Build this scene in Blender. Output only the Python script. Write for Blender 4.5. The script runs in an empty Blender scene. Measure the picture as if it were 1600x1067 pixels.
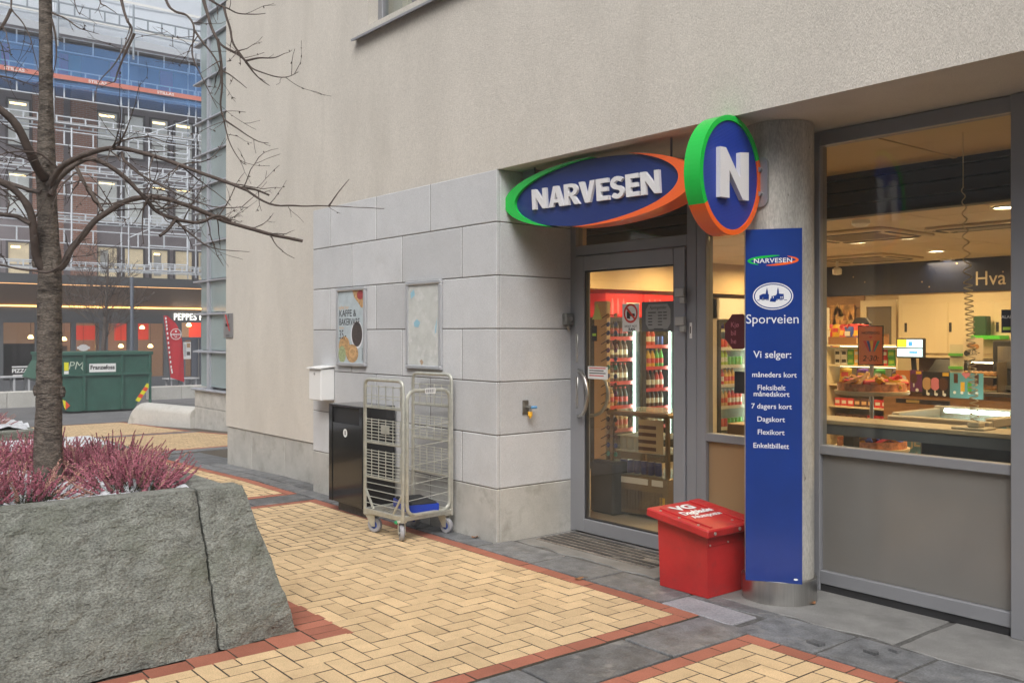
import bpy, bmesh, math, random
from mathutils import Vector, Matrix, noise
random.seed(7)
R = math.radians
SC = bpy.context.scene
COL = SC.collection
# ---------------------------------------------------------------- camera, sky, sun, exposure
TH = R(51.25); FOC = 1450.0; HC = 1.56
cam_d = bpy.data.cameras.new('camera'); cam = bpy.data.objects.new('camera', cam_d); COL.objects.link(cam)
cam.location = (0, 0, HC); cam.rotation_euler = (R(90), 0, TH)
cam_d.sensor_width = 36; cam_d.lens = FOC / 1600 * 36; cam_d.shift_y = -11.5 / 1600
cam_d.clip_start = 0.05; cam_d.clip_end = 600
SC.camera = cam
W = bpy.data.worlds.new('World'); SC.world = W; W.use_nodes = True
wn = W.node_tree
for n in list(wn.nodes): wn.nodes.remove(n)
sky = wn.nodes.new('ShaderNodeTexSky'); sky.sky_type = 'NISHITA'; sky.sun_disc = False
SUN_EL, SUN_AZ = R(50), R(137)      # azimuth clockwise from +Y
sky.sun_elevation = SUN_EL; sky.sun_rotation = SUN_AZ
sky.air_density = 1.0; sky.dust_density = 6.0; sky.ozone_density = 1.0
hs = wn.nodes.new('ShaderNodeHueSaturation'); hs.inputs['Saturation'].default_value = 0.22; hs.inputs['Value'].default_value = 1.0
bg = wn.nodes.new('ShaderNodeBackground'); bg.inputs['Strength'].default_value = 0.125
wo = wn.nodes.new('ShaderNodeOutputWorld')
wn.links.new(sky.outputs[0], hs.inputs['Color']); wn.links.new(hs.outputs[0], bg.inputs[0]); wn.links.new(bg.outputs[0], wo.inputs[0])
sd = bpy.data.lights.new('sun', 'SUN'); sd.energy = 1.1; sd.angle = R(28); sd.color = (1, .98, .945)
sun = bpy.data.objects.new('sun', sd); COL.objects.link(sun)
sdir = Vector((math.sin(SUN_AZ) * math.cos(SUN_EL), math.cos(SUN_AZ) * math.cos(SUN_EL), math.sin(SUN_EL)))
sun.rotation_euler = sdir.to_track_quat('Z', 'Y').to_euler(); sun.location = (4, -8, 14)
SC.view_settings.view_transform = 'Standard'; SC.view_settings.look = 'None'
SC.view_settings.exposure = 0.52; SC.view_settings.gamma = 1; SC.view_settings.use_curve_mapping = False
SC.render.engine = 'CYCLES'; SC.cycles.use_denoising = True
SC.cycles.max_bounces = 8; SC.cycles.transparent_max_bounces = 12; SC.cycles.transmission_bounces = 8
SC.cycles.sample_clamp_indirect = 6.0; SC.cycles.caustics_reflective = False; SC.cycles.caustics_refractive = False

# ---------------------------------------------------------------- pixel helpers (photo 1600x1067)
Sn, Cn = math.sin(TH), math.cos(TH)
def ray(px, py):
    r = (px - 800) / FOC
    return Vector((-Sn + Cn * r, Cn + Sn * r, (522 - py) / FOC))
def at(px, py, d): return Vector((0, 0, HC)) + ray(px, py) * d
def onY(px, py, Y): d = ray(px, py); return at(px, py, Y / d.y)
def onX(px, py, X): d = ray(px, py); return at(px, py, X / d.x)
def onZ(px, py, Z): d = ray(px, py); return at(px, py, (Z - HC) / d.z)
GP = [(-200, -1.2), (-60, -1.0), (-39, -.77), (-25, -.6), (-18.2, -.36), (-13.2, -.094), (-9.5, 0), (300, 0)]
def gz(x):
    for (a, za), (b, zb) in zip(GP, GP[1:]):
        if x <= b: return za + (zb - za) * max(0, (x - a)) / (b - a)
    return 0.0

# ---------------------------------------------------------------- materials
MATS = {}
def M(name, col, rough=.6, metal=0.0, var=0.0, vs=3.0, fine=None, bump=None, rnd=0.0, emit=0.0, ecol=None, spec=.5,
      stain=None, attr=False, coat=0.0, stretch=None, alpha=None, trans=None):
    if name in MATS: return MATS[name]
    m = bpy.data.materials.new(name); m.use_nodes = True; nt = m.node_tree
    b = nt.nodes['Principled BSDF']; N = nt.nodes.new; L = nt.links.new
    b.inputs['Roughness'].default_value = rough; b.inputs['Metallic'].default_value = metal
    b.inputs['Specular IOR Level'].default_value = spec
    if coat: b.inputs['Coat Weight'].default_value = coat; b.inputs['Coat Roughness'].default_value = .08
    c = (*col, 1)
    b.inputs['Base Color'].default_value = c
    if emit:
        b.inputs['Emission Color'].default_value = (*(ecol or col), 1); b.inputs['Emission Strength'].default_value = emit
    geo = N('ShaderNodeNewGeometry'); pos = geo.outputs['Position']
    if stretch:
        mp = N('ShaderNodeMapping'); mp.inputs['Scale'].default_value = stretch; L(pos, mp.inputs[0]); pos = mp.outputs[0]
    fac = None
    def nz(scale, amt, detail=5, lo=.3, hi=.7, rgh=.6, p=None):
        t = N('ShaderNodeTexNoise'); t.inputs['Scale'].default_value = scale; t.inputs['Detail'].default_value = detail
        t.inputs['Roughness'].default_value = rgh; L(p or pos, t.inputs['Vector'])
        r = N('ShaderNodeMapRange'); r.inputs[1].default_value = lo; r.inputs[2].default_value = hi
        r.inputs[3].default_value = 1 - amt; r.inputs[4].default_value = 1 + amt; L(t.outputs[0], r.inputs[0]); return r.outputs[0]
    def mul(a, bb):
        if a is None: return bb
        x = N('ShaderNodeMath'); x.operation = 'MULTIPLY'; L(a, x.inputs[0]); L(bb, x.inputs[1]); return x.outputs[0]
    if var: fac = mul(fac, nz(vs, var))
    if fine: fac = mul(fac, nz(fine[0], fine[1], 2, .35, .65))
    if rnd:
        oi = N('ShaderNodeObjectInfo'); src = oi.outputs['Random']
        if attr:
            at_ = N('ShaderNodeAttribute'); at_.attribute_name = 'rnd'; src = at_.outputs['Fac']
        r = N('ShaderNodeMapRange'); r.inputs[3].default_value = 1 - rnd; r.inputs[4].default_value = 1 + rnd; L(src, r.inputs[0])
        fac = mul(fac, r.outputs[0])
    colout = None
    if fac is not None:
        vm = N('ShaderNodeVectorMath'); vm.operation = 'SCALE'; vm.inputs[0].default_value = col; L(fac, vm.inputs['Scale']); colout = vm.outputs[0]
    if stain:      # (colour, scale, threshold, softness)
        t = N('ShaderNodeTexNoise'); t.inputs['Scale'].default_value = stain[1]; t.inputs['Detail'].default_value = 8; t.inputs['Roughness'].default_value = .68
        L(pos, t.inputs['Vector'])
        r = N('ShaderNodeMapRange'); r.inputs[1].default_value = stain[2]; r.inputs[2].default_value = stain[2] + stain[3]; L(t.outputs[0], r.inputs[0])
        mx = N('ShaderNodeMix'); mx.data_type = 'RGBA'; L(r.outputs[0], mx.inputs[0])
        if colout is not None: L(colout, mx.inputs[6])
        else: mx.inputs[6].default_value = c
        mx.inputs[7].default_value = (*stain[0], 1); colout = mx.outputs[2]
    if colout is not None: L(colout, b.inputs['Base Color'])
    if bump:
        prev = None
        for (s, dist) in (bump if isinstance(bump, list) else [bump]):
            t = N('ShaderNodeTexNoise'); t.inputs['Scale'].default_value = s; t.inputs['Detail'].default_value = 6; L(pos, t.inputs['Vector'])
            bp = N('ShaderNodeBump'); bp.inputs['Strength'].default_value = 1.0; bp.inputs['Distance'].default_value = dist
            L(t.outputs[0], bp.inputs['Height'])
            if prev: L(prev, bp.inputs['Normal'])
            prev = bp.outputs[0]
        L(prev, b.inputs['Normal'])
    if alpha is not None: b.inputs['Alpha'].default_value = alpha
    if trans is not None:
        out = nt.nodes['Material Output']; tl = N('ShaderNodeBsdfTranslucent'); tl.inputs[0].default_value = (*trans[0], 1)
        mx = N('ShaderNodeMixShader'); mx.inputs[0].default_value = trans[1]; L(b.outputs[0], mx.inputs[1]); L(tl.outputs[0], mx.inputs[2]); L(mx.outputs[0], out.inputs[0])
    MATS[name] = m
    return m
def glass_mat(name, tint=(1, 1, 1), refl=1.0, veil=0.0):
    """window pane: clear see-through slab with fresnel reflections; light passes straight through"""
    if name in MATS: return MATS[name]
    m = bpy.data.materials.new(name); m.use_nodes = True; nt = m.node_tree; N = nt.nodes.new; L = nt.links.new
    for n in list(nt.nodes): nt.nodes.remove(n)
    tr = N('ShaderNodeBsdfTransparent'); tr.inputs[0].default_value = (*tint, 1)
    gl = N('ShaderNodeBsdfGlossy'); gl.inputs['Roughness'].default_value = .0; gl.inputs[0].default_value = (refl, refl, refl, 1)
    fr = N('ShaderNodeFresnel'); ge = N('ShaderNodeNewGeometry'); mr = N('ShaderNodeMapRange'); mr.inputs[3].default_value = 1.45; mr.inputs[4].default_value = 1 / 1.45; L(ge.outputs['Backfacing'], mr.inputs[0]); L(mr.outputs[0], fr.inputs[0])
    mx = N('ShaderNodeMixShader'); L(fr.outputs[0], mx.inputs[0]); L(tr.outputs[0], mx.inputs[1]); L(gl.outputs[0], mx.inputs[2])
    o = N('ShaderNodeOutputMaterial'); L(mx.outputs[0], o.inputs[0])
    MATS[name] = m; return m

# ---------------------------------------------------------------- geometry helpers
class Fr:
    def __init__(s, o, u, v):
        s.o = Vector(o); s.u = Vector(u).normalized(); s.v = Vector(v).normalized(); s.w = s.u.cross(s.v)
    def p(s, a, b, c=0.0): return s.o + s.u * a + s.v * b + s.w * c
    def at(s, a, b, c=0.0): f = Fr(s.p(a, b, c), s.u, s.v); return f
XY = lambda o=(0, 0, 0): Fr(o, (1, 0, 0), (0, 1, 0))
XZ = lambda o=(0, 0, 0): Fr(o, (1, 0, 0), (0, 0, 1))      # faces -Y
YZ = lambda o=(0, 0, 0): Fr(o, (0, 1, 0), (0, 0, 1))      # faces +X
_txt = {}
def text_mesh(s, off=0.0, shear=0.0, space=1.0):
    k = (s, off, shear, space)
    if k not in _txt:
        c = bpy.data.curves.new('txt', 'FONT'); c.body = s; c.size = 1; c.offset = off; c.shear = shear; c.space_character = space
        c.extrude = .5; c.resolution_u = 3; c.align_x = 'CENTER'
        o = bpy.data.objects.new('txt', c); COL.objects.link(o)
        dg = bpy.context.evaluated_depsgraph_get(); me = bpy.data.meshes.new_from_object(o.evaluated_get(dg))
        vs = [tuple(v.co) for v in me.vertices]; fs = [tuple(p.vertices) for p in me.polygons]
        bpy.data.objects.remove(o); bpy.data.curves.remove(c); bpy.data.meshes.remove(me)
        _txt[k] = (vs, fs)
    return _txt[k]
class MB:
    def __init__(s, mat=None): s.v = []; s.f = []; s.mi = []; s.mats = []; s.cur = mat; s.sm = []; s.rnd = None
    def add(s, vs, fs, mat=None, smooth=False):
        mat = mat or s.cur
        if mat not in s.mats: s.mats.append(mat)
        i = s.mats.index(mat); n = len(s.v)
        s.v.extend(vs); s.f.extend([tuple(a + n for a in f) for f in fs]); s.mi.extend([i] * len(fs)); s.sm.extend([smooth] * len(fs))
        return s
    def box(s, x0, x1, y0, y1, z0, z1, mat=None, bev=0.0, fr=None):
        if bev <= 0:
            vs = [(x, y, z) for x in (x0, x1) for y in (y0, y1) for z in (z0, z1)]
            fs = [(0, 1, 3, 2), (4, 6, 7, 5), (0, 4, 5, 1), (2, 3, 7, 6), (0, 2, 6, 4), (1, 5, 7, 3)]
        else:
            b = min(bev, abs(x1 - x0) * .45, abs(y1 - y0) * .45, abs(z1 - z0) * .45)
            X = (x0, x1); Y = (y0, y1); Z = (z0, z1); vs = []; ix = {}
            for i in (0, 1):
                for j in (0, 1):
                    for k in (0, 1):
                        sx, sy, sz = (b if i == 0 else -b), (b if j == 0 else -b), (b if k == 0 else -b)
                        for a, q in enumerate(((X[i], Y[j] + sy, Z[k] + sz), (X[i] + sx, Y[j], Z[k] + sz), (X[i] + sx, Y[j] + sy, Z[k]))):
                            ix[i, j, k, a] = len(vs); vs.append(q)
            fs = []
            for i in (0, 1):
                fs.append(tuple(ix[i, j, k, 0] for j, k in ((0, 0), (1, 0), (1, 1), (0, 1))))
                fs.append(tuple(ix[j, i, k, 1] for j, k in ((0, 0), (1, 0), (1, 1), (0, 1))))
                fs.append(tuple(ix[j, k, i, 2] for j, k in ((0, 0), (1, 0), (1, 1), (0, 1))))
                for j in (0, 1):
                    fs.append((ix[i, j, 0, 0], ix[i, j, 1, 0], ix[i, j, 1, 1], ix[i, j, 0, 1]))
                    fs.append((ix[i, 0, j, 0], ix[i, 1, j, 0], ix[i, 1, j, 2], ix[i, 0, j, 2]))
                    fs.append((ix[0, i, j, 1], ix[1, i, j, 1], ix[1, i, j, 2], ix[0, i, j, 2]))
                    for k in (0, 1): fs.append((ix[i, j, k, 0], ix[i, j, k, 1], ix[i, j, k, 2]))
        if fr is not None: vs = [tuple(fr.p(*q)) for q in vs]
        return s.add(vs, fs, mat)
    def cyl(s, p0, p1, r0, r1=None, n=12, mat=None, caps=True, smooth=True):
        return s.tube([p0, p1], [r0, r0 if r1 is None else r1], n, mat, caps, smooth)
    def tube(s, pts, rads, n=8, mat=None, caps=True, smooth=True, closed=False):
        pts = [Vector(p) for p in pts]
        if not isinstance(rads, (list, tuple)): rads = [rads] * len(pts)
        vs = []; fs = []; m = len(pts); prev = None
        for i, p in enumerate(pts):
            if closed: t = pts[(i + 1) % m] - pts[i - 1]
            else: t = pts[min(i + 1, m - 1)] - pts[max(i - 1, 0)]
            if t.length < 1e-9: t = Vector((0, 0, 1))
            t.normalize()
            if prev is None:
                a = Vector((0, 0, 1)) if abs(t.z) < .9 else Vector((1, 0, 0)); u = t.cross(a).normalized()
            else:
                u = prev - t * prev.dot(t)
                if u.length < 1e-6: u = t.orthogonal()
                u.normalize()
            prev = u; w = t.cross(u)
            for k in range(n):
                an = 2 * math.pi * k / n; vs.append(tuple(p + (u * math.cos(an) + w * math.sin(an)) * rads[i]))
        for i in range(m if closed else m - 1):
            j = (i + 1) % m
            for k in range(n): fs.append((i * n + k, i * n + (k + 1) % n, j * n + (k + 1) % n, j * n + k))
        s.add(vs, fs, mat, smooth)
        if caps and not closed:
            s.add(vs[:n], [tuple(range(n))], mat); s.add(vs[-n:], [tuple(range(n))], mat)
        return s
    def prism(s, fr, pts, c0, c1, mat=None, smooth=False):
        n = len(pts)
        vs = [tuple(fr.p(a, b, c0)) for a, b in pts] + [tuple(fr.p(a, b, c1)) for a, b in pts]
        s.add(vs, [tuple(range(n - 1, -1, -1)), tuple(range(n, 2 * n))], mat)
        return s.add(vs, [(i, (i + 1) % n, n + (i + 1) % n, n + i) for i in range(n)], mat, smooth)
    def flat(s, fr, pts, c=0.0, mat=None):
        return s.add([tuple(fr.p(a, b, c)) for a, b in pts], [tuple(range(len(pts)))], mat)
    def rect(s, fr, a0, a1, b0, b1, c=0.0, mat=None): return s.flat(fr, [(a0, b0), (a1, b0), (a1, b1), (a0, b1)], c, mat)
    def ell(s, fr, a, b, ra, rb, c=0.0, mat=None, n=28): return s.flat(fr, [(a + ra * math.cos(t * 2 * math.pi / n), b + rb * math.sin(t * 2 * math.pi / n)) for t in range(n)], c, mat)
    def band(s, fr, outer, inner, c0, c1, mat=None):
        """raised closed strip between two open polylines of equal length"""
        n = len(outer)
        for i in range(n - 1):
            q = [outer[i], outer[i + 1], inner[i + 1], inner[i]]
            s.add([tuple(fr.p(a, b, c)) for c in (c0, c1) for a, b in q], [(4, 5, 6, 7), (0, 1, 5, 4), (2, 3, 7, 6), (3, 2, 1, 0)], mat)
        return s
    def text(s, fr, st, a, b, h, depth=.0008, c=0.0, mat=None, off=0.0, shear=0.0, sx=1.0, align='c', space=1.0):
        vs, fs = text_mesh(st, off, shear, space)
        if not vs: return s
        x0 = min(v[0] for v in vs); x1 = max(v[0] for v in vs)
        k = h / .70; dx = {'c': -(x0 + x1) / 2, 'l': -x0, 'r': -x1}[align]
        return s.add([tuple(fr.p(a + (v[0] + dx) * k * sx, b + v[1] * k, c + (v[2] + .5) * depth)) for v in vs], fs, mat)
    def lathe(s, o, prof, n=16, mat=None, smooth=True, axis=None):
        fr = axis or XY(o); vs = []; fs = []
        for (r, z) in prof:
            for k in range(n): an = 2 * math.pi * k / n; vs.append(tuple(fr.p(r * math.cos(an), r * math.sin(an), z)))
        for i in range(len(prof) - 1):
            for k in range(n): fs.append((i * n + k, i * n + (k + 1) % n, (i + 1) * n + (k + 1) % n, (i + 1) * n + k))
        return s.add(vs, fs, mat, smooth)
    def mesh(s, name, recalc=True, angle=None, org=None):
        me = bpy.data.meshes.new(name)
        o = Vector(org) if org is not None else Vector((0, 0, 0))
        me.from_pydata([(v[0] - o.x, v[1] - o.y, v[2] - o.z) for v in s.v], [], s.f)
        for m in s.mats: me.materials.append(m)
        me.polygons.foreach_set('material_index', s.mi); me.polygons.foreach_set('use_smooth', s.sm)
        if s.rnd is not None:
            at_ = me.attributes.new('rnd', 'FLOAT', 'FACE'); at_.data.foreach_set('value', s.rnd)
        if recalc:
            bm = bmesh.new(); bm.from_mesh(me); bmesh.ops.recalc_face_normals(bm, faces=bm.faces); bm.to_mesh(me); bm.free()
        if any(s.sm): me.set_sharp_from_angle(angle=R(42))
        me.update()
        return me
    def build(s, name, parent=None, local=False, org=None, recalc=True):
        """link as one object; world coordinates unless local"""
        base = Vector((0, 0, 0)); q = parent
        while q is not None: base += q.location; q = q.parent
        o = Vector(org) if org is not None else (base if parent is not None else Vector((0, 0, 0)))
        if local: me = s.mesh(name, recalc)
        else: me = s.mesh(name, recalc, org=o)
        ob = bpy.data.objects.new(name, me); COL.objects.link(ob)
        if parent is not None: ob.parent = parent
        if not local: ob.location = o - base if parent is not None else o
        return ob
def tag(o, label=None, cat=None, group=None, kind=None):
    if label: o['label'] = label
    if cat: o['category'] = cat
    if group: o['group'] = group
    if kind: o['kind'] = kind
    return o
def thing(name, loc, label, cat, group=None, rz=0.0):
    o = bpy.data.objects.new(name, None); COL.objects.link(o); o.location = loc; o.rotation_euler = (0, 0, rz); o.empty_display_size = .1
    return tag(o, label, cat, group)
def inst(name, me, loc, parent=None, rz=0.0, scale=None):
    o = bpy.data.objects.new(name, me); COL.objects.link(o); o.location = loc
    if rz: o.rotation_euler = (0, 0, rz)
    if scale: o.scale = scale
    if parent is not None: o.parent = parent
    return o
def copy_tree(o, parent=None):
    c = o.copy(); COL.objects.link(c)
    if parent is not None: c.parent = parent
    for ch in list(o.children): copy_tree(ch, c)
    return c
def nz3(v, s): return noise.noise(Vector(v) * s)
def fbm(v, s, o=4):
    t = 0; a = 1; f = s
    for _ in range(o): t += a * noise.noise(Vector(v) * f); a *= .5; f *= 2.1
    return t
def rockblock(mb, n, mapf, mat, smooth=True):
    """surface grid of a box with n=(nx,ny,nz) cells, mapped by mapf(a,b,c) with a,b,c in 0..1"""
    nx, ny, nz_ = n; ix = {}; vs = []; fs = []
    def V(i, j, k):
        q = (i, j, k)
        if q not in ix: ix[q] = len(vs); vs.append(tuple(mapf(i / nx, j / ny, k / nz_)))
        return ix[q]
    for i in range(nx):
        for j in range(ny):
            for k in (0, nz_): fs.append((V(i, j, k), V(i + 1, j, k), V(i + 1, j + 1, k), V(i, j + 1, k)))
        for k in range(nz_):
            for j in (0, ny): fs.append((V(i, j, k), V(i + 1, j, k), V(i + 1, j, k + 1), V(i, j, k + 1)))
    for j in range(ny):
        for k in range(nz_):
            for i in (0, nx): fs.append((V(i, j, k), V(i, j + 1, k), V(i, j + 1, k + 1), V(i, j, k + 1)))
    mb.add(vs, fs, mat, smooth)

# ---------------------------------------------------------------- shared materials
m_render = M('cream_render', (.60, .562, .505), .95, var=.06, vs=2.2, fine=(170, .10), bump=[(210, .0045), (60, .002)], spec=.2, stretch=(1, 1, .35), stain=((.51, .475, .42), 1.7, .55, .3))
m_granite = M('light_granite', (.535, .54, .55), .75, var=.05, vs=3.2, fine=(260, .18), bump=(200, .001), rnd=.085, spec=.3, stain=((.47, .465, .455), 2.3, .58, .3))
m_granite_lo = M('stained_granite', (.44, .43, .40), .8, var=.14, vs=3.5, fine=(320, .18), bump=(200, .001), rnd=.05, spec=.3, stain=((.27, .255, .22), 5, .52, .25))
m_joint = M('mortar', (.13, .122, .108), .9)
m_alu = M('grey_aluminium', (.27, .275, .295), .42, .25, var=.03, vs=4)
m_alu_d = M('dark_aluminium', (.12, .125, .135), .45, .2)
m_glass = glass_mat('clear_glass', (.9, .92, .9))
m_steel = M('brushed_steel', (.52, .51, .49), .3, 1.0, var=.08, vs=8, fine=(90, .07), stretch=(1, 1, .05))
m_zinc = M('galvanised_steel', (.60, .60, .53), .40, .7, var=.14, vs=18)
m_blue = M('sign_blue', (.007, .036, .215), .24, var=.10, vs=2.2, spec=.55, coat=.25, stain=((.10, .14, .30), 38, .70, .03))
m_green = M('sign_green', (.012, .50, .06), .22)
m_orange = M('sign_orange', (.87, .13, .018), .22)
m_white = M('white_paint', (.80, .80, .79), .4)
m_whitesign = M('sign_white', (.72, .73, .76), .35)
m_red = M('red_plastic', (.47, .022, .022), .45, var=.16, vs=5, stain=((.26, .035, .03), 9, .55, .22), bump=(260, .0006))
m_black = M('black_gloss', (.012, .011, .011), .12, var=.2, vs=5, spec=.6)
m_dark = M('dark_matt', (.02, .02, .022), .6)
m_yel = M('yellow_paver', (.585, .425, .248), .85, var=.10, vs=9, fine=(150, .14), bump=(150, .0014), rnd=.11, stain=((.36, .25, .14), 4.5, .54, .22), spec=.25)
m_yel2 = M('yellow_paver_far', (.585, .425, .248), .85, var=.10, vs=9, fine=(150, .14), rnd=.11, attr=True, stain=((.36, .25, .14), 4.5, .54, .22), spec=.25)
m_redb = M('red_paver', (.335, .125, .082), .85, var=.10, vs=6, fine=(150, .12), bump=(150, .0014), rnd=.14, spec=.25)
m_redb2 = M('red_paver_far', (.335, .125, .082), .85, var=.10, vs=6, fine=(150, .12), rnd=.14, attr=True, spec=.25)
m_slate = M('slate', (.135, .138, .143), .50, var=.42, vs=9, fine=(90, .22), bump=[(14, .008), (90, .0025)], rnd=.28, stain=((.24, .235, .225), 7, .55, .12), spec=.45)
m_conc = M('smooth_concrete', (.205, .202, .195), .6, var=.22, vs=5, fine=(140, .14), bump=(60, .0008), rnd=.05, stain=((.145, .142, .138), 2.6, .52, .16))
m_bed = M('joint_sand', (.090, .074, .056), .95, fine=(120, .3))
# ================================================================ GROUND AND PAVING
def proj(x, y, z=0):
    fw = -Sn * x + Cn * y; r = Cn * x + Sn * y
    if fw < .2: return None
    return 800 + FOC * r / fw, 522 - FOC * (z - HC) / fw, fw
m_asph = M('asphalt', (.125, .125, .13), .9, var=.18, vs=.8, fine=(60, .22), bump=(90, .002), stain=((.17, .17, .17), 1.2, .5, .2))
g = MB(m_asph)
gx = [-200, -60, -39, -25, -21, -18.2, -15.5, -13.2, -11.4, -9.5, 40, 200]
for a, b in zip(gx, gx[1:]):
    g.add([(a, -150, gz(a) - .03), (b, -150, gz(b) - .03), (b, 150, gz(b) - .03), (a, 150, gz(a) - .03)], [(0, 1, 2, 3)])
tag(g.build('ground', recalc=False), kind='structure')
bed = MB(m_bed)
bx = [-23.4, -21, -18.2, -15.5, -13.2, -11.4, -9.5, 3]
for a, b in zip(bx, bx[1:]):
    t = 7.02 if b <= -11.2 else 5.02
    bed.add([(a, -2, gz(a) - .013), (b, -2, gz(b) - .013), (b, t, gz(b) - .013), (a, t, gz(a) - .013)], [(0, 1, 2, 3)])
paving = tag(bed.build('brick_paving', recalc=False), kind='structure')
PP = .1045; JT = .0039
def paver_mesh(name, lx, ly, mat):
    b = MB(mat); x, y = lx / 2 - JT, ly / 2 - JT; i = .0012
    b.add([(-x, -y, -.03), (x, -y, -.03), (x, y, -.03), (-x, y, -.03), (-x, -y, -i), (x, -y, -i), (x, y, -i), (-x, y, -i),
           (-x + i, -y + i, 0), (x - i, -y + i, 0), (x - i, y - i, 0), (-x + i, y - i, 0)],
          [(4, 5, 9, 8), (5, 6, 10, 9), (6, 7, 11, 10), (7, 4, 8, 11), (8, 9, 10, 11)])
    b.add(b.v[:8], [(0, 1, 5, 4), (1, 2, 6, 5), (2, 3, 7, 6), (3, 0, 4, 7)], m_bed)
    return b.mesh(name)
def seen(x, y, z=0, m=70):
    p = proj(x, y, z)
    return p is not None and -m < p[0] < 1600 + m and p[1] < 1067 + m
yellow, red = [], []           # (x, y, lx, ly)
def base_x(y): return -4.47 + (y - 1.73) * -.118        # foot line of the planter front
def in_planter(x, y): return -7.5 < x < -4.30 and y < 2.40
def field(x0, x1, y0, y1):
    nx = int(round((x1 - x0) / PP)); sx = (x1 - x0) / nx; ny = int((y1 - y0) / PP)
    ok = lambda i, j: 0 <= i < nx and 0 <= j < ny and not in_planter(x0 + (i + .5) * sx, y1 - (j + .5) * PP)
    for j in range(-1, ny):
        for i in range(-1, nx):
            k = (i - j) % 4
            if k == 0: cells = [(i, j), (i + 1, j)]
            elif k == 3: cells = [(i, j), (i, j + 1)]
            else: continue
            c = [q for q in cells if ok(*q)]
            if not c: continue
            cx = x0 + (sum(q[0] for q in c) / len(c) + .5) * sx; cy = y1 - (sum(q[1] for q in c) / len(c) + .5) * PP
            if not seen(cx, cy): continue
            lx, ly = sx, PP
            if len(c) == 2:
                if k == 0: lx = 2 * sx
                else: ly = 2 * PP
            yellow.append((cx, cy, lx, ly))
def border_x(x0, x1, yc):
    n = max(1, int(round((x1 - x0) / (2 * PP)))); L = (x1 - x0) / n
    for i in range(n):
        x = x0 + (i + .5) * L
        if seen(x, yc) and not in_planter(x, yc): red.append((x, yc, L, PP))
def border_y(xc, y0, y1):
    n = max(1, int(round((y1 - y0) / (2 * PP)))); L = (y1 - y0) / n
    for i in range(n):
        y = y0 + (i + .5) * L
        if seen(xc, y): red.append((xc, y, PP, L))
TOP = 4.05
for (x0, x1, y1) in ((-3.0, 2.0, TOP - .07), (-8.02, -3.37, TOP), (-13.0, -8.40, TOP), (-18.0, -13.4, 6.6), (-23.0, -18.4, 6.6)):
    field(x0 + PP, x1 - PP, -1.0, y1 - PP)
    border_x(x0, x1, y1 - PP / 2); border_y(x0 + PP / 2, -1.0, y1 - PP); border_y(x1 - PP / 2, -1.0, y1 - PP)
# header course round the planter foot
for i in range(14):
    x = -4.30 - (i + .5) * PP
    if seen(x, 2.3): red.append((x, 2.295, PP, 2 * PP))
for i in range(13):
    y = 2.19 - (i + .5) * 2 * PP
    if seen(base_x(y), y): red.append(((base_x(y) - 4.30) / 2, y, -4.30 - base_x(y), 2 * PP, 0.0))
def lay(lst, name, mat, mat_far, far_name, limit=298):
    lst.sort(key=lambda q: (0 if len(q) > 4 else q[0] ** 2 + q[1] ** 2))
    meshes = {}; far = MB(mat_far); far.rnd = []
    rr = random.Random(3)
    for n, (x, y, lx, ly, *ro) in enumerate(lst):
        z = gz(x) + rr.uniform(-.0012, .0012)
        if n < limit:
            k = (round(lx, 3), round(ly, 3))
            if k not in meshes: meshes[k] = paver_mesh(name, lx, ly, mat)
            o = inst(name, meshes[k], (x, y, z), paving); o.rotation_euler = (rr.gauss(0, .004), rr.gauss(0, .004), rr.gauss(0, .006) + (ro[0] if ro else 0))
        else:
            a, b = lx / 2 - JT, ly / 2 - JT; i = .0012; v = rr.random()
            zz = lambda q: gz(x + q)
            far.add([(x - a, y - b, zz(-a) - .02), (x + a, y - b, zz(a) - .02), (x + a, y + b, zz(a) - .02), (x - a, y + b, zz(-a) - .02),
                     (x - a + i, y - b + i, zz(-a)), (x + a - i, y - b + i, zz(a)), (x + a - i, y + b - i, zz(a)), (x - a + i, y + b - i, zz(-a))],
                    [(4, 5, 6, 7)]); far.add(far.v[-8:], [(0, 1, 5, 4), (1, 2, 6, 5), (2, 3, 7, 6), (3, 0, 4, 7)], m_bed); far.rnd += [v] * 5
    if far.f: tag(far.build(far_name, paving, recalc=False), kind='stuff')
lay(yellow, 'yellow_paver', m_yel, m_yel2, 'distant_yellow_pavers')
lay(red, 'red_paver', m_redb, m_redb2, 'distant_red_pavers', 200)
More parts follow.
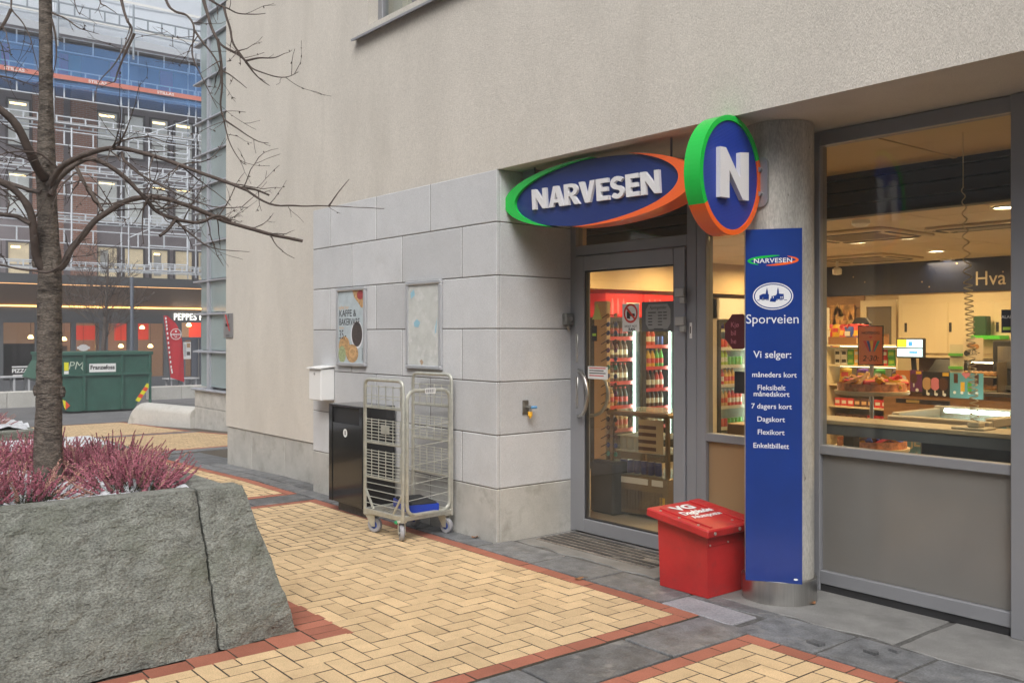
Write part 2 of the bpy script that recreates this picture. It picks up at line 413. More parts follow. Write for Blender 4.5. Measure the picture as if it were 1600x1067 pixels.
# slabs
def slab(x0, x1, y0, y1, mat=None, name='slate_slab', wob=.005, front=0.0, z=0.0, g=.009, rz=0.0):
    pts = []; sx = random.random() * 50
    def side(p, q, amp, n):
        for i in range(n):
            t = i / n; a = [p[k] + (q[k] - p[k]) * t for k in (0, 1)]; d = nz3((a[0] * 1.0 + sx, a[1], sx), 5) * amp * 2
            nx, ny = (q[1] - p[1]), -(q[0] - p[0]); l = math.hypot(nx, ny); pts.append((a[0] + nx / l * d, a[1] + ny / l * d))
    x0 += g; x1 -= g; y0 += g; y1 -= g
    side((x0, y0), (x1, y0), wob + front, 14); side((x1, y0), (x1, y1), wob, 6); side((x1, y1), (x0, y1), wob, 8); side((x0, y1), (x0, y0), wob, 6)
    cx, cy = (x0 + x1) / 2, (y0 + y1) / 2
    if rz:
        c, s_ = math.cos(rz), math.sin(rz); pts = [(cx + (a - cx) * c - (b - cy) * s_, cy + (a - cx) * s_ + (b - cy) * c) for a, b in pts]
    b = MB(mat or m_slate); n = len(pts)
    dz = [random.uniform(-.002, .002) for _ in range(2)]
    top = [(a, c, gz(a) + z + dz[0] * (a - cx) + dz[1] * (c - cy)) for a, c in pts]
    ins = [(cx + (a - cx) * (1 - .004 / max(.05, abs(x1 - x0) / 2)), cy + (c - cy) * (1 - .004 / max(.05, abs(y1 - y0) / 2)), zz) for a, c, zz in top]
    edge = [(a, c, zz - .004) for a, c, zz in top]; low = [(a, c, zz - .03) for a, c, zz in top]
    b.add(ins + edge + low, [tuple(range(n))] + [(i, (i + 1) % n, n + (i + 1) % n, n + i) for i in range(n)] + [(n + i, n + (i + 1) % n, 2 * n + (i + 1) % n, 2 * n + i) for i in range(n)])
    return b.build(name, paving)
m_slate2 = M('pale_slate', (.27, .265, .285), .7, var=.15, vs=6, fine=(90, .16), bump=[(60, .003), (160, .001)], rnd=.06)
for x0, x1 in ((-3.36, -3.01), (-8.39, -8.03), (-13.39, -13.01), (-18.39, -18.01)):
    y = (TOP if x0 > -10 else 6.6) - .0
    while y > -1 and seen((x0 + x1) / 2, y - .3, 0, 300):
        l = random.uniform(.55, .8); slab(x0, x1, y - l, y); y -= l
xs = [-13.0, -12.2, -11.35, -10.5, -9.75, -9.1, -8.47]
for a, b in zip(xs, xs[1:]):
    slab(a, b, TOP + .01, 4.24); slab(a + .2, b + .2 if b < -8.5 else b, 4.24, 4.45 if b > -11.2 else 4.7)
xs = [-8.47, -7.75, -7.0, -6.3, -5.5]
for a, b in zip(xs, xs[1:]): slab(a, b, TOP + .01, 4.25)
xs = [-5.49, -4.86, -4.3, -3.67]
for a, b in zip(xs, xs[1:]): slab(a, b, TOP + .01, 4.40, front=.004)
slab(-3.66, -3.14, 4.03, 4.27, m_slate2, z=.004, rz=R(-2))
slab(-3.66, -3.05, 4.28, 4.42, front=.004)
xs = [-3.11, -2.62, -2.2, -1.75, -1.1, -.4, .5]
for a, b in zip(xs, xs[1:]): slab(a, b, TOP - .06, 4.40, front=.004)
for a, b, f in ((-5.47, -4.05, .015), (-4.03, -2.44, .03), (-2.42, -1.05, .025), (-1.03, .6, .02)):
    slab(a, b, 4.42, 5.06, m_conc, 'concrete_slab', front=f)
m_fill = M('rough_fill', (.095, .092, .088), .95, var=.25, vs=9, fine=(90, .3), bump=[(40, .01), (150, .003)])
b = MB(m_fill); b.box(-5.48, 1, 4.03, 5.05, -.012, -.006); b.build('mortar_fill', paving)
for (px, py, s_) in ((1275, 1006, .045), (1361, 1020, .035), (1398, 1018, .03)):
    p = onZ(px, py, 0); q = MB(m_slate); q.prism(XY((p.x, p.y, 0)).at(0, 0), [(-s_, -s_ * .4), (s_ * .8, -s_ * .6), (s_, s_ * .3), (-s_ * .6, s_ * .5)], 0.0, .014)
    tag(q.build('stone_chip', org=(p.x, p.y, 0)), 'small broken slate chip lying in the crumbling joint below the grey panels', 'stone chip', 'broken slate chips in the crumbled joint')
# entrance mat with rubber strips
mx0, mx1, my0, my1 = -5.40, -4.24, 4.57, 4.97
m_mat = M('worn_rubber', (.045, .043, .042), .8, var=.5, vs=14, stain=((.17, .16, .145), 11, .54, .10), stretch=(.3, 1, 1))
m_matb = M('dirty_brush', (.17, .15, .13), .95, var=.35, vs=9, fine=(140, .3), bump=(120, .003))
q = thing('entrance_mat', (-4.8, 4.77, 0), 'worn striped entrance mat on the ground before the glass door', 'mat')
b = MB(m_matb); b.box(mx0, mx1, my0, my1, -.004, .004); b.build('mat_base', q)
for i in range(6):
    y = my0 + .03 + i * .062; b = MB(m_mat); b.box(mx0 + .01, mx1 - .01 - (.2 if i == 2 else 0), y, y + .030, .004, .009); b.build('rubber_strip', q)

# ================================================================ SHOP BUILDING
SB = thing('shop_building', (-5.0, 5.0, 0), 'cream rendered building with pale granite corner and recessed glazed shop front', 'building')
WY, LY = 4.262, 4.44        # faces of the upper wall and of the left wall
uw = MB(m_render)
ux0, ux1, uz0, uz1 = -7.40, -5.6, 4.365, 6.0    # upper window opening
for (x0, x1, z0, z1) in ((-8.48, ux0, 2.792, 9.5), (ux0, ux1, 2.792, uz0), (ux0, ux1, uz1, 9.5), (ux1, 4.0, 2.792, 9.5)):
    uw.box(x0, x1, WY, WY + .35, z0, z1)
uw.box(-8.48, 4.0, WY + .35, 5.4, 2.794, 3.05)     # soffit slab over the recess
uw.build('upper_wall', SB)
lw = MB(m_render); lw.box(-11.2, -8.481, LY, LY + .3, .425, 9.5); lw.box(-11.2, -10.9, LY + .3, 11.4, -.1, 9.5); lw.build('left_wall', SB)
lb = MB(m_joint); lb.box(-11.185, -8.475, LY + .035, LY + .25, -.15, .43); lb.build('plinth_backing', SB)
pl = [-11.19, -10.448, -9.562, -8.478]
for a, b in zip(pl, pl[1:]):
    q = MB(m_granite_lo); q.box(a + .003, b - .003, LY + .012, LY + .05, -.12, .42, bev=.004); q.build('plinth_slab', SB)
bk = MB(m_joint)
bk.box(-8.47, -5.52, 4.2585, 4.5, -.05, 2.79); bk.box(-5.60, -5.489, 4.262, 5.02, -.05, 2.79); bk.build('stone_backing', SB)
jA = [-8.478, -8.119, -7.246, -6.376, -5.483]; jB = [-8.478, -7.69, -6.811, -5.929, -5.483]
for k in range(7):
    z0 = k * .4 + (.004 if k else -.04); z1 = (k + 1) * .4 - .003 if k < 6 else 2.79
    js = jA if k % 2 == 0 else jB
    mt = m_granite_lo if k == 0 else m_granite
    for a, b in zip(js, js[1:]):
        q = MB(mt); q.box(a + .0050, b - (.0050 if b < -5.5 else 0), 4.253, 4.285, z0, z1, bev=.004); q.build('stone_block', SB)
    q = MB(mt); q.box(-5.516, -5.4835, 4.2875, 5.015, z0, z1, bev=.004); q.build('stone_block', SB)
# upper window
uwn = MB(m_alu)
fy = WY + .10
for (x0, x1, z0, z1) in ((ux0, ux0 + .08, uz0, uz1), (ux1 - .08, ux1, uz0, uz1), (ux0 + .08, ux1 - .08, uz0, uz0 + .07), (ux0 + .08, ux1 - .08, uz1 - .07, uz1), (-6.83, -6.75, uz0 + .07, uz1 - .07)):
    uwn.box(x0, x1, fy, fy + .07, z0, z1, bev=.006)
uwin = uwn.build('window_frame', SB)
q = MB(m_glass); q.box(ux0 + .08, -6.83, fy + .03, fy + .04, uz0 + .07, uz1 - .07); q.box(-6.75, ux1 - .08, fy + .03, fy + .04, uz0 + .07, uz1 - .07); q.build('pane', uwin)
q = MB(M('curtain', (.62, .57, .47), .9)); q.box(ux0 + .1, -7.2, fy + .2, fy + .24, uz0, uz1); q.box(ux0, ux1, fy + 1.0, fy + 1.05, uz0 - .3, uz1 + .2, M('pale_room_reflection', (.5, .5, .5), .9)); q.build('curtain', uwin)  # paler tones here stand in for the bright reflection in the pane
q = MB(m_alu); q.add([(-7.611, 4.20, 4.277), (-5.4, 4.20, 4.277), (-5.4, WY + .1, 4.345), (-7.611, WY + .1, 4.345), (-7.611, 4.20, 4.255), (-5.4, 4.20, 4.255), (-5.4, WY + .1, 4.323), (-7.611, WY + .1, 4.323)],
                     [(0, 1, 2, 3), (4, 5, 6, 7), (0, 1, 5, 4), (1, 2, 6, 5), (2, 3, 7, 6), (3, 0, 4, 7)]); q.build('window_sill', SB)
# ---- shop front
SY = 5.03
fr = MB(m_alu)
def mull(x0, x1, z0, z1, y0=SY - .03, y1=SY + .05): fr.box(x0, x1, y0, y1, z0, z1, bev=.004)
mull(-5.505, -5.425, .0, 2.79)                 # left post
mull(-4.285, -4.20, .0, 2.79); mull(-4.197, -4.115, .0, 2.79)
mull(-3.47, -3.235, .0, 2.79)                  # post behind the column
mull(-2.115, -1.93, .0, 2.79, SY - .05); mull(-.35, -.2, 0, 2.79); mull(1.2, 1.35, 0, 2.79)
for (x0, x1) in ((-4.115, -3.47), (-3.235, -2.115), (-1.93, -.35), (-.2, 1.2)):
    mull(x0, x1, 2.705, 2.79); mull(x0, x1, .83, .885); mull(x0, x1, .045, .125)
    fr.box(x0, x1, SY - .02, SY + .045, 0, .044, m_dark)
mull(-5.425, -4.285, 2.70, 2.79); mull(-5.425, -4.285, 2.175, 2.255)
fr.build('shop_front_frame', SB)
m_pan = M('satin_panel', (.26, .255, .245), .24, .2, var=.12, vs=1.2, spec=.7, trans=((.62, .58, .48), .22))
m_panw = M('frosted_panel', (.34, .27, .17), .32, .1, var=.06, vs=1.5, trans=((.75, .55, .3), .35))
for x0, x1 in ((-4.115, -3.47), (-3.235, -2.115), (-1.93, -.35), (-.2, 1.2)):
    q = MB(m_panw if x0 < -4 else m_pan); q.box(x0 + .002, x1 - .002, SY, SY + .02, .127, .828); q.build('lower_panel', SB)
    w = MB(m_glass); w.box(x0 + .002, x1 - .002, SY, SY + .01, .887, 2.703); w.build('window_pane', SB)
w = MB(m_glass); w.box(-5.423, -4.287, SY, SY + .01, 2.257, 2.698); w.build('transom_pane', SB)
# door leaf
dr = thing('door', (0, 0, 0), None, None); dr.parent = SB; dr.location = (.15, .03, 0)   # world (-4.85, 5.03)
d = MB(m_alu); dx0, dx1, dz0, dz1 = -5.420, -4.290, .012, 2.170
d.box(dx0, dx0 + .105, SY - .045, SY + .03, dz0, dz1, bev=.005); d.box(dx1 - .105, dx1, SY - .045, SY + .03, dz0, dz1, bev=.005)
d.box(dx0 + .105, dx1 - .105, SY - .045, SY + .03, dz0, dz0 + .105, bev=.005); d.box(dx0 + .105, dx1 - .105, SY - .045, SY + .03, dz1 - .115, dz1, bev=.005)
d.build('door_frame', dr)
gsk = MB(m_dark)
gx0, gx1, gz0, gz1 = dx0 + .105, dx1 - .105, dz0 + .105, dz1 - .115
for (x0, x1, z0, z1) in ((gx0, gx0 + .012, gz0, gz1), (gx1 - .012, gx1, gz0, gz1), (gx0 + .012, gx1 - .012, gz0, gz0 + .012), (gx0 + .012, gx1 - .012, gz1 - .012, gz1)):
    gsk.box(x0, x1, SY - .03, SY + .0, z0, z1)
gsk.build('gasket', dr)
q = MB(m_glass); q.box(gx0, gx1, SY - .012, SY - .002, gz0, gz1); q.build('pane', dr)
def bow(y0, out, z0, z1, mat, x=-5.375):
    b = MB(mat); pts = []
    for i in range(15):
        t = i / 14; an = math.pi * t; pts.append((x + .0 + .17 * math.sin(an) ** .8, y0 + out * (math.sin(an) ** .5), z0 + (z1 - z0) * (1 - math.cos(an)) / 2))
    b.tube(pts, .0135, 10); return b
bow(SY - .046, -.065, .915, 1.275, m_steel).build('handle', dr)
bow(SY + .031, .065, .915, 1.275, m_steel, -5.36).build('handle', dr)
for z0, z1 in ((1.34, 1.56), (.98, 1.22)):
    q = MB(m_steel); q.box(-5.405, -5.378, SY - .050, SY - .0452, z0, z1, bev=.003); q.cyl((-5.392, SY - .054, z0 + .05), (-5.392, SY - .046, z0 + .05), .010); q.build('lock_plate', dr)
for zz in (1.82, 1.62):
    q = MB(M('hinge_grey', (.42, .41, .39), .4, .4)); q.box(-4.355, -4.275, SY - .075, SY - .046, zz, zz + .06, bev=.004); q.box(-4.315, -4.270, SY - .072, SY - .046, zz - .045, zz - .002, bev=.004); q.build('hinge', dr)
q = MB(m_white); q.box(-4.255, -4.235, SY - .034, SY - .0305, 1.53, 1.64); q.text(XZ((-4.245, SY - .035, 1.585)), 'I', 0, -.02, .05, .0006, 0, m_dark); q.build('frame_label', SB)
# junction box on the stone return
q = thing('junction_box', (-5.46, 4.95, 1.62), 'small weathered grey junction box on the stone beside the door', 'junction box')
b = MB(M('old_zinc', (.20, .20, .19), .6, .4, var=.3, vs=20)); b.box(-5.483, -5.43, 4.905, 4.995, 1.63, 1.725, bev=.008); b.build('case', q)
b = MB(m_steel); b.cyl((-5.428, 4.95, 1.68), (-5.418, 4.95, 1.68), .017); b.tube([(-5.455, 4.95, 1.63), (-5.455, 4.95, 1.605), (-5.455, 4.965, 1.59)], .008, 6); b.build('fitting', q)
# tap on the stone return
q = thing('water_tap', (-5.47, 4.548, 1.0), 'outdoor tap with yellow nozzle on a steel plate on the granite return', 'tap')
b = MB(M('tarnished', (.22, .21, .19), .45, .8, var=.3, vs=30)); b.box(-5.483, -5.475, 4.500, 4.560, .945, 1.055, bev=.004); b.build('plate', q)
b = MB(m_steel); b.cyl((-5.475, 4.545, 1.0), (-5.43, 4.545, 1.0), .013); b.cyl((-5.44, 4.545, 1.005), (-5.44, 4.545, .965), .011); b.build('spout', q)
b = MB(M('tap_blue', (.12, .33, .6), .4)); b.cyl((-5.432, 4.545, 1.0), (-5.432, 4.60, 1.0), .011); b.build('tap_lever', q)
b = MB(M('tap_yellow', (.85, .45, .03), .4)); b.cyl((-5.44, 4.545, .968), (-5.44, 4.545, .935), .018); b.cyl((-5.44, 4.545, .935), (-5.44, 4.545, .92), .010); b.build('nozzle', q)
# ---- column with sign board
CX, CY = -3.315, 4.70
q = thing('concrete_column', (CX, CY, 0), 'round raw concrete column with a steel foot ring in front of the shop', 'column')
m_col = M('raw_concrete', (.40, .385, .35), .75, var=.26, vs=7, fine=(110, .16), bump=[(90, .0015), (9, .003)], stretch=(1, 1, .3), stain=((.15, .14, .12), 19, .655, .03))
b = MB(m_col)
prof = [(.2, .0), (.2, .4), (.2, 2.79)]; b.lathe((CX, CY, 0), prof, 48); b.build('shaft', q)
b = MB(m_steel); b.lathe((CX, CY, 0), [(.216, 0), (.216, .135), (.203, .140)], 48); b.build('foot_ring', q)
ang = R(33); U = Vector((math.cos(ang), math.sin(ang), 0)); NV = Vector((math.sin(ang), -math.cos(ang), 0))
pf = Fr(Vector((CX, CY, 0)) + NV * .207 - U * .022, U, (0, 0, 1))
def arcs(w, n=10, sag=.0):
    return [(-w + 2 * w * i / n, -sag * ((2 * i / n - 1) ** 2)) for i in range(n + 1)]
sp = thing('column_sign_board', pf.p(0, .13, 0), 'tall blue sign board listing travel tickets on the concrete column', 'sign')
b = MB(m_blue); aw = .157; ar = arcs(aw)
vs = []; 
zb, zt = .135, 2.165
pts = [(a, c) for a, c in ar] + [(a, c - .006) for a, c in reversed(ar)]
ff = Fr(pf.o, U, NV)           # u across, v out of the column, w points down
b.prism(ff, pts, -zt, -zb); b.build('board', sp)
def curve_fix(mb):               # bend flat print onto the gently curved board
    out = []
    for v in mb.v:
        d = Vector(v) - pf.o; a = d.dot(U); c = d.dot(NV); z = d.z
        out.append(tuple(pf.o + U * a + NV * (c - .0 * (a / aw) ** 2) + Vector((0, 0, z))))
    mb.v = out; return mb
def zz_of(py): return HC + (522 - py) / FOC * 5.27
pt = MB(m_whitesign)
for s_, py, h, off, dx in (('Sporveien', 505, .053, .0, .0), ('Vi selger:', 559.5, .040, .009, .0), ('måneders kort', 590, .029, .009, .012), ('Fleksibelt', 610.5, .029, .009, -.004), ('månedskort', 620.5, .029, .009, -.004),
                       ('7 dagers kort', 640, .029, .009, -.004), ('Dagskort', 660.5, .029, .009, -.006), ('Flexikort', 681, .029, .009, -.006), ('Enkeltbillett', 702.5, .029, .009, -.006)):
    pt.text(pf, s_, dx - .008, zz_of(py), h, .0006, .0003, None, off, sx=1.0 if off else .98)
curve_fix(pt).build('lettering', sp)
em = MB(m_whitesign); ez = zz_of(462)
def ring(fr, a, b, ra, rb, t, c0, c1, n=36, t0=0, t1=2 * math.pi, mat=None, mb=None, taper=None):
    o = []; i = []
    for k in range(n + 1):
        an = t0 + (t1 - t0) * k / n; tt = t * (taper(k / n) if taper else 1)
        o.append((a + ra * math.cos(an), b + rb * math.sin(an))); i.append((a + (ra - tt) * math.cos(an), b + (rb - tt) * math.sin(an)))
    mb.band(fr, o, i, c0, c1, mat)
em.ell(pf, -.004, ez, .100, .066, .0005, m_whitesign, 40)
ring(pf, -.004, ez, .112, .078, .006, .0002, .0008, 40, mb=em, mat=m_whitesign)
def em_poly(pts, m=m_blue): em.flat(pf, [(-.004 + a, ez + c) for a, c in pts], .0012, m)
em_poly([(-.075, -.018), (-.075, .005), (-.055, .014), (-.04, .014), (-.038, .03), (-.033, .05), (-.028, .03), (-.026, .012), (-.022, .012), (-.022, -.018)])
em_poly([(-.018, -.03), (-.009, .0), (.015, .004), (.022, .012), (.024, .035), (.028, .052), (.032, .035), (.034, .014), (.06, .012), (.06, -.018), (.02, -.018), (.014, -.034)])
for i in range(7): em_poly([(-.088 + i * .025, -.024), (-.072 + i * .025, -.024), (-.072 + i * .025, -.021), (-.088 + i * .025, -.021)])
em_poly([(-.06, -.018), (-.052, -.018), (-.052, -.006), (-.06, -.006)], m_whitesign)
for a in (-.012, .0, .042, .05): em.flat(pf, [(-.004 + a, ez - .012), (a, ez - .012), (a, ez - .002), (-.004 + a, ez - .002)], .0018, m_whitesign)
curve_fix(em).build('emblem', sp)
lz = zz_of(405.5)
lg = MB(m_whitesign); lg.text(pf, 'NARVESEN', -.004, lz - .013, .026, .0006, .0003, None, .015, shear=.0, sx=1.15, space=1.05)
tp = lambda a, b_: (lambda t: .15 + .85 * math.sin(math.pi * t) ** .8)
ring(pf, -.004, lz, .142, .030, .018, .0003, .0008, 24, R(75), R(235), m_green, lg, tp(0, 1)); ring(pf, -.004, lz, .142, .030, .018, .0003, .0008, 24, R(-105), R(55), m_orange, lg, tp(0, 1))
curve_fix(lg).build('logo', sp)
q = MB(m_white); q.ell(pf, aw - .035, .16, .012, .006, .0006); curve_fix(q).build('sticker', sp)

# ---- long oval sign
os_ = thing('oval_shop_sign', (-4.58, 4.36, 2.525), 'long oval blue sign with raised white letters hung above the shop door', 'sign')
of = Fr((-4.58, 4.36, 2.525), (1, 0, -.018), (.018, 0, 1))
RA, RB = .915, .228
epts = lambda ra, rb, n=64: [(ra * math.cos(2 * math.pi * k / n), rb * math.sin(2 * math.pi * k / n)) for k in range(n)]
m_bface = M('perforated_blue', (.009, .024, .135), .4, var=.06, vs=2)
# fine diamond perforation on the blue faces
def add_dots(m, scale=130.0):
    nt = m.node_tree; N = nt.nodes.new; L = nt.links.new; b = nt.nodes['Principled BSDF']
    geo = N('ShaderNodeNewGeometry'); v = N('ShaderNodeTexVoronoi'); v.inputs['Scale'].default_value = scale; v.inputs['Randomness'].default_value = 0; L(geo.outputs['Position'], v.inputs['Vector'])
    bp = N('ShaderNodeBump'); bp.inputs['Distance'].default_value = .003; L(v.outputs['Distance'], bp.inputs['Height']); L(bp.outputs[0], b.inputs['Normal'])
    r = N('ShaderNodeMapRange'); r.inputs[1].default_value = .1; r.inputs[2].default_value = .5; r.inputs[3].default_value = .55; r.inputs[4].default_value = 1.2; L(v.outputs['Distance'], r.inputs[0])
    src = b.inputs['Base Color'].links[0].from_socket; vm = N('ShaderNodeVectorMath'); vm.operation = 'SCALE'; L(src, vm.inputs[0]); L(r.outputs[0], vm.inputs['Scale']); L(vm.outputs[0], b.inputs['Base Color'])
add_dots(m_bface, 110)
b = MB(m_dark); b.prism(of, epts(RA - .02, RB - .012), -.13, -.012); b.build('casing', os_)
b = MB(m_bface); b.prism(of, epts(RA - .012, RB - .006), -.012, .0); b.build('face', os_)
def crescent(mb, fr, ra, rb, t0, t1, tmax, c0, c1, mat, n=44, side=1):
    o = []; i = []
    for k in range(n + 1):
        t = k / n; an = t0 + (t1 - t0) * t; w = tmax * math.sin(math.pi * min(1, max(0, t))) ** .9
        ca, sa = math.cos(an), math.sin(an)
        o.append((ra * ca, rb * sa)); i.append(((ra - w * 1.0) * ca + (w * .0), (rb - w * .30) * sa))
    mb.band(fr, o, i, c0, c1, mat)
b = MB(m_green); crescent(b, of, RA + .004, RB + .003, R(88), R(245), .13, -.13, .022, m_green); b.build('green_crescent', os_)
b = MB(m_orange); crescent(b, of, RA + .004, RB + .003, R(-100), R(66), .13, -.13, .022, m_orange); b.build('orange_crescent', os_)
m_let = M('letter_white', (.70, .69, .70), .4, spec=.4); m_letside = M('letter_side', (.50, .43, .40), .5)
T_ = .235          # stroke in units of the letter height
def arc_pts(cx, cy, rx, ry, a0, a1, n=9): return [(cx + rx * math.cos(R(a0 + (a1 - a0) * i / n)), cy + ry * math.sin(R(a0 + (a1 - a0) * i / n))) for i in range(n + 1)]
def glyph(ch):
    t = T_
    if ch == 'N': return .86, [[(0, 0), (0, 1), (t * 1.02, 1), (.86 - t * .92, .40), (.86 - t * .92, 1), (.86, 1), (.86, 0), (.86 - t * 1.02, 0), (t * .92, .60), (t * .92, 0)]]
    if ch == 'V': return .86, [[(0, 1), (.30, 0), (.56, 0), (.86, 1), (.86 - t * 1.05, 1), (.43, .27), (t * 1.05, 1)]]
    if ch == 'A':
        y0, y1 = .19, .37; L = lambda y: t * 1.05 + (.43 - t * 1.05) * y / .73
        return .86, [[(0, 0), (.30, 1), (.56, 1), (.86, 0), (.86 - t * 1.05, 0), (.43, .73), (t * 1.05, 0)], [(L(y0), y0 + .0), (.86 - L(y0), y0), (.86 - L(y1), y1), (L(y1), y1)]]
    if ch == 'E': return .62, [[(0, 0), (0, 1), (.62, 1), (.62, .80), (t, .80), (t, .60), (.56, .60), (.56, .41), (t, .41), (t, .20), (.62, .20), (.62, 0)]]
    if ch == 'R':
        bowl = [(t, 1), (.40, 1)] + arc_pts(.40, .70, .34, .30, 90, -90)[1:] + [(t, .40), (t, .57), (.40, .57)] + arc_pts(.40, .70, .13, .13, -90, 90)[1:] + [(t, .83)]
        return .80, [[(0, 0), (0, 1), (t, 1), (t, 0)], bowl, [(.32, .3995), (.56, .3995), (.82, 0), (.55, 0)]]
    if ch == 'S':
        o = arc_pts(.36, .715, .25, .19, 25, 270, 12) + arc_pts(.34, .285, .25, .19, 90, -155, 12)[1:]
        path = [Vector((a, b_)) for a, b_ in arc_pts(.36, .70, .25, .20, 30, 262, 12) + arc_pts(.32, .295, .25, .20, 82, -150, 12)]
        l, r = [], []
        for i, p in enumerate(path):
            d = (path[min(i + 1, len(path) - 1)] - path[max(i - 1, 0)]).normalized(); n_ = Vector((-d.y, d.x)) * t * .43; l.append(tuple(p + n_)); r.append(tuple(p - n_))
        return .66, [l + r[::-1]]
word = 'NARVESEN'; kern = {'N': .13, 'A': .05, 'R': .03, 'V': .06, 'E': .10, 'S': .11}
tot = sum(glyph(c)[0] for c in word) + sum(kern[c] for c in word[:-1]); HL = .146; sx_ = 1.235 / (tot * HL); x = -.588
for ch in word:
    w_, polys = glyph(ch); b = MB(m_let)
    for pg in polys: b.prism(of, [(x + (a + .0) * HL * sx_ - .013 * c, -.073 + c * HL) for a, c in pg], .0, .022)
    b.build('letter', os_); x += (w_ + kern[ch]) * HL * sx_
for xx in (-5.25, -3.92):
    b = MB(m_alu_d); b.cyl((xx, 4.43, 2.6), (xx, 4.43, 2.793), .007, n=8); b.build('hanger_rod', os_)
b = MB(m_alu); b.box(-5.44, -5.30, 4.47, 4.60, 2.70, 2.79, bev=.004); b.build('bracket', os_)

# ---- round projecting sign
rs = thing('round_letter_sign', (-3.37, 4.22, 2.45), 'oval projecting sign with green and orange rim and white letter on blue', 'sign')
rf = YZ((-3.3, 4.222, 2.452)); ra, rb = .272, .336
b = MB(m_dark); b.prism(rf, epts(ra - .03, rb - .03), -.098, -.0105); b.build('casing', rs)
def rimband(t0, t1, mat, name):
    b = MB(mat); n = 40; o = []; i = []
    for k in range(n + 1):
        an = t0 + (t1 - t0) * k / n; o.append((ra * math.cos(an), rb * math.sin(an)))
        i.append(((ra - .028) * math.cos(an), (rb - .030) * math.sin(an)))
    for k in range(n):
        q4 = [o[k], o[k + 1], i[k + 1], i[k]]
        b.add([tuple(rf.p(a, c, d_)) for d_ in (-.105, .008) for a, c in q4], [(4, 5, 6, 7), (3, 2, 1, 0)], mat)
        b.add([tuple(rf.p(a, c, d_)) for d_ in (-.105, .008) for a, c in q4], [(0, 1, 5, 4), (2, 3, 7, 6)], mat, True)
    b.build(name, rs)
rimband(R(20), R(212), m_green, 'green_rim'); rimband(R(212.01), R(379.99), m_orange, 'orange_rim')
m_bface2 = M('perforated_bright_blue', (.010, .04, .31), .4, var=.05, vs=2); add_dots(m_bface2, 130)
b = MB(m_bface2); b.prism(rf, epts(ra - .0285, rb - .0305), -.010, .0); b.build('face', rs)
b = MB(m_bface2); b.prism(rf, epts(ra - .0285, rb - .0305), -.105, -.0985); b.build('rear_face', rs)
nl = MB(m_let)
npts = [(-.125, -.135), (-.125, .142), (-.075, .142), (.052, -.02), (.052, .130), (.128, .138), (.128, -.135), (.075, -.135), (-.045, .02), (-.045, -.135)]
nl.prism(rf, npts, .0, .030); nl.build('letter', rs)
b = MB(M('bracket_grey', (.38, .38, .39), .4, .5)); bf = Fr((CX + .022, CY - .201, 2.44), (.995, .10, 0), (0, 0, 1))
b.prism(bf, [(.045 * math.cos(a) , .10 + .045 * math.sin(a)) for a in [i * math.pi / 10 for i in range(11)]] + [(-.045 * math.cos(a), -.10 - .045 * math.sin(a)) for a in [i * math.pi / 10 for i in range(11)]], -.01, .012)
b.cyl(bf.p(0, .07, .01), bf.p(0, .07, .03), .014); b.cyl(bf.p(0, -.07, .01), bf.p(0, -.07, .03), .014)
b.build('wall_bracket', rs); b = MB(M('bracket_grey', (.38, .38, .39), .4, .5)); b.box(-3.40, -3.33, 4.45, 4.56, 2.33, 2.55); b.build('mounting_arm', rs)

# ---- poster frames, mailbox, no-smoking plate
m_snap = M('snap_frame', (.62, .63, .65), .32, .6)
def poster_frame(x0, x1, z0, z1, label):
    t = thing('poster_frame', ((x0 + x1) / 2, 4.24, z0), label, 'poster frame', 'snap frames on the granite wall')
    b = MB(m_snap); w = .032; y0, y1 = 4.222, 4.2525
    b.box(x0, x0 + w, y0, y1, z0 + w, z1 - w, bev=.006); b.box(x1 - w, x1, y0, y1, z0 + w, z1 - w, bev=.006)
    b.box(x0, x1, y0 - .002, y1, z0, z0 + w, bev=.006); b.box(x0, x1, y0 - .002, y1, z1 - w, z1, bev=.006); b.build('frame', t)
    return t, XZ(((x0 + x1) / 2, 4.238, (z0 + z1) / 2))
t, pf1 = poster_frame(-7.945, -7.40, 1.265, 1.995, 'framed poster advertising coffee and buns above the black bin')
P = MB(M('poster_pale_blue', (.46, .53, .56), .45, var=.12, vs=9, coat=.3)); P.rect(pf1, -.245, .245, -.34, .34, 0)
m_ink = M('ink', (.03, .03, .035), .5); m_crust = M('crust', (.48, .29, .13), .5, var=.45, vs=45); m_berry = M('berry', (.35, .05, .05), .5, var=.5, vs=60); m_cof = M('coffee', (.06, .045, .04), .4, var=.4, vs=60); m_leaf2 = M('salad', (.33, .38, .20), .5, var=.4, vs=60)
m_oran = M('print_orange', (.62, .38, .18), .5)
P.text(pf1, 'nyhet her', -.235, .165, .035, .0006, .0004, m_oran, 0, align='l')
P.text(pf1, 'KAFFE &', -.225, .095, .062, .0006, .0004, m_ink, .01, align='l'); P.text(pf1, 'BAKERVARE', -.225, .015, .062, .0006, .0004, m_ink, .01, align='l', sx=.82)
P.text(pf1, '35,-', -.225, -.115, .085, .0006, .0004, m_ink, .0, align='l', sx=.75)
P.text(pf1, 'fra kun', -.225, -.02, .022, .0006, .0004, m_oran, 0, align='l')
P.flat(pf1, [(.02, .34), (.245, .34), (.245, .18), (.19, .17), (.13, .22), (.06, .27)], .0004, m_crust); P.ell(pf1, .17, .29, .06, .045, .0008, m_berry, 16)
P.ell(pf1, .11, -.075, .115, .13, .0004, m_whitesign); P.ell(pf1, .11, -.07, .098, .115, .0008, m_cof)
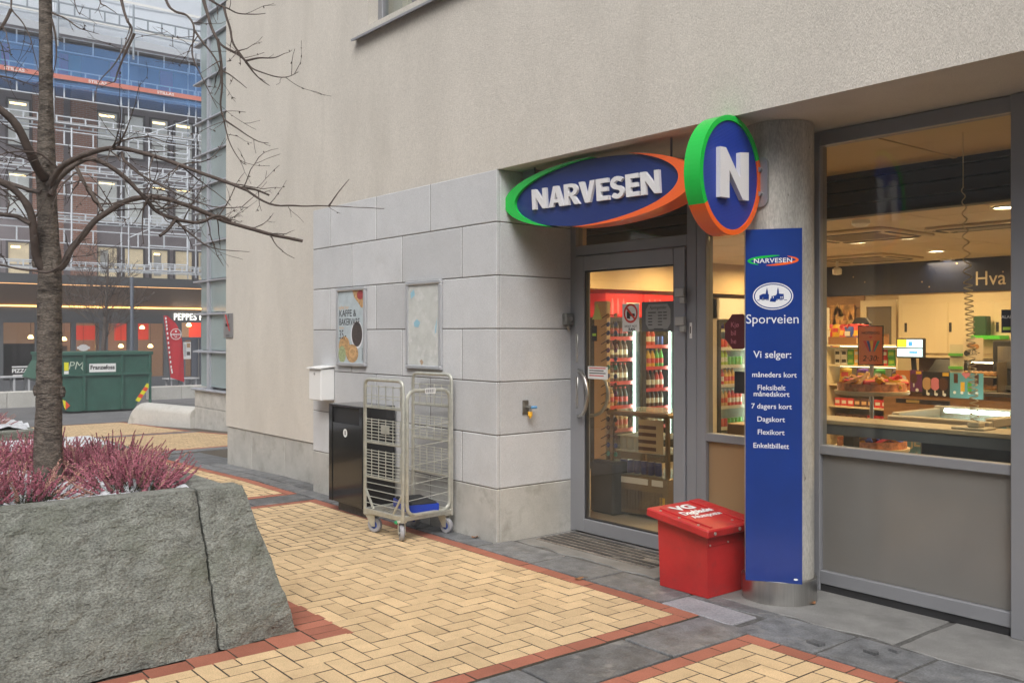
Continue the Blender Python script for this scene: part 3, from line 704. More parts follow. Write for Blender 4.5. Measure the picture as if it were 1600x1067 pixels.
P.ell(pf1, -.13, -.18, .105, .09, .0008, m_crust); P.ell(pf1, .02, -.25, .115, .085, .0012, m_crust); P.ell(pf1, -.17, -.26, .07, .08, .001, m_leaf2); P.ell(pf1, .03, -.24, .07, .05, .0016, m_oran, 18); P.ell(pf1, .03, -.24, .045, .03, .002, m_crust, 14)
P.text(Fr(pf1.p(.215, -.31, 0), (0, 0, 1), (-1, 0, 0)), 'bakervare', .0, 0, .02, .0006, .001, m_ink, 0, align='l')
P.build('poster', t)
t, pf2 = poster_frame(-6.712, -6.186, 1.27, 2.003, 'empty weathered snap frame with torn backing above the roll cage')
P = MB(M('bleached_backing', (.58, .59, .56), .25, var=.10, vs=7, coat=.4, stain=((.66, .66, .64), 9, .5, .1), bump=(7, .004))); P.rect(pf2, -.235, .235, -.335, .335, 0)
m_scrap = M('scrap_blue', (.30, .52, .62), .5); m_rust = M('scrap_tan', (.45, .33, .22), .7)
P.flat(pf2, [(-.15, .02), (-.1, .05), (-.05, .02), (-.08, -.02), (-.14, -.015)], .001, m_scrap); P.flat(pf2, [(.17, -.02), (.2, .06), (.185, -.06), (.165, -.08)], .001, m_scrap)
P.flat(pf2, [(-.06, -.30), (-.03, -.285), (.0, -.31), (-.03, -.335)], .001, m_rust); P.flat(pf2, [(-.2, .27), (-.15, .3), (-.13, .25), (-.19, .22)], .001, m_scrap)
P.build('backing_sheet', t)
t = thing('mailbox', (-8.145, 4.17, .92), 'white metal mailbox on the granite wall above the black bin', 'mailbox')
b = MB(M('mailbox_white', (.78, .78, .77), .4)); mx0, mx1 = -8.27, -8.02
b.box(mx0, mx1, 4.105, 4.252, .925, 1.225, bev=.008); b.build('body', t)
b = MB(M('mailbox_white', (.78, .78, .77), .4)); b.add([(mx0 - .008, 4.085, 1.227), (mx1 + .008, 4.085, 1.227), (mx1 + .008, 4.252, 1.245), (mx0 - .008, 4.252, 1.245), (mx0 - .008, 4.085, 1.237), (mx1 + .008, 4.085, 1.237), (mx1 + .008, 4.252, 1.255), (mx0 - .008, 4.252, 1.255)],
        [(0, 1, 2, 3), (4, 5, 6, 7), (0, 1, 5, 4), (1, 2, 6, 5), (2, 3, 7, 6), (3, 0, 4, 7)]); b.build('lid', t)
b = MB(m_steel); b.cyl((-8.145, 4.098, 1.18), (-8.145, 4.106, 1.18), .012); b.build('lock', t)
t = thing('no_smoking_plate', (-11.0, LY, 1.66), 'small grey no smoking plate at the edge of the left wall', 'sign')
p0 = onY(350, 490, LY - .005); p1 = onY(364, 528, LY - .005)
nf = XZ(((p0.x + p1.x) / 2, LY - .006, (p0.z + p1.z) / 2)); hw, hh = (p1.x - p0.x) / 2, (p0.z - p1.z) / 2
b = MB(M('plate_grey', (.30, .29, .29), .45, .4)); b.box(nf.o.x - hw, nf.o.x + hw, LY - .012, LY + .001, p1.z, p0.z, bev=.003); b.build('plate', t)
b = MB(m_dark); b.rect(nf, -hw * .5, hw * .35, -.01, .025, .008); b.flat(nf, [(hw * .1, .06), (hw * .3, .09), (hw * .2, .12), (hw * .35, .15), (hw * .25, .15), (hw * .1, .12), (hw * .2, .09)], .008)
b.flat(nf, [(-hw * .6, .13), (-hw * .35, .14), (hw * .5, -.06), (hw * .3, -.07)], .009, M('print_red', (.6, .05, .05), .5)); b.rect(nf, -hw * .4, hw * .4, -.115, -.11, .008); b.rect(nf, -hw * .4, hw * .4, -.13, -.125, .008); b.build('symbol', t)
# ================================================================ RED NEWSPAPER BOX
t = thing('newspaper_box', (-3.735, 4.5, 0), 'red plastic newspaper box with sloping lid beside the concrete column', 'box')
bx0, bx1, by0, by1 = -3.93, -3.54, 4.315, 4.70
b = MB(m_red)
hl, hr = .425, .372                                   # the lid falls toward the column
vs = [(bx0 + .012, by0 + .008, .003), (bx1 - .004, by0 + .008, .003), (bx1 - .004, by1, .003), (bx0 + .012, by1, .003), (bx0, by0, hl), (bx1, by0, hr), (bx1, by1, hr), (bx0, by1, hl)]
b.add(vs, [(0, 1, 2, 3), (4, 5, 6, 7), (0, 1, 5, 4), (1, 2, 6, 5), (2, 3, 7, 6), (3, 0, 4, 7)])
b.box(bx1 - .005, bx1 + .004, by0 + .006, by1 - .01, .305, .365, bev=.002)
b.build('body', t)
lf = Fr((bx1 + .045, by0 - .045, .418), (0, 1, 0), Vector((-.485, 0, .066)))   # text reads from the column side
b = MB(m_red); LWd, LDp = .475, .492
b.box(0, LWd, 0, LDp, -.055, -.003, bev=.008, fr=lf)
b.box(.055, .075, .03, LDp - .06, -.004, .006, bev=.002, fr=lf); b.box(LWd - .10, LWd, .03, LDp - .02, -.004, .008, bev=.003, fr=lf)
b.build('lid', t)
b = MB(m_white); wf = lf.at(.245, .255)
b.text(wf, 'VG', -.03, .095, .075, .0006, .001, None, .05, sx=1.25); b.text(wf, 'Dagbladet', .0, .01, .058, .0006, .001, None, .035, sx=.85); b.text(wf, 'Aftenposten', .01, -.062, .048, .0006, .001, None, .015, sx=.85)
b.build('lettering', t)
b = MB(m_zinc)
for a, c in ((.03, .10), (.03, .25), (.03, .40), (.30, .40), (.32, .08)): b.cyl(lf.p(a, c, -.003), lf.p(a, c, .003), .008, n=8)
for y in (4.33, 4.56): b.cyl((bx1 + .044, y, .392), (bx1 + .050, y, .392), .010, n=8)
for y in (4.335, 4.5): b.cyl((bx1 + .003, y, .315), (bx1 + .008, y, .315), .006, n=8)
b.build('rivets', t)

# ================================================================ BLACK BIN
t = thing('litter_bin', (-7.165, 4.06, 0), 'glossy black granite litter bin with a top slot behind the roll cage', 'bin')
X0, X1, Y0, Y1, Z1 = -7.465, -6.875, 3.90, 4.225, .945
b = MB(m_black)
b.box(X0, X1, Y0 + .025, Y1, .09, Z1, bev=.004); b.build('body', t)
b = MB(M('bin_foot', (.10, .09, .08), .8, var=.3, vs=20)); b.box(X0 + .05, X1 - .04, Y0 + .07, Y1 - .03, 0, .09); b.build('plinth', t)
b = MB(m_black); zz = Z1 - .16
b.box(X0, X0 + .06, Y0, Y0 + .024, .09, Z1, bev=.002); b.box(X1 - .05, X1, Y0, Y0 + .024, .09, Z1, bev=.002)
b.prism(XZ((X0, Y0 + .024, 0)), [(.062, .092), (.25, .092), (.16, zz), (.062, zz)], 0, .018); b.prism(XZ((X0, Y0 + .024, 0)), [(.253, .092), (.538, .092), (.538, zz), (.163, zz)], 0, .022)
b.box(X0 + .06, X1 - .05, Y0, Y0 + .024, Z1 - .02, Z1, bev=.002)
b.build('front_panel', t)
b = MB(m_dark); b.box(X0 + .062, X1 - .052, Y0 + .0215, Y0 + .0245, zz, Z1 - .021); b.build('slot', t)
b = MB(m_white); sf = XZ((X0 + .30, Y0, Z1 - .24)); b.ell(sf, 0, 0, .036, .036, .0003); b.rect(sf, -.009, .009, -.018, .014, .0008, m_dark); b.rect(sf, -.012, .012, .016, .020, .0008, m_dark); b.build('sticker', t)

# ================================================================ ROLL CAGE
t = thing('roll_cage', (-6.225, 3.945, 0), 'galvanised wire roll cage trolley parked beside the black bin', 'trolley', rz=R(4))
HX, HY, TZ = .252, .235, 1.205
def loc(name, mb, par=t): return mb.build(name, par, local=True)
def mesh_panel(y, top, flip):
    b = MB(m_zinc); r = .014
    pts = [(-HX, y, .15), (-HX, y, top - .0), (-HX, y, top)]
    cr = .05
    path = [(-HX, y, .14), (-HX, y, top - cr)] + [(-HX + cr - cr * math.cos(a), y, top - cr + cr * math.sin(a)) for a in (R(30), R(60), R(90))] + [(HX - cr + cr * math.sin(a), y, top - cr + cr * math.cos(a)) for a in (0, R(30), R(60), R(90))] + [(HX, y, .14)]
    b.tube(path, r, 8); loc('side_frame', b)
    w = MB(m_zinc); wr = .0037
    def hz(z, x0=-HX, x1=HX, rr=wr): w.cyl((x0, y, z), (x1, y, z), rr, n=5, caps=False)
    Z = lambda q: .2 + (870 - q) / 795
    for q in (112, 168, 188, 232): hz(Z(q))
    for q in (318, 335, 352, 372, 392, 412, 430, 450): hz(Z(q))
    for q in (512, 530, 548, 566, 586, 606, 626, 646, 664): hz(Z(q))
    for q in (715, 758, 800, 842): hz(Z(q), rr=.0036)
    for k in range(5):
        x = -HX + .1 + k * .095
        for q0, q1 in ((105, 240), (312, 458), (505, 672)): w.cyl((x, y - .006, Z(q0)), (x, y - .006, Z(q1)), wr, n=5, caps=False)
    loc('wire_mesh', w)
    for q in (243, 462, 678):
        c = MB(m_zinc); c.box(-HX + .012, HX - .012, y - .006, y + .006, Z(q) - .008, Z(q) + .008, bev=.003); loc('cross_bar', c)
    return Z
Zq = mesh_panel(-HY, TZ, 1); mesh_panel(HY, TZ + .035, -1)
b = MB(m_zinc); b.box(-.02, .09, -HY - .012, -HY - .006, Zq(400), Zq(345), bev=.002); loc('name_plate', b)
# end frame hung on the open side
b = MB(m_zinc); cr = .07; x = HX + .012; y0, y1, z0, z1 = -HY + .03, HY - .03, .19, 1.13
pts = []
for (cy, cz, a0) in ((y1 - cr, z1 - cr, 0), (y0 + cr, z1 - cr, 90), (y0 + cr, z0 + cr, 180), (y1 - cr, z0 + cr, 270)):
    for a in (0, 30, 60, 90): pts.append((x, cy + cr * math.cos(R(a0 + a)), cz + cr * math.sin(R(a0 + a))))
b.tube(pts, .014, 8, closed=True); loc('end_frame', b)
w = MB(m_zinc)
for z in (.30, .42, .56, .70, .84): w.cyl((x, y0, z), (x, y1, z + .03), .0035, n=5, caps=False)
loc('end_wires', w)
b = MB(m_white); lf2 = YZ((x + .015, 0, 1.125)); b.rect(lf2, -.045, .055, -.02, .022, .001)
for i in range(9): b.rect(lf2, -.035 + i * .009, -.035 + i * .009 + (.003 if i % 2 else .005), -.012, .014, .0016, m_dark)
loc('barcode_label', b)
# deck
b = MB(m_zinc)
b.box(-HX - .01, HX + .01, -HY - .01, -HY + .02, .15, .19, bev=.004); b.box(-HX - .01, HX + .01, HY - .02, HY + .01, .15, .19, bev=.004)
b.box(-HX - .01, -HX + .02, -HY + .02, HY - .02, .15, .19, bev=.004); b.box(HX - .02, HX + .01, -HY + .02, HY - .02, .15, .19, bev=.004); loc('deck_frame', b)
w = MB(m_zinc)
for i in range(15): xx = -HX + .04 + i * .036; w.cyl((xx, -HY + .02, .186), (xx, HY - .02, .186), .0032, n=5, caps=False)
for i in range(4): yy = -HY + .08 + i * .12; w.cyl((-HX + .02, yy, .181), (HX - .02, yy, .181), .004, n=5, caps=False)
loc('deck_grid', w)
for sx in (-1, 1):
    g_ = MB(m_zinc); g_.tube([(sx * (HX - .01), -HY, .19 + .15), (sx * (HX - .12), -HY, .19)], .010, 6); loc('gusset', g_)
m_tyre = M('grey_tyre', (.30, .30, .32), .6, var=.1, vs=20); m_hubb = M('blue_hub', (.03, .07, .32), .45)
for cx_, cy_, rz in ((-HX + .05, -HY + .03, 20), (HX - .06, -HY + .03, -30), (HX - .05, HY - .04, 10), (-HX + .05, HY - .04, 0)):
    c = bpy.data.objects.new('caster', None); COL.objects.link(c); c.parent = t; c.location = (cx_, cy_, 0); c.rotation_euler = (0, 0, R(rz))
    def lc(name, mb): o = bpy.data.objects.new(name, mb.mesh(name)); COL.objects.link(o); o.parent = c; return o
    o_ = .03
    k = MB(m_tyre); k.lathe(None, [(.030, -.016), (.052, -.018), (.060, -.012), (.060, .012), (.052, .018), (.030, .016)], 22, axis=Fr((o_, 0, .060), (1, 0, 0), (0, 0, 1))); lc('tyre', k)
    k = MB(m_hubb); k.cyl((o_, -.012, .06), (o_, .012, .06), .031, n=16); k.cyl((o_, -.024, .06), (o_, .024, .06), .008, n=8, mat=m_zinc); lc('hub', k)
    k = MB(m_zinc)
    for s_ in (-1, 1): k.prism(Fr((0, s_ * .025, 0), (1, 0, 0), (0, 0, 1)), [(o_ - .016, .05), (o_ + .016, .05), (.045, .14), (-.045, .14)], -.002, .002)
    k.box(-.05, .05, -.036, .036, .137, .152, bev=.003); lc('fork', k)
k = MB(M('brake_green', (.02, .35, .12), .5)); k.box(HX - .085, HX - .05, -HY - .02, -HY + .0, .125, .145, bev=.003); loc('brake_tab', k)
# blue tray and black scanner on the deck
Mt = Matrix.Translation((-6.225, 3.945, 0)) @ Matrix.Rotation(R(4), 4, 'Z')
cp = Mt @ Vector((.06, .03, .19))
t2 = thing('blue_crate', cp, 'small blue plastic crate with a dark lid lying in the roll cage', 'crate', rz=R(-12))
b = MB(M('crate_blue', (.012, .05, .42), .4)); 
b.box(-.19, .19, -.12, .12, .0, .008); b.box(-.19, .19, -.12, -.112, .008, .062, bev=.002); b.box(-.19, .19, .112, .12, .008, .062, bev=.002); b.box(-.19, -.182, -.112, .112, .008, .062); b.box(.182, .19, -.112, .112, .008, .062); b.build('tray', t2, local=True)
b = MB(m_dark); b.box(-.178, .178, -.108, .108, .010, .078, bev=.01); b.build('lid', t2, local=True)

# ================================================================ GRANITE PLANTER, SNOW, HEATHER
m_rock = M('split_granite', (.205, .212, .190), .85, var=.24, vs=11, fine=(120, .34), bump=[(13, .030), (42, .014), (120, .007)], stretch=(1, .75, 1.25), spec=.35, stain=((.145, .158, .120), 2.1, .48, .25))
m_rtop = M('sawn_granite', (.24, .245, .235), .75, var=.15, vs=5, fine=(110, .16), bump=(120, .001), spec=.3)
PT = thing('granite_planter', (-5.8, .8, 0), 'large rough split granite planter with battered sides at the left front', 'planter')
PH = .75
def planter_block(y0, y1, end, n):
    b = MB(m_rock)
    def f(a, bb, c):
        z = c * PH
        y = y0 + (y1 - y0) * bb
        xf = -4.462 - .325 * c - .03 * max(0, (y1 - y)) * 0; xb = -4.93
        x = xb + (xf - xb) * a
        if end: y = y0 + ((y1 - .175 * c) - y0) * bb
        # skewed base line as in the photo (face turns slightly toward the left end)
        x += (y - 2.0) * -.062 * (1 - c) * a
        d = 0
        if a > .98:
            d = fbm((x * .0 + 3, y, z), 3.0, 5) * .008 + fbm((7, y, z), 12, 4) * .010
            e = max(0, 1 - c / .16); d -= e * (.02 + .035 * max(0, nz3((y, 4, z), 3.1)))
            ed = min(abs(y - y0), abs(y - y1)); 
            if not (end and abs(y - y1) < .3): d -= max(0, .03 - ed) * .5 * (1 + nz3((y, z, 9), 9))
            if c > .985: d *= .3
            x += d
        if end and bb > .99: y += fbm((x, 5, z), 6, 4) * .009 - (.012 * max(0, nz3((x, z, 2), 8)))
        if a > .5 and ((not end and bb > .995) or (end and bb < .005)): y += .006 * nz3((x, .0, z), 22) + .004 * nz3((x, 3, z), 60)
        if c > .99: z += fbm((x, y, 1), 9, 3) * .003
        return (x, y, z)
    rockblock(b, n, f, m_rock)
    return b.build('stone_block', PT)
planter_block(-1.4, 1.738, False, (8, 190, 44)); planter_block(1.750, 2.165, True, (8, 28, 44))
b = MB(m_rock)
b.box(-7.3, -4.94, 1.81, 1.955, 0, PH - .004, bev=.02); b.box(-7.3, -6.98, -1.4, 1.8, 0, PH - .01, bev=.02); b.build('rear_stones', PT)
m_soil = M('soil', (.035, .026, .02), .95, var=.3, vs=20, bump=(40, .02))
b = MB(m_soil); b.box(-6.99, -4.935, -1.4, 1.80, .3, .69); b.build('soil', PT)
m_snow = M('snow', (.64, .66, .70), .65, var=.10, vs=25, bump=[(35, .03), (120, .008)], spec=.3, stain=((.42, .42, .42), 30, .60, .15))
def snow_sheet(name, x0, x1, y0, y1, z, n, label, seed, thr=.0, amp=.02):
    b = MB(m_snow); nx, ny = n; vs = []; fs = []
    for i in range(nx + 1):
        for j in range(ny + 1):
            x = x0 + (x1 - x0) * i / nx; y = y0 + (y1 - y0) * j / ny
            e = min(i, nx - i, j, ny - j) / 3
            h = fbm((x + seed, y, seed), 4, 4) - thr
            vs.append((x, y, z + max(-.02, min(.06, h * amp * 1.5 + .012 * fbm((x, y, seed), 22, 3))) - (.02 if e < .4 else 0)))
    for i in range(nx):
        for j in range(ny):
            k = i * (ny + 1) + j; fs.append((k, k + 1, k + ny + 2, k + ny + 1))
    b.add(vs, fs, m_snow, True)
    return tag(b.build(name, recalc=False, org=((x0 + x1) / 2, (y0 + y1) / 2, z)), label, 'snow', None, 'stuff')
snow_sheet('soil_snow', -6.95, -4.94, -.9, 1.80, .712, (130, 190), 'patches of old snow on the soil under the heather', 8.3, -.16, .045)
m_hea = [M('heather_rose', (.47, .165, .218), .85, var=.3, vs=14), M('heather_deep', (.37, .110, .158), .85, var=.3, vs=14), M('heather_tan', (.52, .29, .235), .85, var=.3, vs=14)]
m_hgr = M('heather_green', (.045, .06, .02), .85, var=.4, vs=14); m_hstem = M('heather_stem', (.10, .06, .04), .9)
def heather_meshes(seed, n=100, R0=.42, H=.235):
    rr = random.Random(seed); fl = MB(m_hea[0]); gr = MB(m_hgr)
    for i in range(n):
        an = rr.uniform(0, 6.283); rad = math.sqrt(rr.random()); lean = rad * 1.38 + rr.gauss(0, .17)
        L = H * rr.uniform(.65, 1.15) * (1.0 + .25 * rad)
        d = Vector((math.cos(an) * math.sin(lean), math.sin(an) * math.sin(lean), math.cos(lean)))
        p = Vector((math.cos(an), math.sin(an), 0)) * rad * R0 * .38 + Vector((0, 0, -.01)); pts = [p.copy()]
        steps = 7
        for k in range(steps):
            d = (d + Vector((rr.gauss(0, .09), rr.gauss(0, .09), .06))).normalized(); p = p + d * L / steps; pts.append(p.copy())
        gr.tube(pts, [.0028] * len(pts), 3, m_hstem, False, False)
        mt = rr.choices(m_hea, (5, 3, 2))[0]
        def along(t):
            q = t * steps; k = min(int(q), steps - 1); return pts[k].lerp(pts[k + 1], q - k), (pts[k + 1] - pts[k]).normalized()
        nf = int(L * 200)
        for k in range(nf):
            tt = .28 + .72 * k / nf + rr.uniform(-.01, .01); c, ax = along(max(0, min(.999, tt)))
            s_ = .0110 * (1.15 - .65 * tt) * rr.uniform(.8, 1.2)
            u = ax.orthogonal().normalized(); u = Matrix.Rotation(rr.uniform(0, 6.28), 3, ax) @ u; w = ax.cross(u)
            tip = c + u * s_ * 1.25 + ax * s_ * .9
            fl.add([tuple(c - w * s_ * .55), tuple(c + w * s_ * .55), tuple(tip), tuple(c - u * s_ * .2 + ax * s_ * 1.2)], [(0, 1, 2), (0, 2, 3), (1, 3, 2)], mt)
        for k in range(34):
            tt = rr.uniform(.0, .5); c, ax = along(tt); u = ax.orthogonal().normalized(); u = Matrix.Rotation(rr.uniform(0, 6.28), 3, ax) @ u; w = ax.cross(u) * .003
            e = c + u * .022 + ax * .018; gr.add([tuple(c - w), tuple(c + w), tuple(e)], [(0, 1, 2)], m_hgr)
    return fl.mesh('flower_spikes', False), gr.mesh('foliage', False)
HM = [heather_meshes(11 + i) for i in range(5)]
def heather(x, y, z, s, rz, v, label, group):
    t = thing('heather_plant', (x, y, z), label, 'plant', group, rz)
    t.scale = (s, s, s * random.uniform(.9, 1.1))
    inst('flower_spikes', HM[v % 5][0], (0, 0, 0), t); inst('foliage', HM[v % 5][1], (0, 0, 0), t)
rh = random.Random(21)
hs_ = [(-5.40, 1.55, 1.0), (-5.45, 1.02, 1.05), (-5.33, .62, .95), (-5.42, 1.30, .85), (-5.8, 1.62, 1.05), (-5.78, .80, 1.0), (-6.12, 1.68, 1.0), (-6.25, 1.28, 1.05), (-6.2, .85, 1.1),
       (-6.55, 1.60, 1.0), (-6.6, 1.15, 1.1), (-6.6, .72, 1.0), (-6.75, 1.4, .9), (-5.36, .18, 1.0), (-5.75, .35, 1.0), (-6.2, .40, 1.0), (-5.95, 1.42, .8), (-6.65, .3, 1.0), (-5.62, 1.28, .9), (-5.55, 1.66, .85), (-5.48, .82, .8)]
ORD = ['first', 'second', 'third', 'fourth', 'fifth', 'sixth', 'seventh', 'eighth', 'ninth', 'tenth', 'eleventh', 'twelfth', 'thirteenth', 'fourteenth', 'fifteenth', 'sixteenth', 'seventeenth', 'eighteenth', 'nineteenth', 'twentieth']
rows_ = {'front': [], 'middle': [], 'back': []}
hs_ = [q for q in hs_ if not (q[0] > -5.78 and 35 < proj(q[0], q[1], .75)[0] < 128)]
for q in hs_: rows_['front' if q[0] > -5.6 else 'middle' if q[0] > -6.3 else 'back'].append(q)
i = 0
for rn, lst in rows_.items():
    for k, (x, y, s) in enumerate(sorted(lst, key=lambda q: -q[1])):
        heather(x + (.14 if rn == 'front' else 0), y, .695, s * (.80 if rn == 'back' else .95), rh.uniform(0, 6.28), i, f"pink heather clump in the {rn} row of the near planter, {ORD[k]} from its right end", 'heather plants in the near planter'); i += 1
# second planter and bench
t = thing('rear_planter', (-12.6, 1.4, gz(-12.6)), 'second lower granite planter with snow and heather behind the slatted bench', 'planter')
b = MB(m_rock); zb = gz(-12.3)
b.box(-13.4, -11.75, .2, 1.45, zb - .05, .47, bev=.02); b.build('stone_block', t); b = MB(m_rock); b.box(-13.4, -11.75, 1.46, 2.42, zb - .05, .47, bev=.02); b.build('stone_block', t)
b = MB(m_soil); b.box(-13.2, -12.0, .3, 2.2, .4, .476); b.build('soil', t)
snow_sheet('rear_planter_snow', -13.35, -11.78, .25, 2.40, .480, (40, 50), 'snow cover on the second planter', 5.5, -.5, .03)
for i, (x, y) in enumerate(((-12.1, .9), (-12.3, 1.5), (-12.6, 1.1), (-12.9, 1.7), (-12.2, 1.9), (-12.8, .7))):
    heather(x, y, .48, 1.0, i * 1.7, i, 'pink heather clump in the snowy second planter, ' + ('near front', 'front middle', 'centre', 'far right', 'front right', 'far left')[i] + ' one', 'heather plants in the rear planter')
t = thing('slatted_bench', (-10.6, 1.6, 0), 'low slatted bench platform covered with snow behind the near planter', 'bench')
for i in range(7):
    x = -11.15 + i * .155; b = MB(M('grey_timber', (.17, .16, .15), .8, var=.2, vs=9, stretch=(4, .3, 4))); b.box(x, x + .125, -.6, 2.85, .36, .405, bev=.006); sl = b.build('slat', t)
    b = MB(m_snow); b.box(x + .008, x + .117, -.58, 2.83, .4055, .418, bev=.005); b.build('snow_cap', sl)
b = MB(m_rock); b.box(-11.15, -10.1, 2.55, 3.05, -.05, .355, bev=.02); b.build('end_stone', t)
b = MB(m_rock); b.box(-11.15, -10.1, -.5, -.1, -.05, .355, bev=.02); b.build('end_stone', t)

# ================================================================ TREE
m_bark = M('cherry_bark', (.135, .112, .092), .75, var=.30, vs=14, stretch=(1, 1, 2.5), fine=(70, .35), bump=[(14, .016), (60, .008)], spec=.4, stain=((.038, .030, .025), 11, .51, .14))
m_bark_s = M('branch_bark', (.085, .064, .054), .75, var=.25, vs=20, bump=(60, .002), spec=.4)
TR = thing('cherry_tree', (-5.83, 1.26, .68), 'bare young tree with ringed bark growing in the near planter', 'tree')
def wpath(pl, d0, d1, n=6):
    """pixel polyline with distance running d0..d1, smoothed to points in space"""
    P3 = [at(x, y, d0 + (d1 - d0) * i / (len(pl) - 1)) for i, (x, y) in enumerate(pl)]
    out = []
    for i in range(len(P3) - 1):
        a = P3[max(i - 1, 0)]; b_ = P3[i]; c = P3[i + 1]; d = P3[min(i + 2, len(P3) - 1)]
        for k in range(n):
            t = k / n
            out.append(.5 * ((2 * b_) + (c - a) * t + (2 * a - 5 * b_ + 4 * c - d) * t * t + (3 * b_ - a - 3 * c + d) * t ** 3))
    out.append(P3[-1]); return out
rt = random.Random(5)
def twig(mb, p, d, L, r, depth=0):
    n = max(3, int(L / .035)); pts = [p.copy()]; rs_ = [r]
    for k in range(n):
        d = (d + Vector((rt.gauss(0, .13), rt.gauss(0, .13), rt.gauss(.02, .12)))).normalized(); p = p + d * L / n; pts.append(p.copy()); rs_.append(max(.0010, r * (1 - .75 * (k + 1) / n)) * (1.35 if rt.random() < .2 else 1))
    mb.tube(pts, rs_, 5 if r > .004 else 4, None, True)
    for k in range(2, n):
        if rt.random() < .33:   # bud
            q = pts[k]; s_ = rs_[k]; o = Vector((rt.gauss(0, 1), rt.gauss(0, 1), rt.gauss(0, 1))).normalized()
            mb.tube([q, q + o * .008, q + o * .014], [.0025, .0035, .0008], 4)
        if depth < 2 and rt.random() < .20:
            ax = d.orthogonal().normalized(); ax = Matrix.Rotation(rt.uniform(0, 6.28), 3, d) @ ax
            twig(mb, pts[k], (d * .75 + ax * .65).normalized(), L * rt.uniform(.25, .55), max(.0016, rs_[k] * .7), depth + 1)
def limb(pl, d0, d1, r0, r1, ntw=6, Lt=(.15, .4), name='branch', mat=None, n=6, start=.12):
    pts = wpath(pl, d0, d1, n); m = len(pts)
    mb = MB(mat or m_bark_s)
    rs_ = [(r0 + (r1 - r0) * (i / (m - 1)) ** .8) * (1 + .10 * nz3(tuple(p), 14) + .05 * rt.uniform(-1, 1)) for i, p in enumerate(pts)]
    pts = [p + Vector((nz3(tuple(p), 9), nz3(tuple(p + Vector((5, 0, 0))), 9), nz3(tuple(p + Vector((0, 5, 0))), 9))) * .006 for p in pts]
    mb.tube(pts, rs_, 10 if r0 > .015 else 6)
    for k in range(ntw):
        i = int(m * rt.uniform(start, .98)); i = min(i, m - 2); d = (pts[i + 1] - pts[i]).normalized()
        ax = d.orthogonal().normalized(); ax = Matrix.Rotation(rt.uniform(0, 6.28), 3, d) @ ax; ax.z += .1
        twig(mb, pts[i], (d * rt.uniform(.3, .9) + ax * .9).normalized(), rt.uniform(*Lt), max(.0017, min(.0045, rs_[i] * .45)))
    return mb.build(name, TR)
# trunk
tp_ = [(75, 760), (75, 735), (76, 640), (77, 560), (78, 430), (76, 380), (73, 300), (72, 262), (72, 150), (71, 0), (70, -180), (68, -420)]
tw = [25, 21, 19, 18, 17.4, 15.4, 14.2, 14, 10.2, 9.3, 8, 5]
D = 5.25
pts = []; rs2 = []
for (a, wa), (b_, wb) in zip(zip(tp_, tw), zip(tp_[1:], tw[1:])):
    k = max(2, int(abs(a[1] - b_[1]) / 6))
    for i in range(k):
        t_ = i / k; pts.append(at(a[0] + (b_[0] - a[0]) * t_, a[1] + (b_[1] - a[1]) * t_, D)); rs2.append((wa + (wb - wa) * t_) / FOC * D)
vs = []; fs = []; NN = 28
for i, (p, r) in enumerate(zip(pts, rs2)):
    for k in range(NN):
        an = 2 * math.pi * k / NN; q = Vector((math.cos(an), math.sin(an), 0))
        kn = sum(max(0, 1 - abs(p.z - zz) / .07) for zz in (2.47, 2.0)) * .10
        low = max(0, min(1, (2.0 - p.z) / .3)); rough = .02 + .05 * low
        rr_ = r * (1 + kn + rough * fbm((q.x * .35, q.y * .35, p.z * 2.6), 6, 3) + .035 * low * nz3((q.x * .2, q.y * .2, p.z), 28) + .012 * nz3((q.x * .12, q.y * .12, p.z), 34))
        vs.append(tuple(p + q * rr_))
for i in range(len(pts) - 1):
    for k in range(NN): fs.append((i * NN + k, i * NN + (k + 1) % NN, (i + 1) * NN + (k + 1) % NN, (i + 1) * NN + k))
b = MB(m_bark); b.add(vs, fs, m_bark, True); b.build('trunk', TR)
for (px, py, dx) in ((60, 410, -1), (66, 265, -1), (80, 415, 1), (92, 612, 1), (62, 610, -1), (75, 80, .2), (73, 165, .2), (74, 250, .1)):
    k = MB(m_bark); p = at(px + dx * 6, py, D - .05); k.tube([p - Vector((0, 0, .03)), p, p + Vector((0, 0, .03))], [.010, .017 if abs(dx) == 1 else .012, .010], 8); k.build('knot', TR)
mm = lambda w: w / 2 / FOC * D
limb([(82, 425), (100, 412), (115, 385), (150, 345), (190, 318), (235, 308), (290, 320), (350, 345), (420, 365), (473, 377)], 5.22, 5.9, mm(13), mm(5.5), 18)
limb([(76, 290), (95, 262), (125, 245), (155, 235), (190, 232), (240, 245), (290, 262), (340, 280), (385, 297)], 5.2, 4.9, mm(10.5), mm(4.5), 13)
limb([(385, 297), (420, 319), (480, 322), (530, 323), (600, 325)], 4.9, 4.85, mm(4.5), .0016, 5, (.08, .2))
limb([(378, 293), (400, 297), (421, 305)], 4.9, 4.95, mm(4.5), mm(3), 2, (.05, .15))
limb([(513, 323), (525, 305), (546, 281)], 4.86, 4.86, mm(3), .0014, 0)
limb([(78, 305), (95, 275), (120, 255), (145, 248), (175, 262), (200, 282), (225, 308), (245, 330), (275, 343), (310, 348), (340, 338), (362, 345)], 5.2, 5.6, mm(10), mm(4.5), 13)
limb([(272, 342), (300, 368), (335, 388), (390, 393)], 5.5, 5.5, mm(5), .0015, 5, (.08, .25))
limb([(277, 340), (262, 358), (250, 369)], 5.5, 5.4, mm(6), mm(5), 0)
limb([(70, 278), (58, 262), (45, 235), (20, 190), (-30, 150)], 5.2, 4.9, mm(15), mm(11), 5)
limb([(70, 425), (58, 400), (55, 375), (50, 340), (30, 305), (0, 283), (-40, 265)], 5.22, 5.0, mm(15), mm(9), 5)
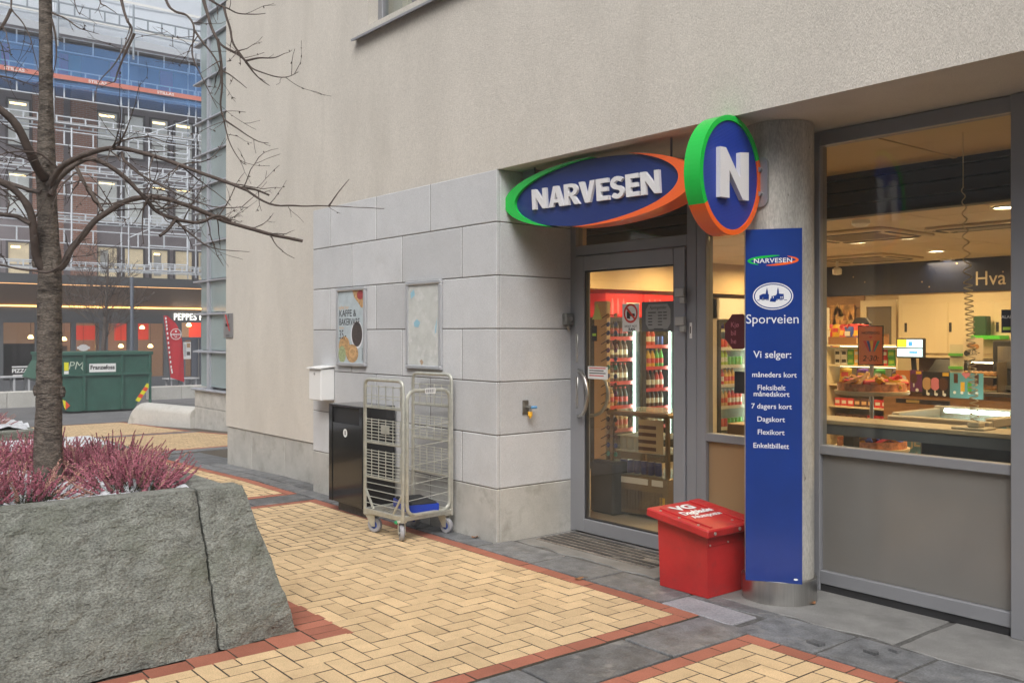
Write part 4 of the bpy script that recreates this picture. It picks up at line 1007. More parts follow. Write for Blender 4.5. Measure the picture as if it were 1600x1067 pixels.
limb([(50, 350), (30, 340), (0, 335), (-30, 330)], 5.1, 5.3, mm(8), mm(6), 4)
limb([(65, 302), (45, 298), (25, 290), (0, 282), (-20, 280)], 5.2, 5.5, mm(8), mm(6), 4)
limb([(75, 425), (40, 422), (0, 414), (-30, 410)], 5.15, 5.0, mm(4), mm(3), 7, (.1, .3), start=.3)
limb([(62, 425), (80, 424), (95, 415), (105, 400)], 5.12, 5.1, mm(4), mm(4), 2)
limb([(119, 262), (132, 285), (145, 305), (160, 330)], 5.1, 4.95, mm(6), mm(5), 6)
limb([(238, 306), (225, 322), (222, 352), (224, 382)], 5.4, 5.4, mm(4), .0016, 2, (.05, .15))
limb([(190, 238), (200, 258), (240, 285), (320, 320), (385, 325)], 5.0, 4.8, mm(5), .002, 8)
limb([(176, 230), (190, 221), (230, 214), (260, 222), (305, 230)], 5.05, 5.0, mm(3.5), .0016, 5, (.06, .2))
limb([(90, 262), (60, 240), (20, 238), (-10, 245)], 5.1, 4.9, mm(4), .002, 8)
# drooping branches from the crown above the picture
top = (70, -170)
limb([top, (120, -190), (170, -80), (190, 0), (198, 30), (205, 48), (190, 82), (175, 105), (155, 130), (147, 160)], 5.25, 4.7, mm(7), .0016, 5, (.1, .3), start=.5)
limb([(210, 53), (200, 75), (185, 110), (178, 128), (166, 126)], 4.72, 4.7, mm(4.5), .002, 3, (.06, .15))
limb([top, (160, -230), (230, -80), (258, 0), (272, 18), (292, 25), (303, 45), (300, 85), (310, 110), (325, 140), (340, 170)], 5.25, 4.8, mm(6.5), .0016, 8, (.1, .35), start=.5)
limb([(303, 48), (318, 68), (338, 95), (345, 125), (336, 150)], 4.85, 4.8, mm(4), .0018, 3, (.08, .2))
limb([top, (200, -260), (290, -90), (318, 0), (330, 40), (345, 70), (372, 86), (385, 97), (400, 110), (440, 122), (466, 113)], 5.25, 4.75, mm(8), .0016, 7, (.1, .3), start=.55)
limb([(340, 62), (345, 95), (347, 130), (345, 165), (350, 190), (357, 220), (375, 250), (385, 258)], 4.82, 4.8, mm(5), .0014, 9, (.1, .3))
limb([(384, 95), (405, 90), (430, 90), (446, 84)], 4.76, 4.76, mm(3.5), .0015, 2, (.04, .1)); limb([(384, 97), (400, 118), (421, 134)], 4.76, 4.8, mm(3.5), .0015, 1, (.04, .1))
limb([(318, -5), (338, 6), (355, 14), (374, 22), (400, 23), (415, 21)], 4.85, 4.8, mm(4), .0014, 5, (.06, .2)); limb([(350, 12), (358, 40), (366, 70), (384, 97)], 4.82, 4.77, mm(4), mm(3), 3, (.06, .15))
limb([(345, 110), (360, 118), (385, 138)], 4.82, 4.8, mm(3.5), .0015, 1, (.05, .1)); limb([(350, 188), (372, 202), (400, 220), (420, 224)], 4.8, 4.8, mm(3.5), .0015, 2, (.05, .1))
limb([(60, -120), (20, -120), (14, -40), (17, 0), (19, 17), (40, 42), (52, 78), (60, 112)], 5.2, 4.9, mm(5), .0016, 5, (.1, .25), start=.45)
limb([(18, 15), (5, 40), (-15, 60)], 4.95, 4.9, mm(5), mm(4), 2); limb([(82, 20), (100, 28), (125, 45), (155, 54)], 5.2, 5.1, mm(4), .0016, 3, (.06, .15)); limb([(80, 30), (88, 60), (88, 95), (82, 120)], 5.2, 5.2, mm(4), .002, 2, (.08, .2))
limb([top, (100, -120), (112, -30), (118, 10), (126, 24)], 5.25, 5.0, mm(4), .0014, 4, (.06, .15), start=.7); limb([(150, -60), (155, 0), (165, 10), (182, 22)], 5.0, 4.9, mm(3.5), .0014, 2, (.06, .15))
limb([(-10, 118), (15, 122), (40, 130), (58, 136)], 5.1, 5.2, mm(4), .002, 8, (.1, .25))
# ================================================================ SHOP INTERIOR
IX0, IX1, IY0, IY1, CZ = -8.35, 1.3, 5.085, 11.05, 2.45
m_iwall = M('warm_wall', (.55, .43, .28), .8, var=.04, vs=2); m_ifloor = M('shop_floor', (.36, .30, .23), .35, var=.1, vs=4)
m_ceil = M('ceiling_tile', (.62, .53, .40), .85); m_tan = M('tan_panel', (.55, .42, .25), .6, var=.05, vs=2); m_navy = M('navy_band', (.012, .022, .075), .5, var=.3, vs=3)
m_cream = M('cream_cupboard', (.66, .56, .38), .5); m_wood = M('shop_wood', (.30, .16, .07), .55, var=.2, vs=8, stretch=(1, 1, 6))
b = MB(m_ifloor); b.box(IX0, IX1, 5.076, IY1, -.05, .005); b.build('shop_floor', SB)
b = MB(m_iwall); b.box(IX0 - .1, IX0, IY0, IY1 + .1, 0, 3.0); b.build('inner_wall', SB)
b = MB(m_iwall); b.box(IX0, IX1, IY1, IY1 + .1, 0, 2.1); b.build('inner_wall', SB)
b = MB(m_iwall); b.box(IX1, IX1 + .1, IY0, IY1 + .1, 0, 3.0); b.build('inner_wall', SB)
b = MB(m_iwall); b.box(IX0, -5.62, 5.06, 5.12, 0, 2.9); b.box(-5.615, -5.51, 5.10, 5.2, 0, 2.9); b.build('inner_wall', SB)
b = MB(m_navy); b.box(IX0, IX1, IY1 - .04, IY1, 2.06, CZ + .02)
bf2 = XZ((0, IY1 - .04, 0)); p = onY(1525, 446, IY1 - .04); b.text(bf2, 'Hva k', p.x, p.z, .165, .002, .001, M('band_letter', (.75, .68, .55), .5), 0, align='l', sx=.95)
rr = random.Random(4)
for i in range(26): b.ell(bf2, rr.uniform(-7, 1), rr.uniform(2.1, 2.42), .010, .010, .002, M('band_dot', (.7, .5, .35), .5), 8)
b.build('navy_band', SB)
b = MB(m_ceil); b.box(IX0, IX1, 6.30, IY1 + .1, CZ + .012, CZ + .06)
tcl = b.build('tiled_ceiling', SB)
tb_ = MB(m_ceil); tb_.box(-.294, .294, -.294, .294, 0, .011, bev=.004); tme = tb_.mesh('ceiling_tile')
for i in range(16):
    for j in range(8):
        x0 = IX0 + i * .6; y0 = 6.30 + j * .6
        if y0 + .6 > IY1 + .1: continue
        inst('ceiling_tile', tme, Vector((x0 + .3, y0 + .3, CZ + random.uniform(-.0015, .0005))) - SB.location, tcl)
b = MB(m_tan); b.box(IX0, IX1, 5.09, 6.25, 2.74, 2.79)
for x in (-6.2, -4.6, -3.0, -1.5): b.box(x, x + .03, 5.1, 6.2, 2.733, 2.739)
b.build('lobby_ceiling', SB)
m_shut = M('dark_shutter', (.035, .040, .044), .45, .4)
b = MB(m_shut)
b.box(IX0, IX1, 6.26, 6.30, CZ - .03, 2.79); shb = b.build('shutter_box', SB)
for i in range(4): b = MB(m_shut); b.box(IX0, IX1, 6.20 - .006 * (i % 2), 6.259, CZ - .03 + i * .093, CZ - .03 + i * .093 + .086, bev=.006); b.build('slat', shb)
b = MB(m_ceil); b.box(IX0 - .1, IX1 + .1, 5.06, IY1 + .1, 2.80, 2.95); b.build('light_block_slab', SB)  # unseen slab above the ceiling, added to keep sky light out
# ceiling fittings
m_lamp = M('lamp_glow', (1, .9, .7), .5, emit=14, ecol=(1, .80, .52))
def spot(x, y, power, lab):
    t = thing('ceiling_spot', (x, y, CZ), 'lit ceiling downlight, ' + lab, 'ceiling light', 'downlights in the shop ceiling')
    b = MB(M('spot_rim', (.6, .58, .52), .4)); b.lathe((x, y, 0), [(.10, CZ - .001), (.10, CZ - .012), (.08, CZ - .012), (.075, CZ - .003)], 16); b.build('rim', t)
    b = MB(m_lamp); b.ell(XY((x, y, CZ - .006)), 0, 0, .074, .074, 0, None, 14); b.build('diffuser', t)
    l = bpy.data.lights.new('spot_lamp', 'AREA'); l.shape = 'DISK'; l.size = .5; l.energy = power; l.color = (1, .67, .32); l.spread = R(170)
    o = bpy.data.objects.new('spot_lamp', l); COL.objects.link(o); o.parent = t; o.location = (0, 0, -.03)
LP = 22
for xi, x in enumerate((-6.9, -4.9, -2.9, -.7)):
    for yi, y in enumerate((6.75, 8.2, 9.75)): spot(x, y, LP, ORD[xi] + ' from left in the ' + ('row nearest the window', 'middle row', 'rear row')[yi])
for px, py in ((1415, 371), (1483, 406)):
    p = onZ(px, py, CZ); spot(p.x, p.y, LP * .5, 'between the rows left of the coiled cord' if px < 1450 else 'above the till')
def ceil_unit(px, py, w, d, label, cat):
    p = onZ(px, py, CZ); t = thing('ceiling_unit', (p.x, p.y, CZ), label, cat, 'air units in the shop ceiling')
    b = MB(m_ceil); b.box(p.x - w / 2, p.x + w / 2, p.y - d / 2, p.y + d / 2, CZ - .03, CZ - .001, bev=.01); b.build('cover', t)
    b = MB(m_dark)
    for a in (-1, 1): b.box(p.x - w * .4, p.x + w * .4, p.y + a * d * .36 - .03, p.y + a * d * .36 + .03, CZ - .034, CZ - .028); b.box(p.x + a * w * .44 - .02, p.x + a * w * .44 + .02, p.y - d * .3, p.y + d * .3, CZ - .034, CZ - .028)
    b.build('air_slots', t)
    b = MB(M('grille_grey', (.35, .32, .27), .6))
    for i in range(8): b.box(p.x - w * .32, p.x + w * .32, p.y - d * .26 + i * d * .066, p.y - d * .26 + i * d * .066 + .02, CZ - .035, CZ - .03)
    b.build('grille', t)
ceil_unit(1345, 366, .9, .9, 'square ceiling air unit nearest the shop window', 'air unit'); ceil_unit(1355, 402, .9, .9, 'square ceiling air unit further back over the shelves', 'air unit'); ceil_unit(1545, 350, .9, .35, 'narrow dark air vent in the ceiling above the till', 'air unit')
p = onZ(1345, 344, CZ); t = thing('smoke_detector', (p.x, p.y, CZ), 'small white smoke detector on the shop ceiling', 'smoke detector'); b = MB(m_white); b.lathe((p.x, p.y, 0), [(.07, CZ), (.07, CZ - .03), (.05, CZ - .05), (.0, CZ - .055)], 14); b.build('housing', t)
p = onY(1308, 425, 9.8); t = thing('security_camera', (p.x, p.y, 2.3), 'white security camera hanging from the shop ceiling', 'camera'); b = MB(m_white); b.cyl((p.x, p.y, 2.32), (p.x, p.y, CZ), .015); b.build('stalk', t); b = MB(m_white); b.lathe((p.x, p.y, 2.25), [(.0, 0), (.05, .01), (.055, .07), (.03, .09)], 12); b.build('housing', t)

# ---- product meshes shared by copies
def mt(name, col, **k): return M('print_' + name, col, .45, **k)
m_prods = {n: mt(n, c) for n, c in dict(red=(.50, .03, .03), yellow=(.72, .42, .03), green=(.10, .38, .05), blue=(.03, .07, .35), orange=(.72, .22, .03), brown=(.10, .04, .02), white=(.70, .68, .62), black=(.02, .02, .022), purple=(.16, .04, .25), teal=(.05, .32, .33), pink=(.65, .2, .25), lime=(.35, .55, .05)).items()}
def bottle_mesh(body, capc):
    b = MB(m_prods[body]); b.lathe((0, 0, 0), [(.0, .002), (.031, .003), (.033, .02), (.033, .13), (.028, .155), (.014, .19), (.0125, .205)], 10)
    b.lathe((0, 0, 0), [(.0335, .05), (.0335, .11)], 10, m_prods['white' if body in ('brown', 'lime') else 'red'] if body != 'red' else m_prods['white'])
    b.lathe((0, 0, 0), [(.0145, .203), (.0145, .222), (.0, .222)], 8, m_prods[capc]); return b.mesh('bottle')
def can_mesh(body):
    b = MB(m_prods[body]); b.lathe((0, 0, 0), [(.0, .0), (.026, .002), (.031, .012), (.031, .105), (.026, .115)], 10); b.lathe((0, 0, 0), [(.026, .115), (.0, .113)], 10, m_steel); return b.mesh('can')
def bag_mesh(body, other, sx=1.0):
    b = MB(m_prods[body]); n = 6; vs = []; fs = []
    for s in (-1, 1):
        for i in range(n + 1):
            for j in range(n + 1):
                u, v = i / n, j / n; puff = math.sin(math.pi * u) * math.sin(math.pi * v); vs.append(((u - .5) * .16 * sx, s * .030 * puff ** .6, v * .21 + .003 * math.sin(u * 30)))
    m_ = (n + 1) ** 2
    for s in (0, 1):
        for i in range(n):
            for j in range(n): k = s * m_ + i * (n + 1) + j; fs.append((k, k + 1, k + n + 2, k + n + 1))
    b.add(vs, fs, None, True); b.rect(XZ((0, -.032, 0)), -.045 * sx, .045 * sx, .09, .15, 0, m_prods[other]); return b.mesh('bag')
def bar_mesh(body, other):
    b = MB(m_prods[body]); b.prism(XZ((0, .012, 0)), [(-.09, -.015), (-.08, -.018), (.08, -.018), (.09, -.015), (.09, .015), (.08, .018), (-.08, .018), (-.09, .015)], 0, .02); b.rect(XZ((0, -.0085, 0)), -.045, .045, -.012, .012, 0, m_prods[other]); return b.mesh('chocolate_bar')
def box_mesh(body, other, w=.09, d=.09, h=.11):
    b = MB(m_prods[body]); b.box(-w / 2, w / 2, -d / 2, d / 2, 0, h, bev=.004); b.rect(XZ((0, -d / 2 - .001, 0)), -w * .35, w * .35, h * .3, h * .7, 0, m_prods[other]); b.rect(YZ((w / 2 + .001, 0, 0)), -d * .35, d * .35, h * .3, h * .7, 0, m_prods[other]); return b.mesh('carton')
BOT = {k: bottle_mesh(*v) for k, v in dict(cola=('brown', 'red'), orange=('orange', 'white'), lime=('lime', 'green'), red=('red', 'white'), yellow=('yellow', 'blue'), green=('green', 'yellow'), black=('black', 'red')).items()}
CAN = {k: can_mesh(k) for k in ('red', 'blue', 'green', 'yellow', 'black', 'white', 'orange', 'pink', 'teal')}
def item(name, me, loc, label, cat, group, rz=0.0, rx=0.0, scale=None):
    o = inst(name, me, loc, None, rz, scale); o.rotation_euler = (rx, 0, rz); return tag(o, label, cat, group)
# ---- drinks coolers along the inner left wall
m_cool_in = M('cooler_lining', (.62, .70, .68), .4); m_tube = M('cooler_tube', (.8, 1, .95), .5, emit=9, ecol=(.75, 1, .92)); m_cabr = M('cooler_red', (.55, .02, .02), .4, emit=.25, ecol=(.7, .03, .03))
def cooler(y0, y1, label, rows, header, body, zt=2.03, seed=0):
    xf = -7.6; xb = IX0 + .02
    t = thing('drinks_cooler', (-7.95, (y0 + y1) / 2, 0), label, 'fridge')
    b = MB(body); b.box(xb, xf, y0, y0 + .04, .0, zt - .28 if header else zt); b.box(xb, xf, y1 - .04, y1, .0, zt - .28 if header else zt); b.box(xb, xb + .04, y0 + .04, y1 - .04, .2, zt - .28, m_cool_in); b.box(xb, xf, y0 + .04, y1 - .04, 0, .22); b.build('cabinet', t)
    b = MB(header or body); b.box(xb, xf + .04, y0, y1, zt - .275, zt, bev=.01)
    if header:
        hf = YZ((xf + .042, (y0 + y1) / 2, zt - .14)); b.text(hf, 'DRIKKE' if 0 else '', 0, 0, .05)
        for k in range(3): b.flat(hf, [(-.22 + k * .09, -.10), (-.19 + k * .09, -.10), (-.185 + k * .09, .01), (-.20 + k * .09, .08), (-.215 + k * .09, .08), (-.225 + k * .09, .01)], .001, m_prods['pink'])
        b.rect(hf, .02, .24, .02, .035, .001, m_white); b.rect(hf, .02, .2, -.02, -.005, .001, m_white)
    b.build('header', t)
    b = MB(m_tube); b.cyl((xf - .05, y1 - .055, .3), (xf - .05, y1 - .055, zt - .3), .014, n=8); b.build('light_tube', t)
    l = bpy.data.lights.new('cooler_lamp', 'AREA'); l.shape = 'RECTANGLE'; l.size = .06; l.size_y = 1.3; l.energy = 4; l.color = (.80, 1, .92)
    o = bpy.data.objects.new('cooler_lamp', l); COL.objects.link(o); o.parent = t; o.location = (xf + 7.95 - .04, (y1 - y0) / 2 - .07, 1.05); o.rotation_euler = (R(90), 0, R(-60)) if False else (R(90), 0, R(110))
    b = MB(m_dark)
    b.box(xf, xf + .03, y0, y0 + .05, .2, zt - .28); b.box(xf, xf + .03, y1 - .04, y1, .2, zt - .28); b.box(xf, xf + .03, y0 + .05, y1 - .04, .2, .25); b.box(xf, xf + .03, y0 + .05, y1 - .04, zt - .32, zt - .28); b.build('door_frame', t)
    b = MB(m_glass); b.box(xf + .012, xf + .018, y0 + .05, y1 - .04, .25, zt - .32); b.build('door_glass', t)
    rr = random.Random(seed)
    for z, kinds in rows:
        b = MB(M('shelf_white', (.7, .68, .62), .4)); b.box(xb + .05, xf - .06, y0 + .045, y1 - .045, z - .018, z - .003); b.box(xf - .06, xf - .05, y0 + .045, y1 - .045, z - .030, z + .012, m_prods['red' if header else 'white'])
        b.build('shelf', t)
        n = int((y1 - y0 - .12) / .075); kk = len(kinds)
        for i in range(n):
            for r_ in range(1):
                k = kinds[min(kk - 1, int(i * kk / n))]
                me = BOT.get(k[1:]) if k[0] == 'b' else CAN.get(k[1:])
                nm = 'drink_bottle' if k[0] == 'b' else 'drink_can'
                col = {'cola': 'dark cola', 'lime': 'lime', 'black': 'black'}.get(k[1:], k[1:])
                where = ('left red topped cooler' if seed == 1 else 'right red topped cooler') if header else 'white fridge by the sign board'; si = rows.index((z, kinds))
                item(nm, me, (xf - .11 - r_ * .085, y0 + .08 + i * .075, z), f'{col} {"bottle" if k[0] == "b" else "can"}, {ORD[i]} from left, {ORD[si]} shelf up in {where}', 'bottle' if k[0] == 'b' else 'can', f'{col} {"bottles" if k[0] == "b" else "cans"} in the {where}', rr.uniform(0, 6))
m_cabw = M('cooler_white', (.62, .58, .5), .4)
cooler(7.44, 8.05, 'red topped drinks cooler on the left with dark cola bottles', [(.45, ['borange']), (.72, ['borange', 'bblack']), (1.0, ['bcola']), (1.27, ['bcola']), (1.52, ['bblack'])], m_cabr, m_dark, seed=1)
cooler(8.06, 8.67, 'red topped drinks cooler with a bright light tube and lime bottles', [(.45, ['bred']), (.68, ['bcola']), (.90, ['bcola', 'bcola', 'bred']), (1.16, ['blime', 'byellow', 'bgreen']), (1.42, ['bred', 'bred', 'cblue']), (1.66, ['bcola'])], m_cabr, m_dark, seed=2)
cooler(9.45, 10.20, 'tall white fridge with cans seen beside the blue sign board', [(.35, ['cred', 'cgreen']), (.62, ['borange', 'bred']), (.90, ['bred', 'byellow', 'cyellow']), (1.15, ['blime', 'cgreen']), (1.38, ['cred', 'corange']), (1.62, ['cblue', 'cyellow', 'corange'])], None, m_cabw, zt=2.02, seed=3)
# tan bulkhead above the coolers
b = MB(m_tan); b.box(IX0, -7.5, IY0 + .1, IY1, 2.07, CZ); b.build('bulkhead', SB)
# ---- sunglasses rack
rp = at(951, 640, 8.15)
t = thing('sunglasses_rack', (rp.x, rp.y, .0), 'tall narrow sunglasses rack just inside the glass door', 'display rack')
b = MB(m_tan); b.box(rp.x - .16, rp.x - .0, rp.y - .03, rp.y + .03, .02, 1.85, bev=.01); b.build('board', t)
b = MB(m_dark); b.box(rp.x - .12, rp.x + .18, rp.y - .12, rp.y + .12, .006, .46, bev=.02); b.build('foot_box', t)
rr = random.Random(9)
gl_m = [m_prods[k] for k in ('purple', 'black', 'brown', 'teal', 'blue', 'orange')]
for i in range(17):
    z = .52 + i * .075; b = MB(rr.choice(gl_m)); y = rp.y - .035
    for s in (-1, 1): b.prism(Fr((rp.x + .075 + s * .045, y, z), (.94, -.3, 0), (0, .2, 1)), [(.03 * math.cos(a), .022 * math.sin(a)) for a in [k * math.pi / 5 for k in range(10)]], -.003, .003)
    b.tube([(rp.x + .02, y, z + .01), (rp.x - .05, y - .01, z - .025)], .004, 4, m_prods['black']); b.tube([(rp.x + .03, y, z + .006), (rp.x + .12, y, z + .006)], .003, 4, m_prods['black'])
    tag(b.build('sunglasses', org=(rp.x + .07, y, z)), f'pair of sunglasses, {ORD[i]} from the bottom of the narrow rack inside the door', 'sunglasses', 'sunglasses on the rack')
# ---- low glass-front cooler
t = thing('counter_cooler', (-5.5, 5.98, 0), 'low glass fronted chest cooler with cans standing inside the door', 'fridge', rz=R(8))
m_cbr = M('cooler_bronze', (.20, .15, .09), .35, .5)
def lb_(name, mb): return mb.build(name, t, local=True)
b = MB(m_cbr); b.box(-.30, .30, -.22, .30, .03, .36, bev=.01)
for sx in (-1, 1):
    for sy in (-.20, .28): b.box(sx * .285 - .015, sx * .285 + .015, sy - .015, sy + .015, .36, .86)
lb_('base', b)
b = MB(m_glass); b.box(-.27, .27, -.208, -.204, .36, .86); b.box(-.29, -.286, -.18, .26, .36, .86); b.box(.286, .29, -.18, .26, .36, .86); lb_('glass', b)
b = MB(m_cbr); b.box(-.32, .32, -.25, .32, .86, .90, bev=.012); b.box(-.26, .26, -.18, .26, .9005, .904, M('freezer_glass', (.35, .42, .42), .1, spec=.8)); lb_('lid', b)
b = MB(M('vent_brown', (.12, .09, .055), .6))
for i in range(14): b.box(-.2, .25, -.227, -.221, .07 + i * .012, .075 + i * .012)
for i in range(16): b.box(-.2 + i * .029, -.196 + i * .029, -.228, -.221, .07, .235)
lb_('vent_grille', b)
b = MB(m_prods['white']); b.box(-.2, .1, -.224, -.2205, .29, .34); b.box(.14, .25, -.224, -.2205, .29, .34); b.box(.22, .27, -.224, -.2205, .08, .2, m_prods['yellow']); lb_('labels', b)
b = MB(m_tan); b.box(.0, .25, -.216, -.212, .56, .84)
for i in range(4): b.box(.0, .18, -.2185, -.2165, .76 - i * .06, .79 - i * .06, m_prods['brown'])
lb_('paper_notice', b)
b = MB(M('shelf_white', (.7, .68, .62), .4)); b.box(-.26, .26, -.19, .25, .55, .56); b.box(-.26, .26, -.19, .25, .68, .685); lb_('wire_shelf', b)
Mc = Matrix.Translation((-5.5, 5.98, 0)) @ Matrix.Rotation(R(8), 4, 'Z')
for i in range(6):
    for z in (.362, .563):
        p = Mc @ Vector((-.21 + i * .072, -.14, z)); item('drink_can', CAN['white' if z > .5 else 'blue'], p, f'{"pale" if z > .5 else "blue"} drink can, {ORD[i]} from left in the low cooler inside the door', 'can', 'cans in the low cooler', i)
# ---- stickers and notices on the glass
gy = SY - .0135
def notice(name, px0, py0, px1, py1, mat, label, cat='notice', Y=None):
    a = onY(px0, py0, Y or gy); c = onY(px1, py1, Y or gy); t_ = thing(name, ((a.x + c.x) / 2, (Y or gy) - .003, (a.z + c.z) / 2), label, cat)
    b = MB(mat); hw = abs(c.x - a.x) / 2; hh = abs(a.z - c.z) / 2; f = XZ(((a.x + c.x) / 2, (Y or gy) - .002, (a.z + c.z) / 2)); b.box(-hw, hw, -hh, hh, -.001, .001, fr=f); return t_, b, f, hw, hh
t, b, f, hw, hh = notice('warning_notice', 973, 475, 999, 518, m_white, 'white warning notice with a crossed out figure on the door glass')
b.build('sheet', t); b = MB(M('print_sign_red', (.65, .05, .03), .5)); ring(f, 0, .032, .072, .072, .016, .0014, .0018, 32, mb=b); b.flat(f, [(-.055, .075), (-.043, .087), (.056, -.012), (.044, -.024)], .0022); b.build('prohibition_ring', t)
b = MB(m_dark); b.flat(f, [(-.04, -.005), (-.005, -.01), (-.01, .05), (-.03, .06), (-.04, .04)], .0012); b.flat(f, [(-.01, .03), (.04, .03), (.045, .01), (-.005, .01)], .0012); b.text(f, 'SIKRET MOT', 0, -.072, .016, .0005, .0012, None, 0); b.text(f, 'RAN', .01, -.098, .022, .0005, .0012, None, .03); b.build('lettering', t)
t, b, f, hw, hh = notice('opening_hours_sign', 1003, 472, 1055, 518, M('sign_grey', (.10, .10, .10), .4), 'grey opening hours sign with a pale octagon on the door glass', 'sign')
b.flat(f, [(-.12, .05), (-.09, .09), (.09, .09), (.12, .05), (.12, -.05), (.09, -.09), (-.09, -.09), (-.12, -.05)], .0014, M('sign_grey_pale', (.28, .28, .27), .4)); b.build('plate', t)
b = MB(m_dark); b.text(f, 'Åpningstider', 0, .055, .022, .0005, .0018, None, .0, shear=.2)
for i, s in enumerate(('mandag - fredag   06.30 - 23.00', 'lørdag   08.00 - 23.00', 'søndag   10.00 - 22.00')): pass
for i in range(5): b.rect(f, -.095, -.095 + (.075 if i == 0 else .04), .026 - i * .022, .033 - i * .022, .0018); b.rect(f, .0, .04, .026 - i * .022, .033 - i * .022, .0018); b.rect(f, .05, .085, .026 - i * .022, .033 - i * .022, .0018) if i < 3 else None
b.rect(f, -.04, .05, -.092, -.086, .0018); b.build('lettering', t)
t, b, f, hw, hh = notice('paper_notice', 919, 572, 950, 593, m_white, 'small white printed notice by the door handle')
for i in range(4): b.rect(f, -hw * .85, hw * (.8 - .2 * (i % 2)), hh * (.65 - i * .4), hh * (.65 - i * .4) + .008, .0014, m_prods['red'] if i in (0, 3) else m_prods['black'])
b.build('sheet', t)
t, b, f, hw, hh = notice('dark_sticker', 925, 509, 933, 533, m_dark, 'small dark sticker at the left edge of the door glass', 'sticker'); b.rect(f, -hw * .7, hw * .7, -.02, .0, .0014, m_prods['lime']); b.build('sheet', t)
a = onY(933, 487, gy); t = thing('triangle_sticker', (a.x, gy, a.z), 'pale green triangular sticker on the door glass', 'sticker'); b = MB(M('sticker_lime', (.42, .44, .12), .5)); b.prism(XZ((a.x, gy, a.z)), [(-.055, -.06), (.055, -.06), (0, .07)], 0, .001); b.build('sheet', t)
a = onY(1155, 518, SY - .002); t = thing('octagon_sticker', (a.x, SY - .004, a.z), 'dark red octagonal sticker on the window left of the column', 'sticker'); b = MB(M('sticker_maroon', (.13, .012, .02), .5)); f = XZ((a.x - .01, SY - .003, a.z)); b.prism(f, [(.115 * math.cos(R(22.5 + 45 * k)), .125 * math.sin(R(22.5 + 45 * k))) for k in range(8)], 0, .001)
for i, s in enumerate(('Kjø', 'bil', 'he')): b.text(f, s, -.055, .03 - i * .055, .034, .0005, .0014, m_prods['pink'], 0, align='l')
b.build('sheet', t)
t, b, f, hw, hh = notice('black_sticker', 1148, 580, 1166, 615, m_dark, 'black square sticker low on the window left of the column', 'sticker', SY - .002); b.rect(f, -hw * .6, hw * .6, -.01, 0, .0014, m_prods['black']); b.build('sheet', t)
t, b, f, hw, hh = notice('alarm_sticker', 1565, 484, 1588, 520, m_dark, 'black alarm sticker at the right edge of the big window', 'sticker', SY - .002); b.text(f, 'ALARM', 0, .015, .016, .0005, .0014, m_prods['white'], 0); b.rect(f, -hw * .8, hw * .8, -.045, -.03, .0014, m_prods['lime']); b.build('sheet', t)
# ---- window counter with legs
t = thing('window_counter', (-2.7, 5.45, 0), 'long narrow wooden counter running behind the big window', 'counter')
b = MB(M('counter_wood', (.45, .34, .20), .45, var=.15, vs=5, stretch=(.3, 4, 4))); b.box(-3.6, .9, 5.30, 5.62, .985, 1.01, bev=.004); b.build('top', t)
b = MB(m_alu_d); b.box(-3.6, .9, 5.31, 5.33, .92, .984); b.build('apron', t)
for px in (1331,):
    a = onY(px, 690, 5.45); b = MB(m_alu_d); b.box(a.x - .035, a.x + .035, 5.41, 5.48, 0.006, .985); b.build('leg', t)
b = MB(m_alu_d); b.box(.7, .77, 5.41, 5.48, 0.006, .985); b.build('leg', t)
t = thing('navy_bench', (-1.9, 5.95, 0), 'dark navy upholstered bench end under the window counter', 'bench')
a = onY(1436, 680, 5.85); b = MB(M('navy_vinyl', (.010, .014, .035), .5)); b.box(a.x, a.x + 1.6, 5.85, 6.0, .45, .90, bev=.02); b.build('backrest', t)
b = MB(M('navy_vinyl', (.010, .014, .035), .5)); b.box(a.x, a.x + 1.6, 6.0, 6.35, .30, .45, bev=.03); b.build('seat', t); b = MB(m_dark); b.box(a.x + .05, a.x + 1.55, 5.9, 6.3, .006, .30); b.build('plinth', t)
# ---- candy carousel
cp = at(1362, 612, 6.95); cx_, cy_ = cp.x, cp.y
t = thing('candy_carousel', (cx_, cy_, .0), 'tiered round sweet stand with an orange price sign', 'display stand')
b = MB(m_steel); b.cyl((cx_, cy_, .0), (cx_, cy_, 1.38), .014); b.lathe((cx_, cy_, 0), [(.0, .02), (.22, .02), (.22, .006)], 20); b.build('pole', t)
m_tray = M('tray_cream', (.62, .52, .36), .4); m_coll = M('tray_print', (.55, .22, .10), .5, var=.6, vs=22)
TZs = (1.11, .69)
for z in TZs:
    b = MB(m_tray); b.lathe((cx_, cy_, 0), [(.0, z), (.255, z), (.265, z + .012), (.265, z + .03), (.24, z + .03)], 28); b.build('tray', t)
    b = MB(m_coll); b.lathe((cx_, cy_, 0), [(.245, z + .028), (.245, z + .085)], 28); b.build('collar', t)
b = MB(M('sign_orange_card', (.62, .20, .09), .5)); sf_ = Fr((cx_, cy_ - .015, 1.475), U, (0, 0, 1)); b.box(-.082, .082, -.14, .14, -.004, .004, fr=sf_); b.box(-.09, .09, -.148, -.141, -.006, .006, m_dark, fr=sf_); b.box(-.09, .09, .141, .148, -.006, .006, m_dark, fr=sf_); b.box(-.09, -.083, -.141, .141, -.006, .006, m_dark, fr=sf_); b.box(.083, .09, -.141, .141, -.006, .006, m_dark, fr=sf_)
b.text(sf_, 'HOTDOG', 0, .085, .020, .0006, .0045, m_dark, .01); b.text(sf_, '2 for 30:-' if 0 else '2·30:', 0, -.115, .040, .0006, .0045, m_dark, .01, shear=.2)
for i in range(5):
    a = -.8 + i * .4; b.flat(sf_, [(.02 * math.sin(a), -.045), (.02 * math.sin(a) + .014, -.045), (.07 * math.sin(a) + .016, .035), (.07 * math.sin(a) - .002, .035)], .006, m_prods[('red', 'blue', 'yellow', 'red', 'teal')[i]])
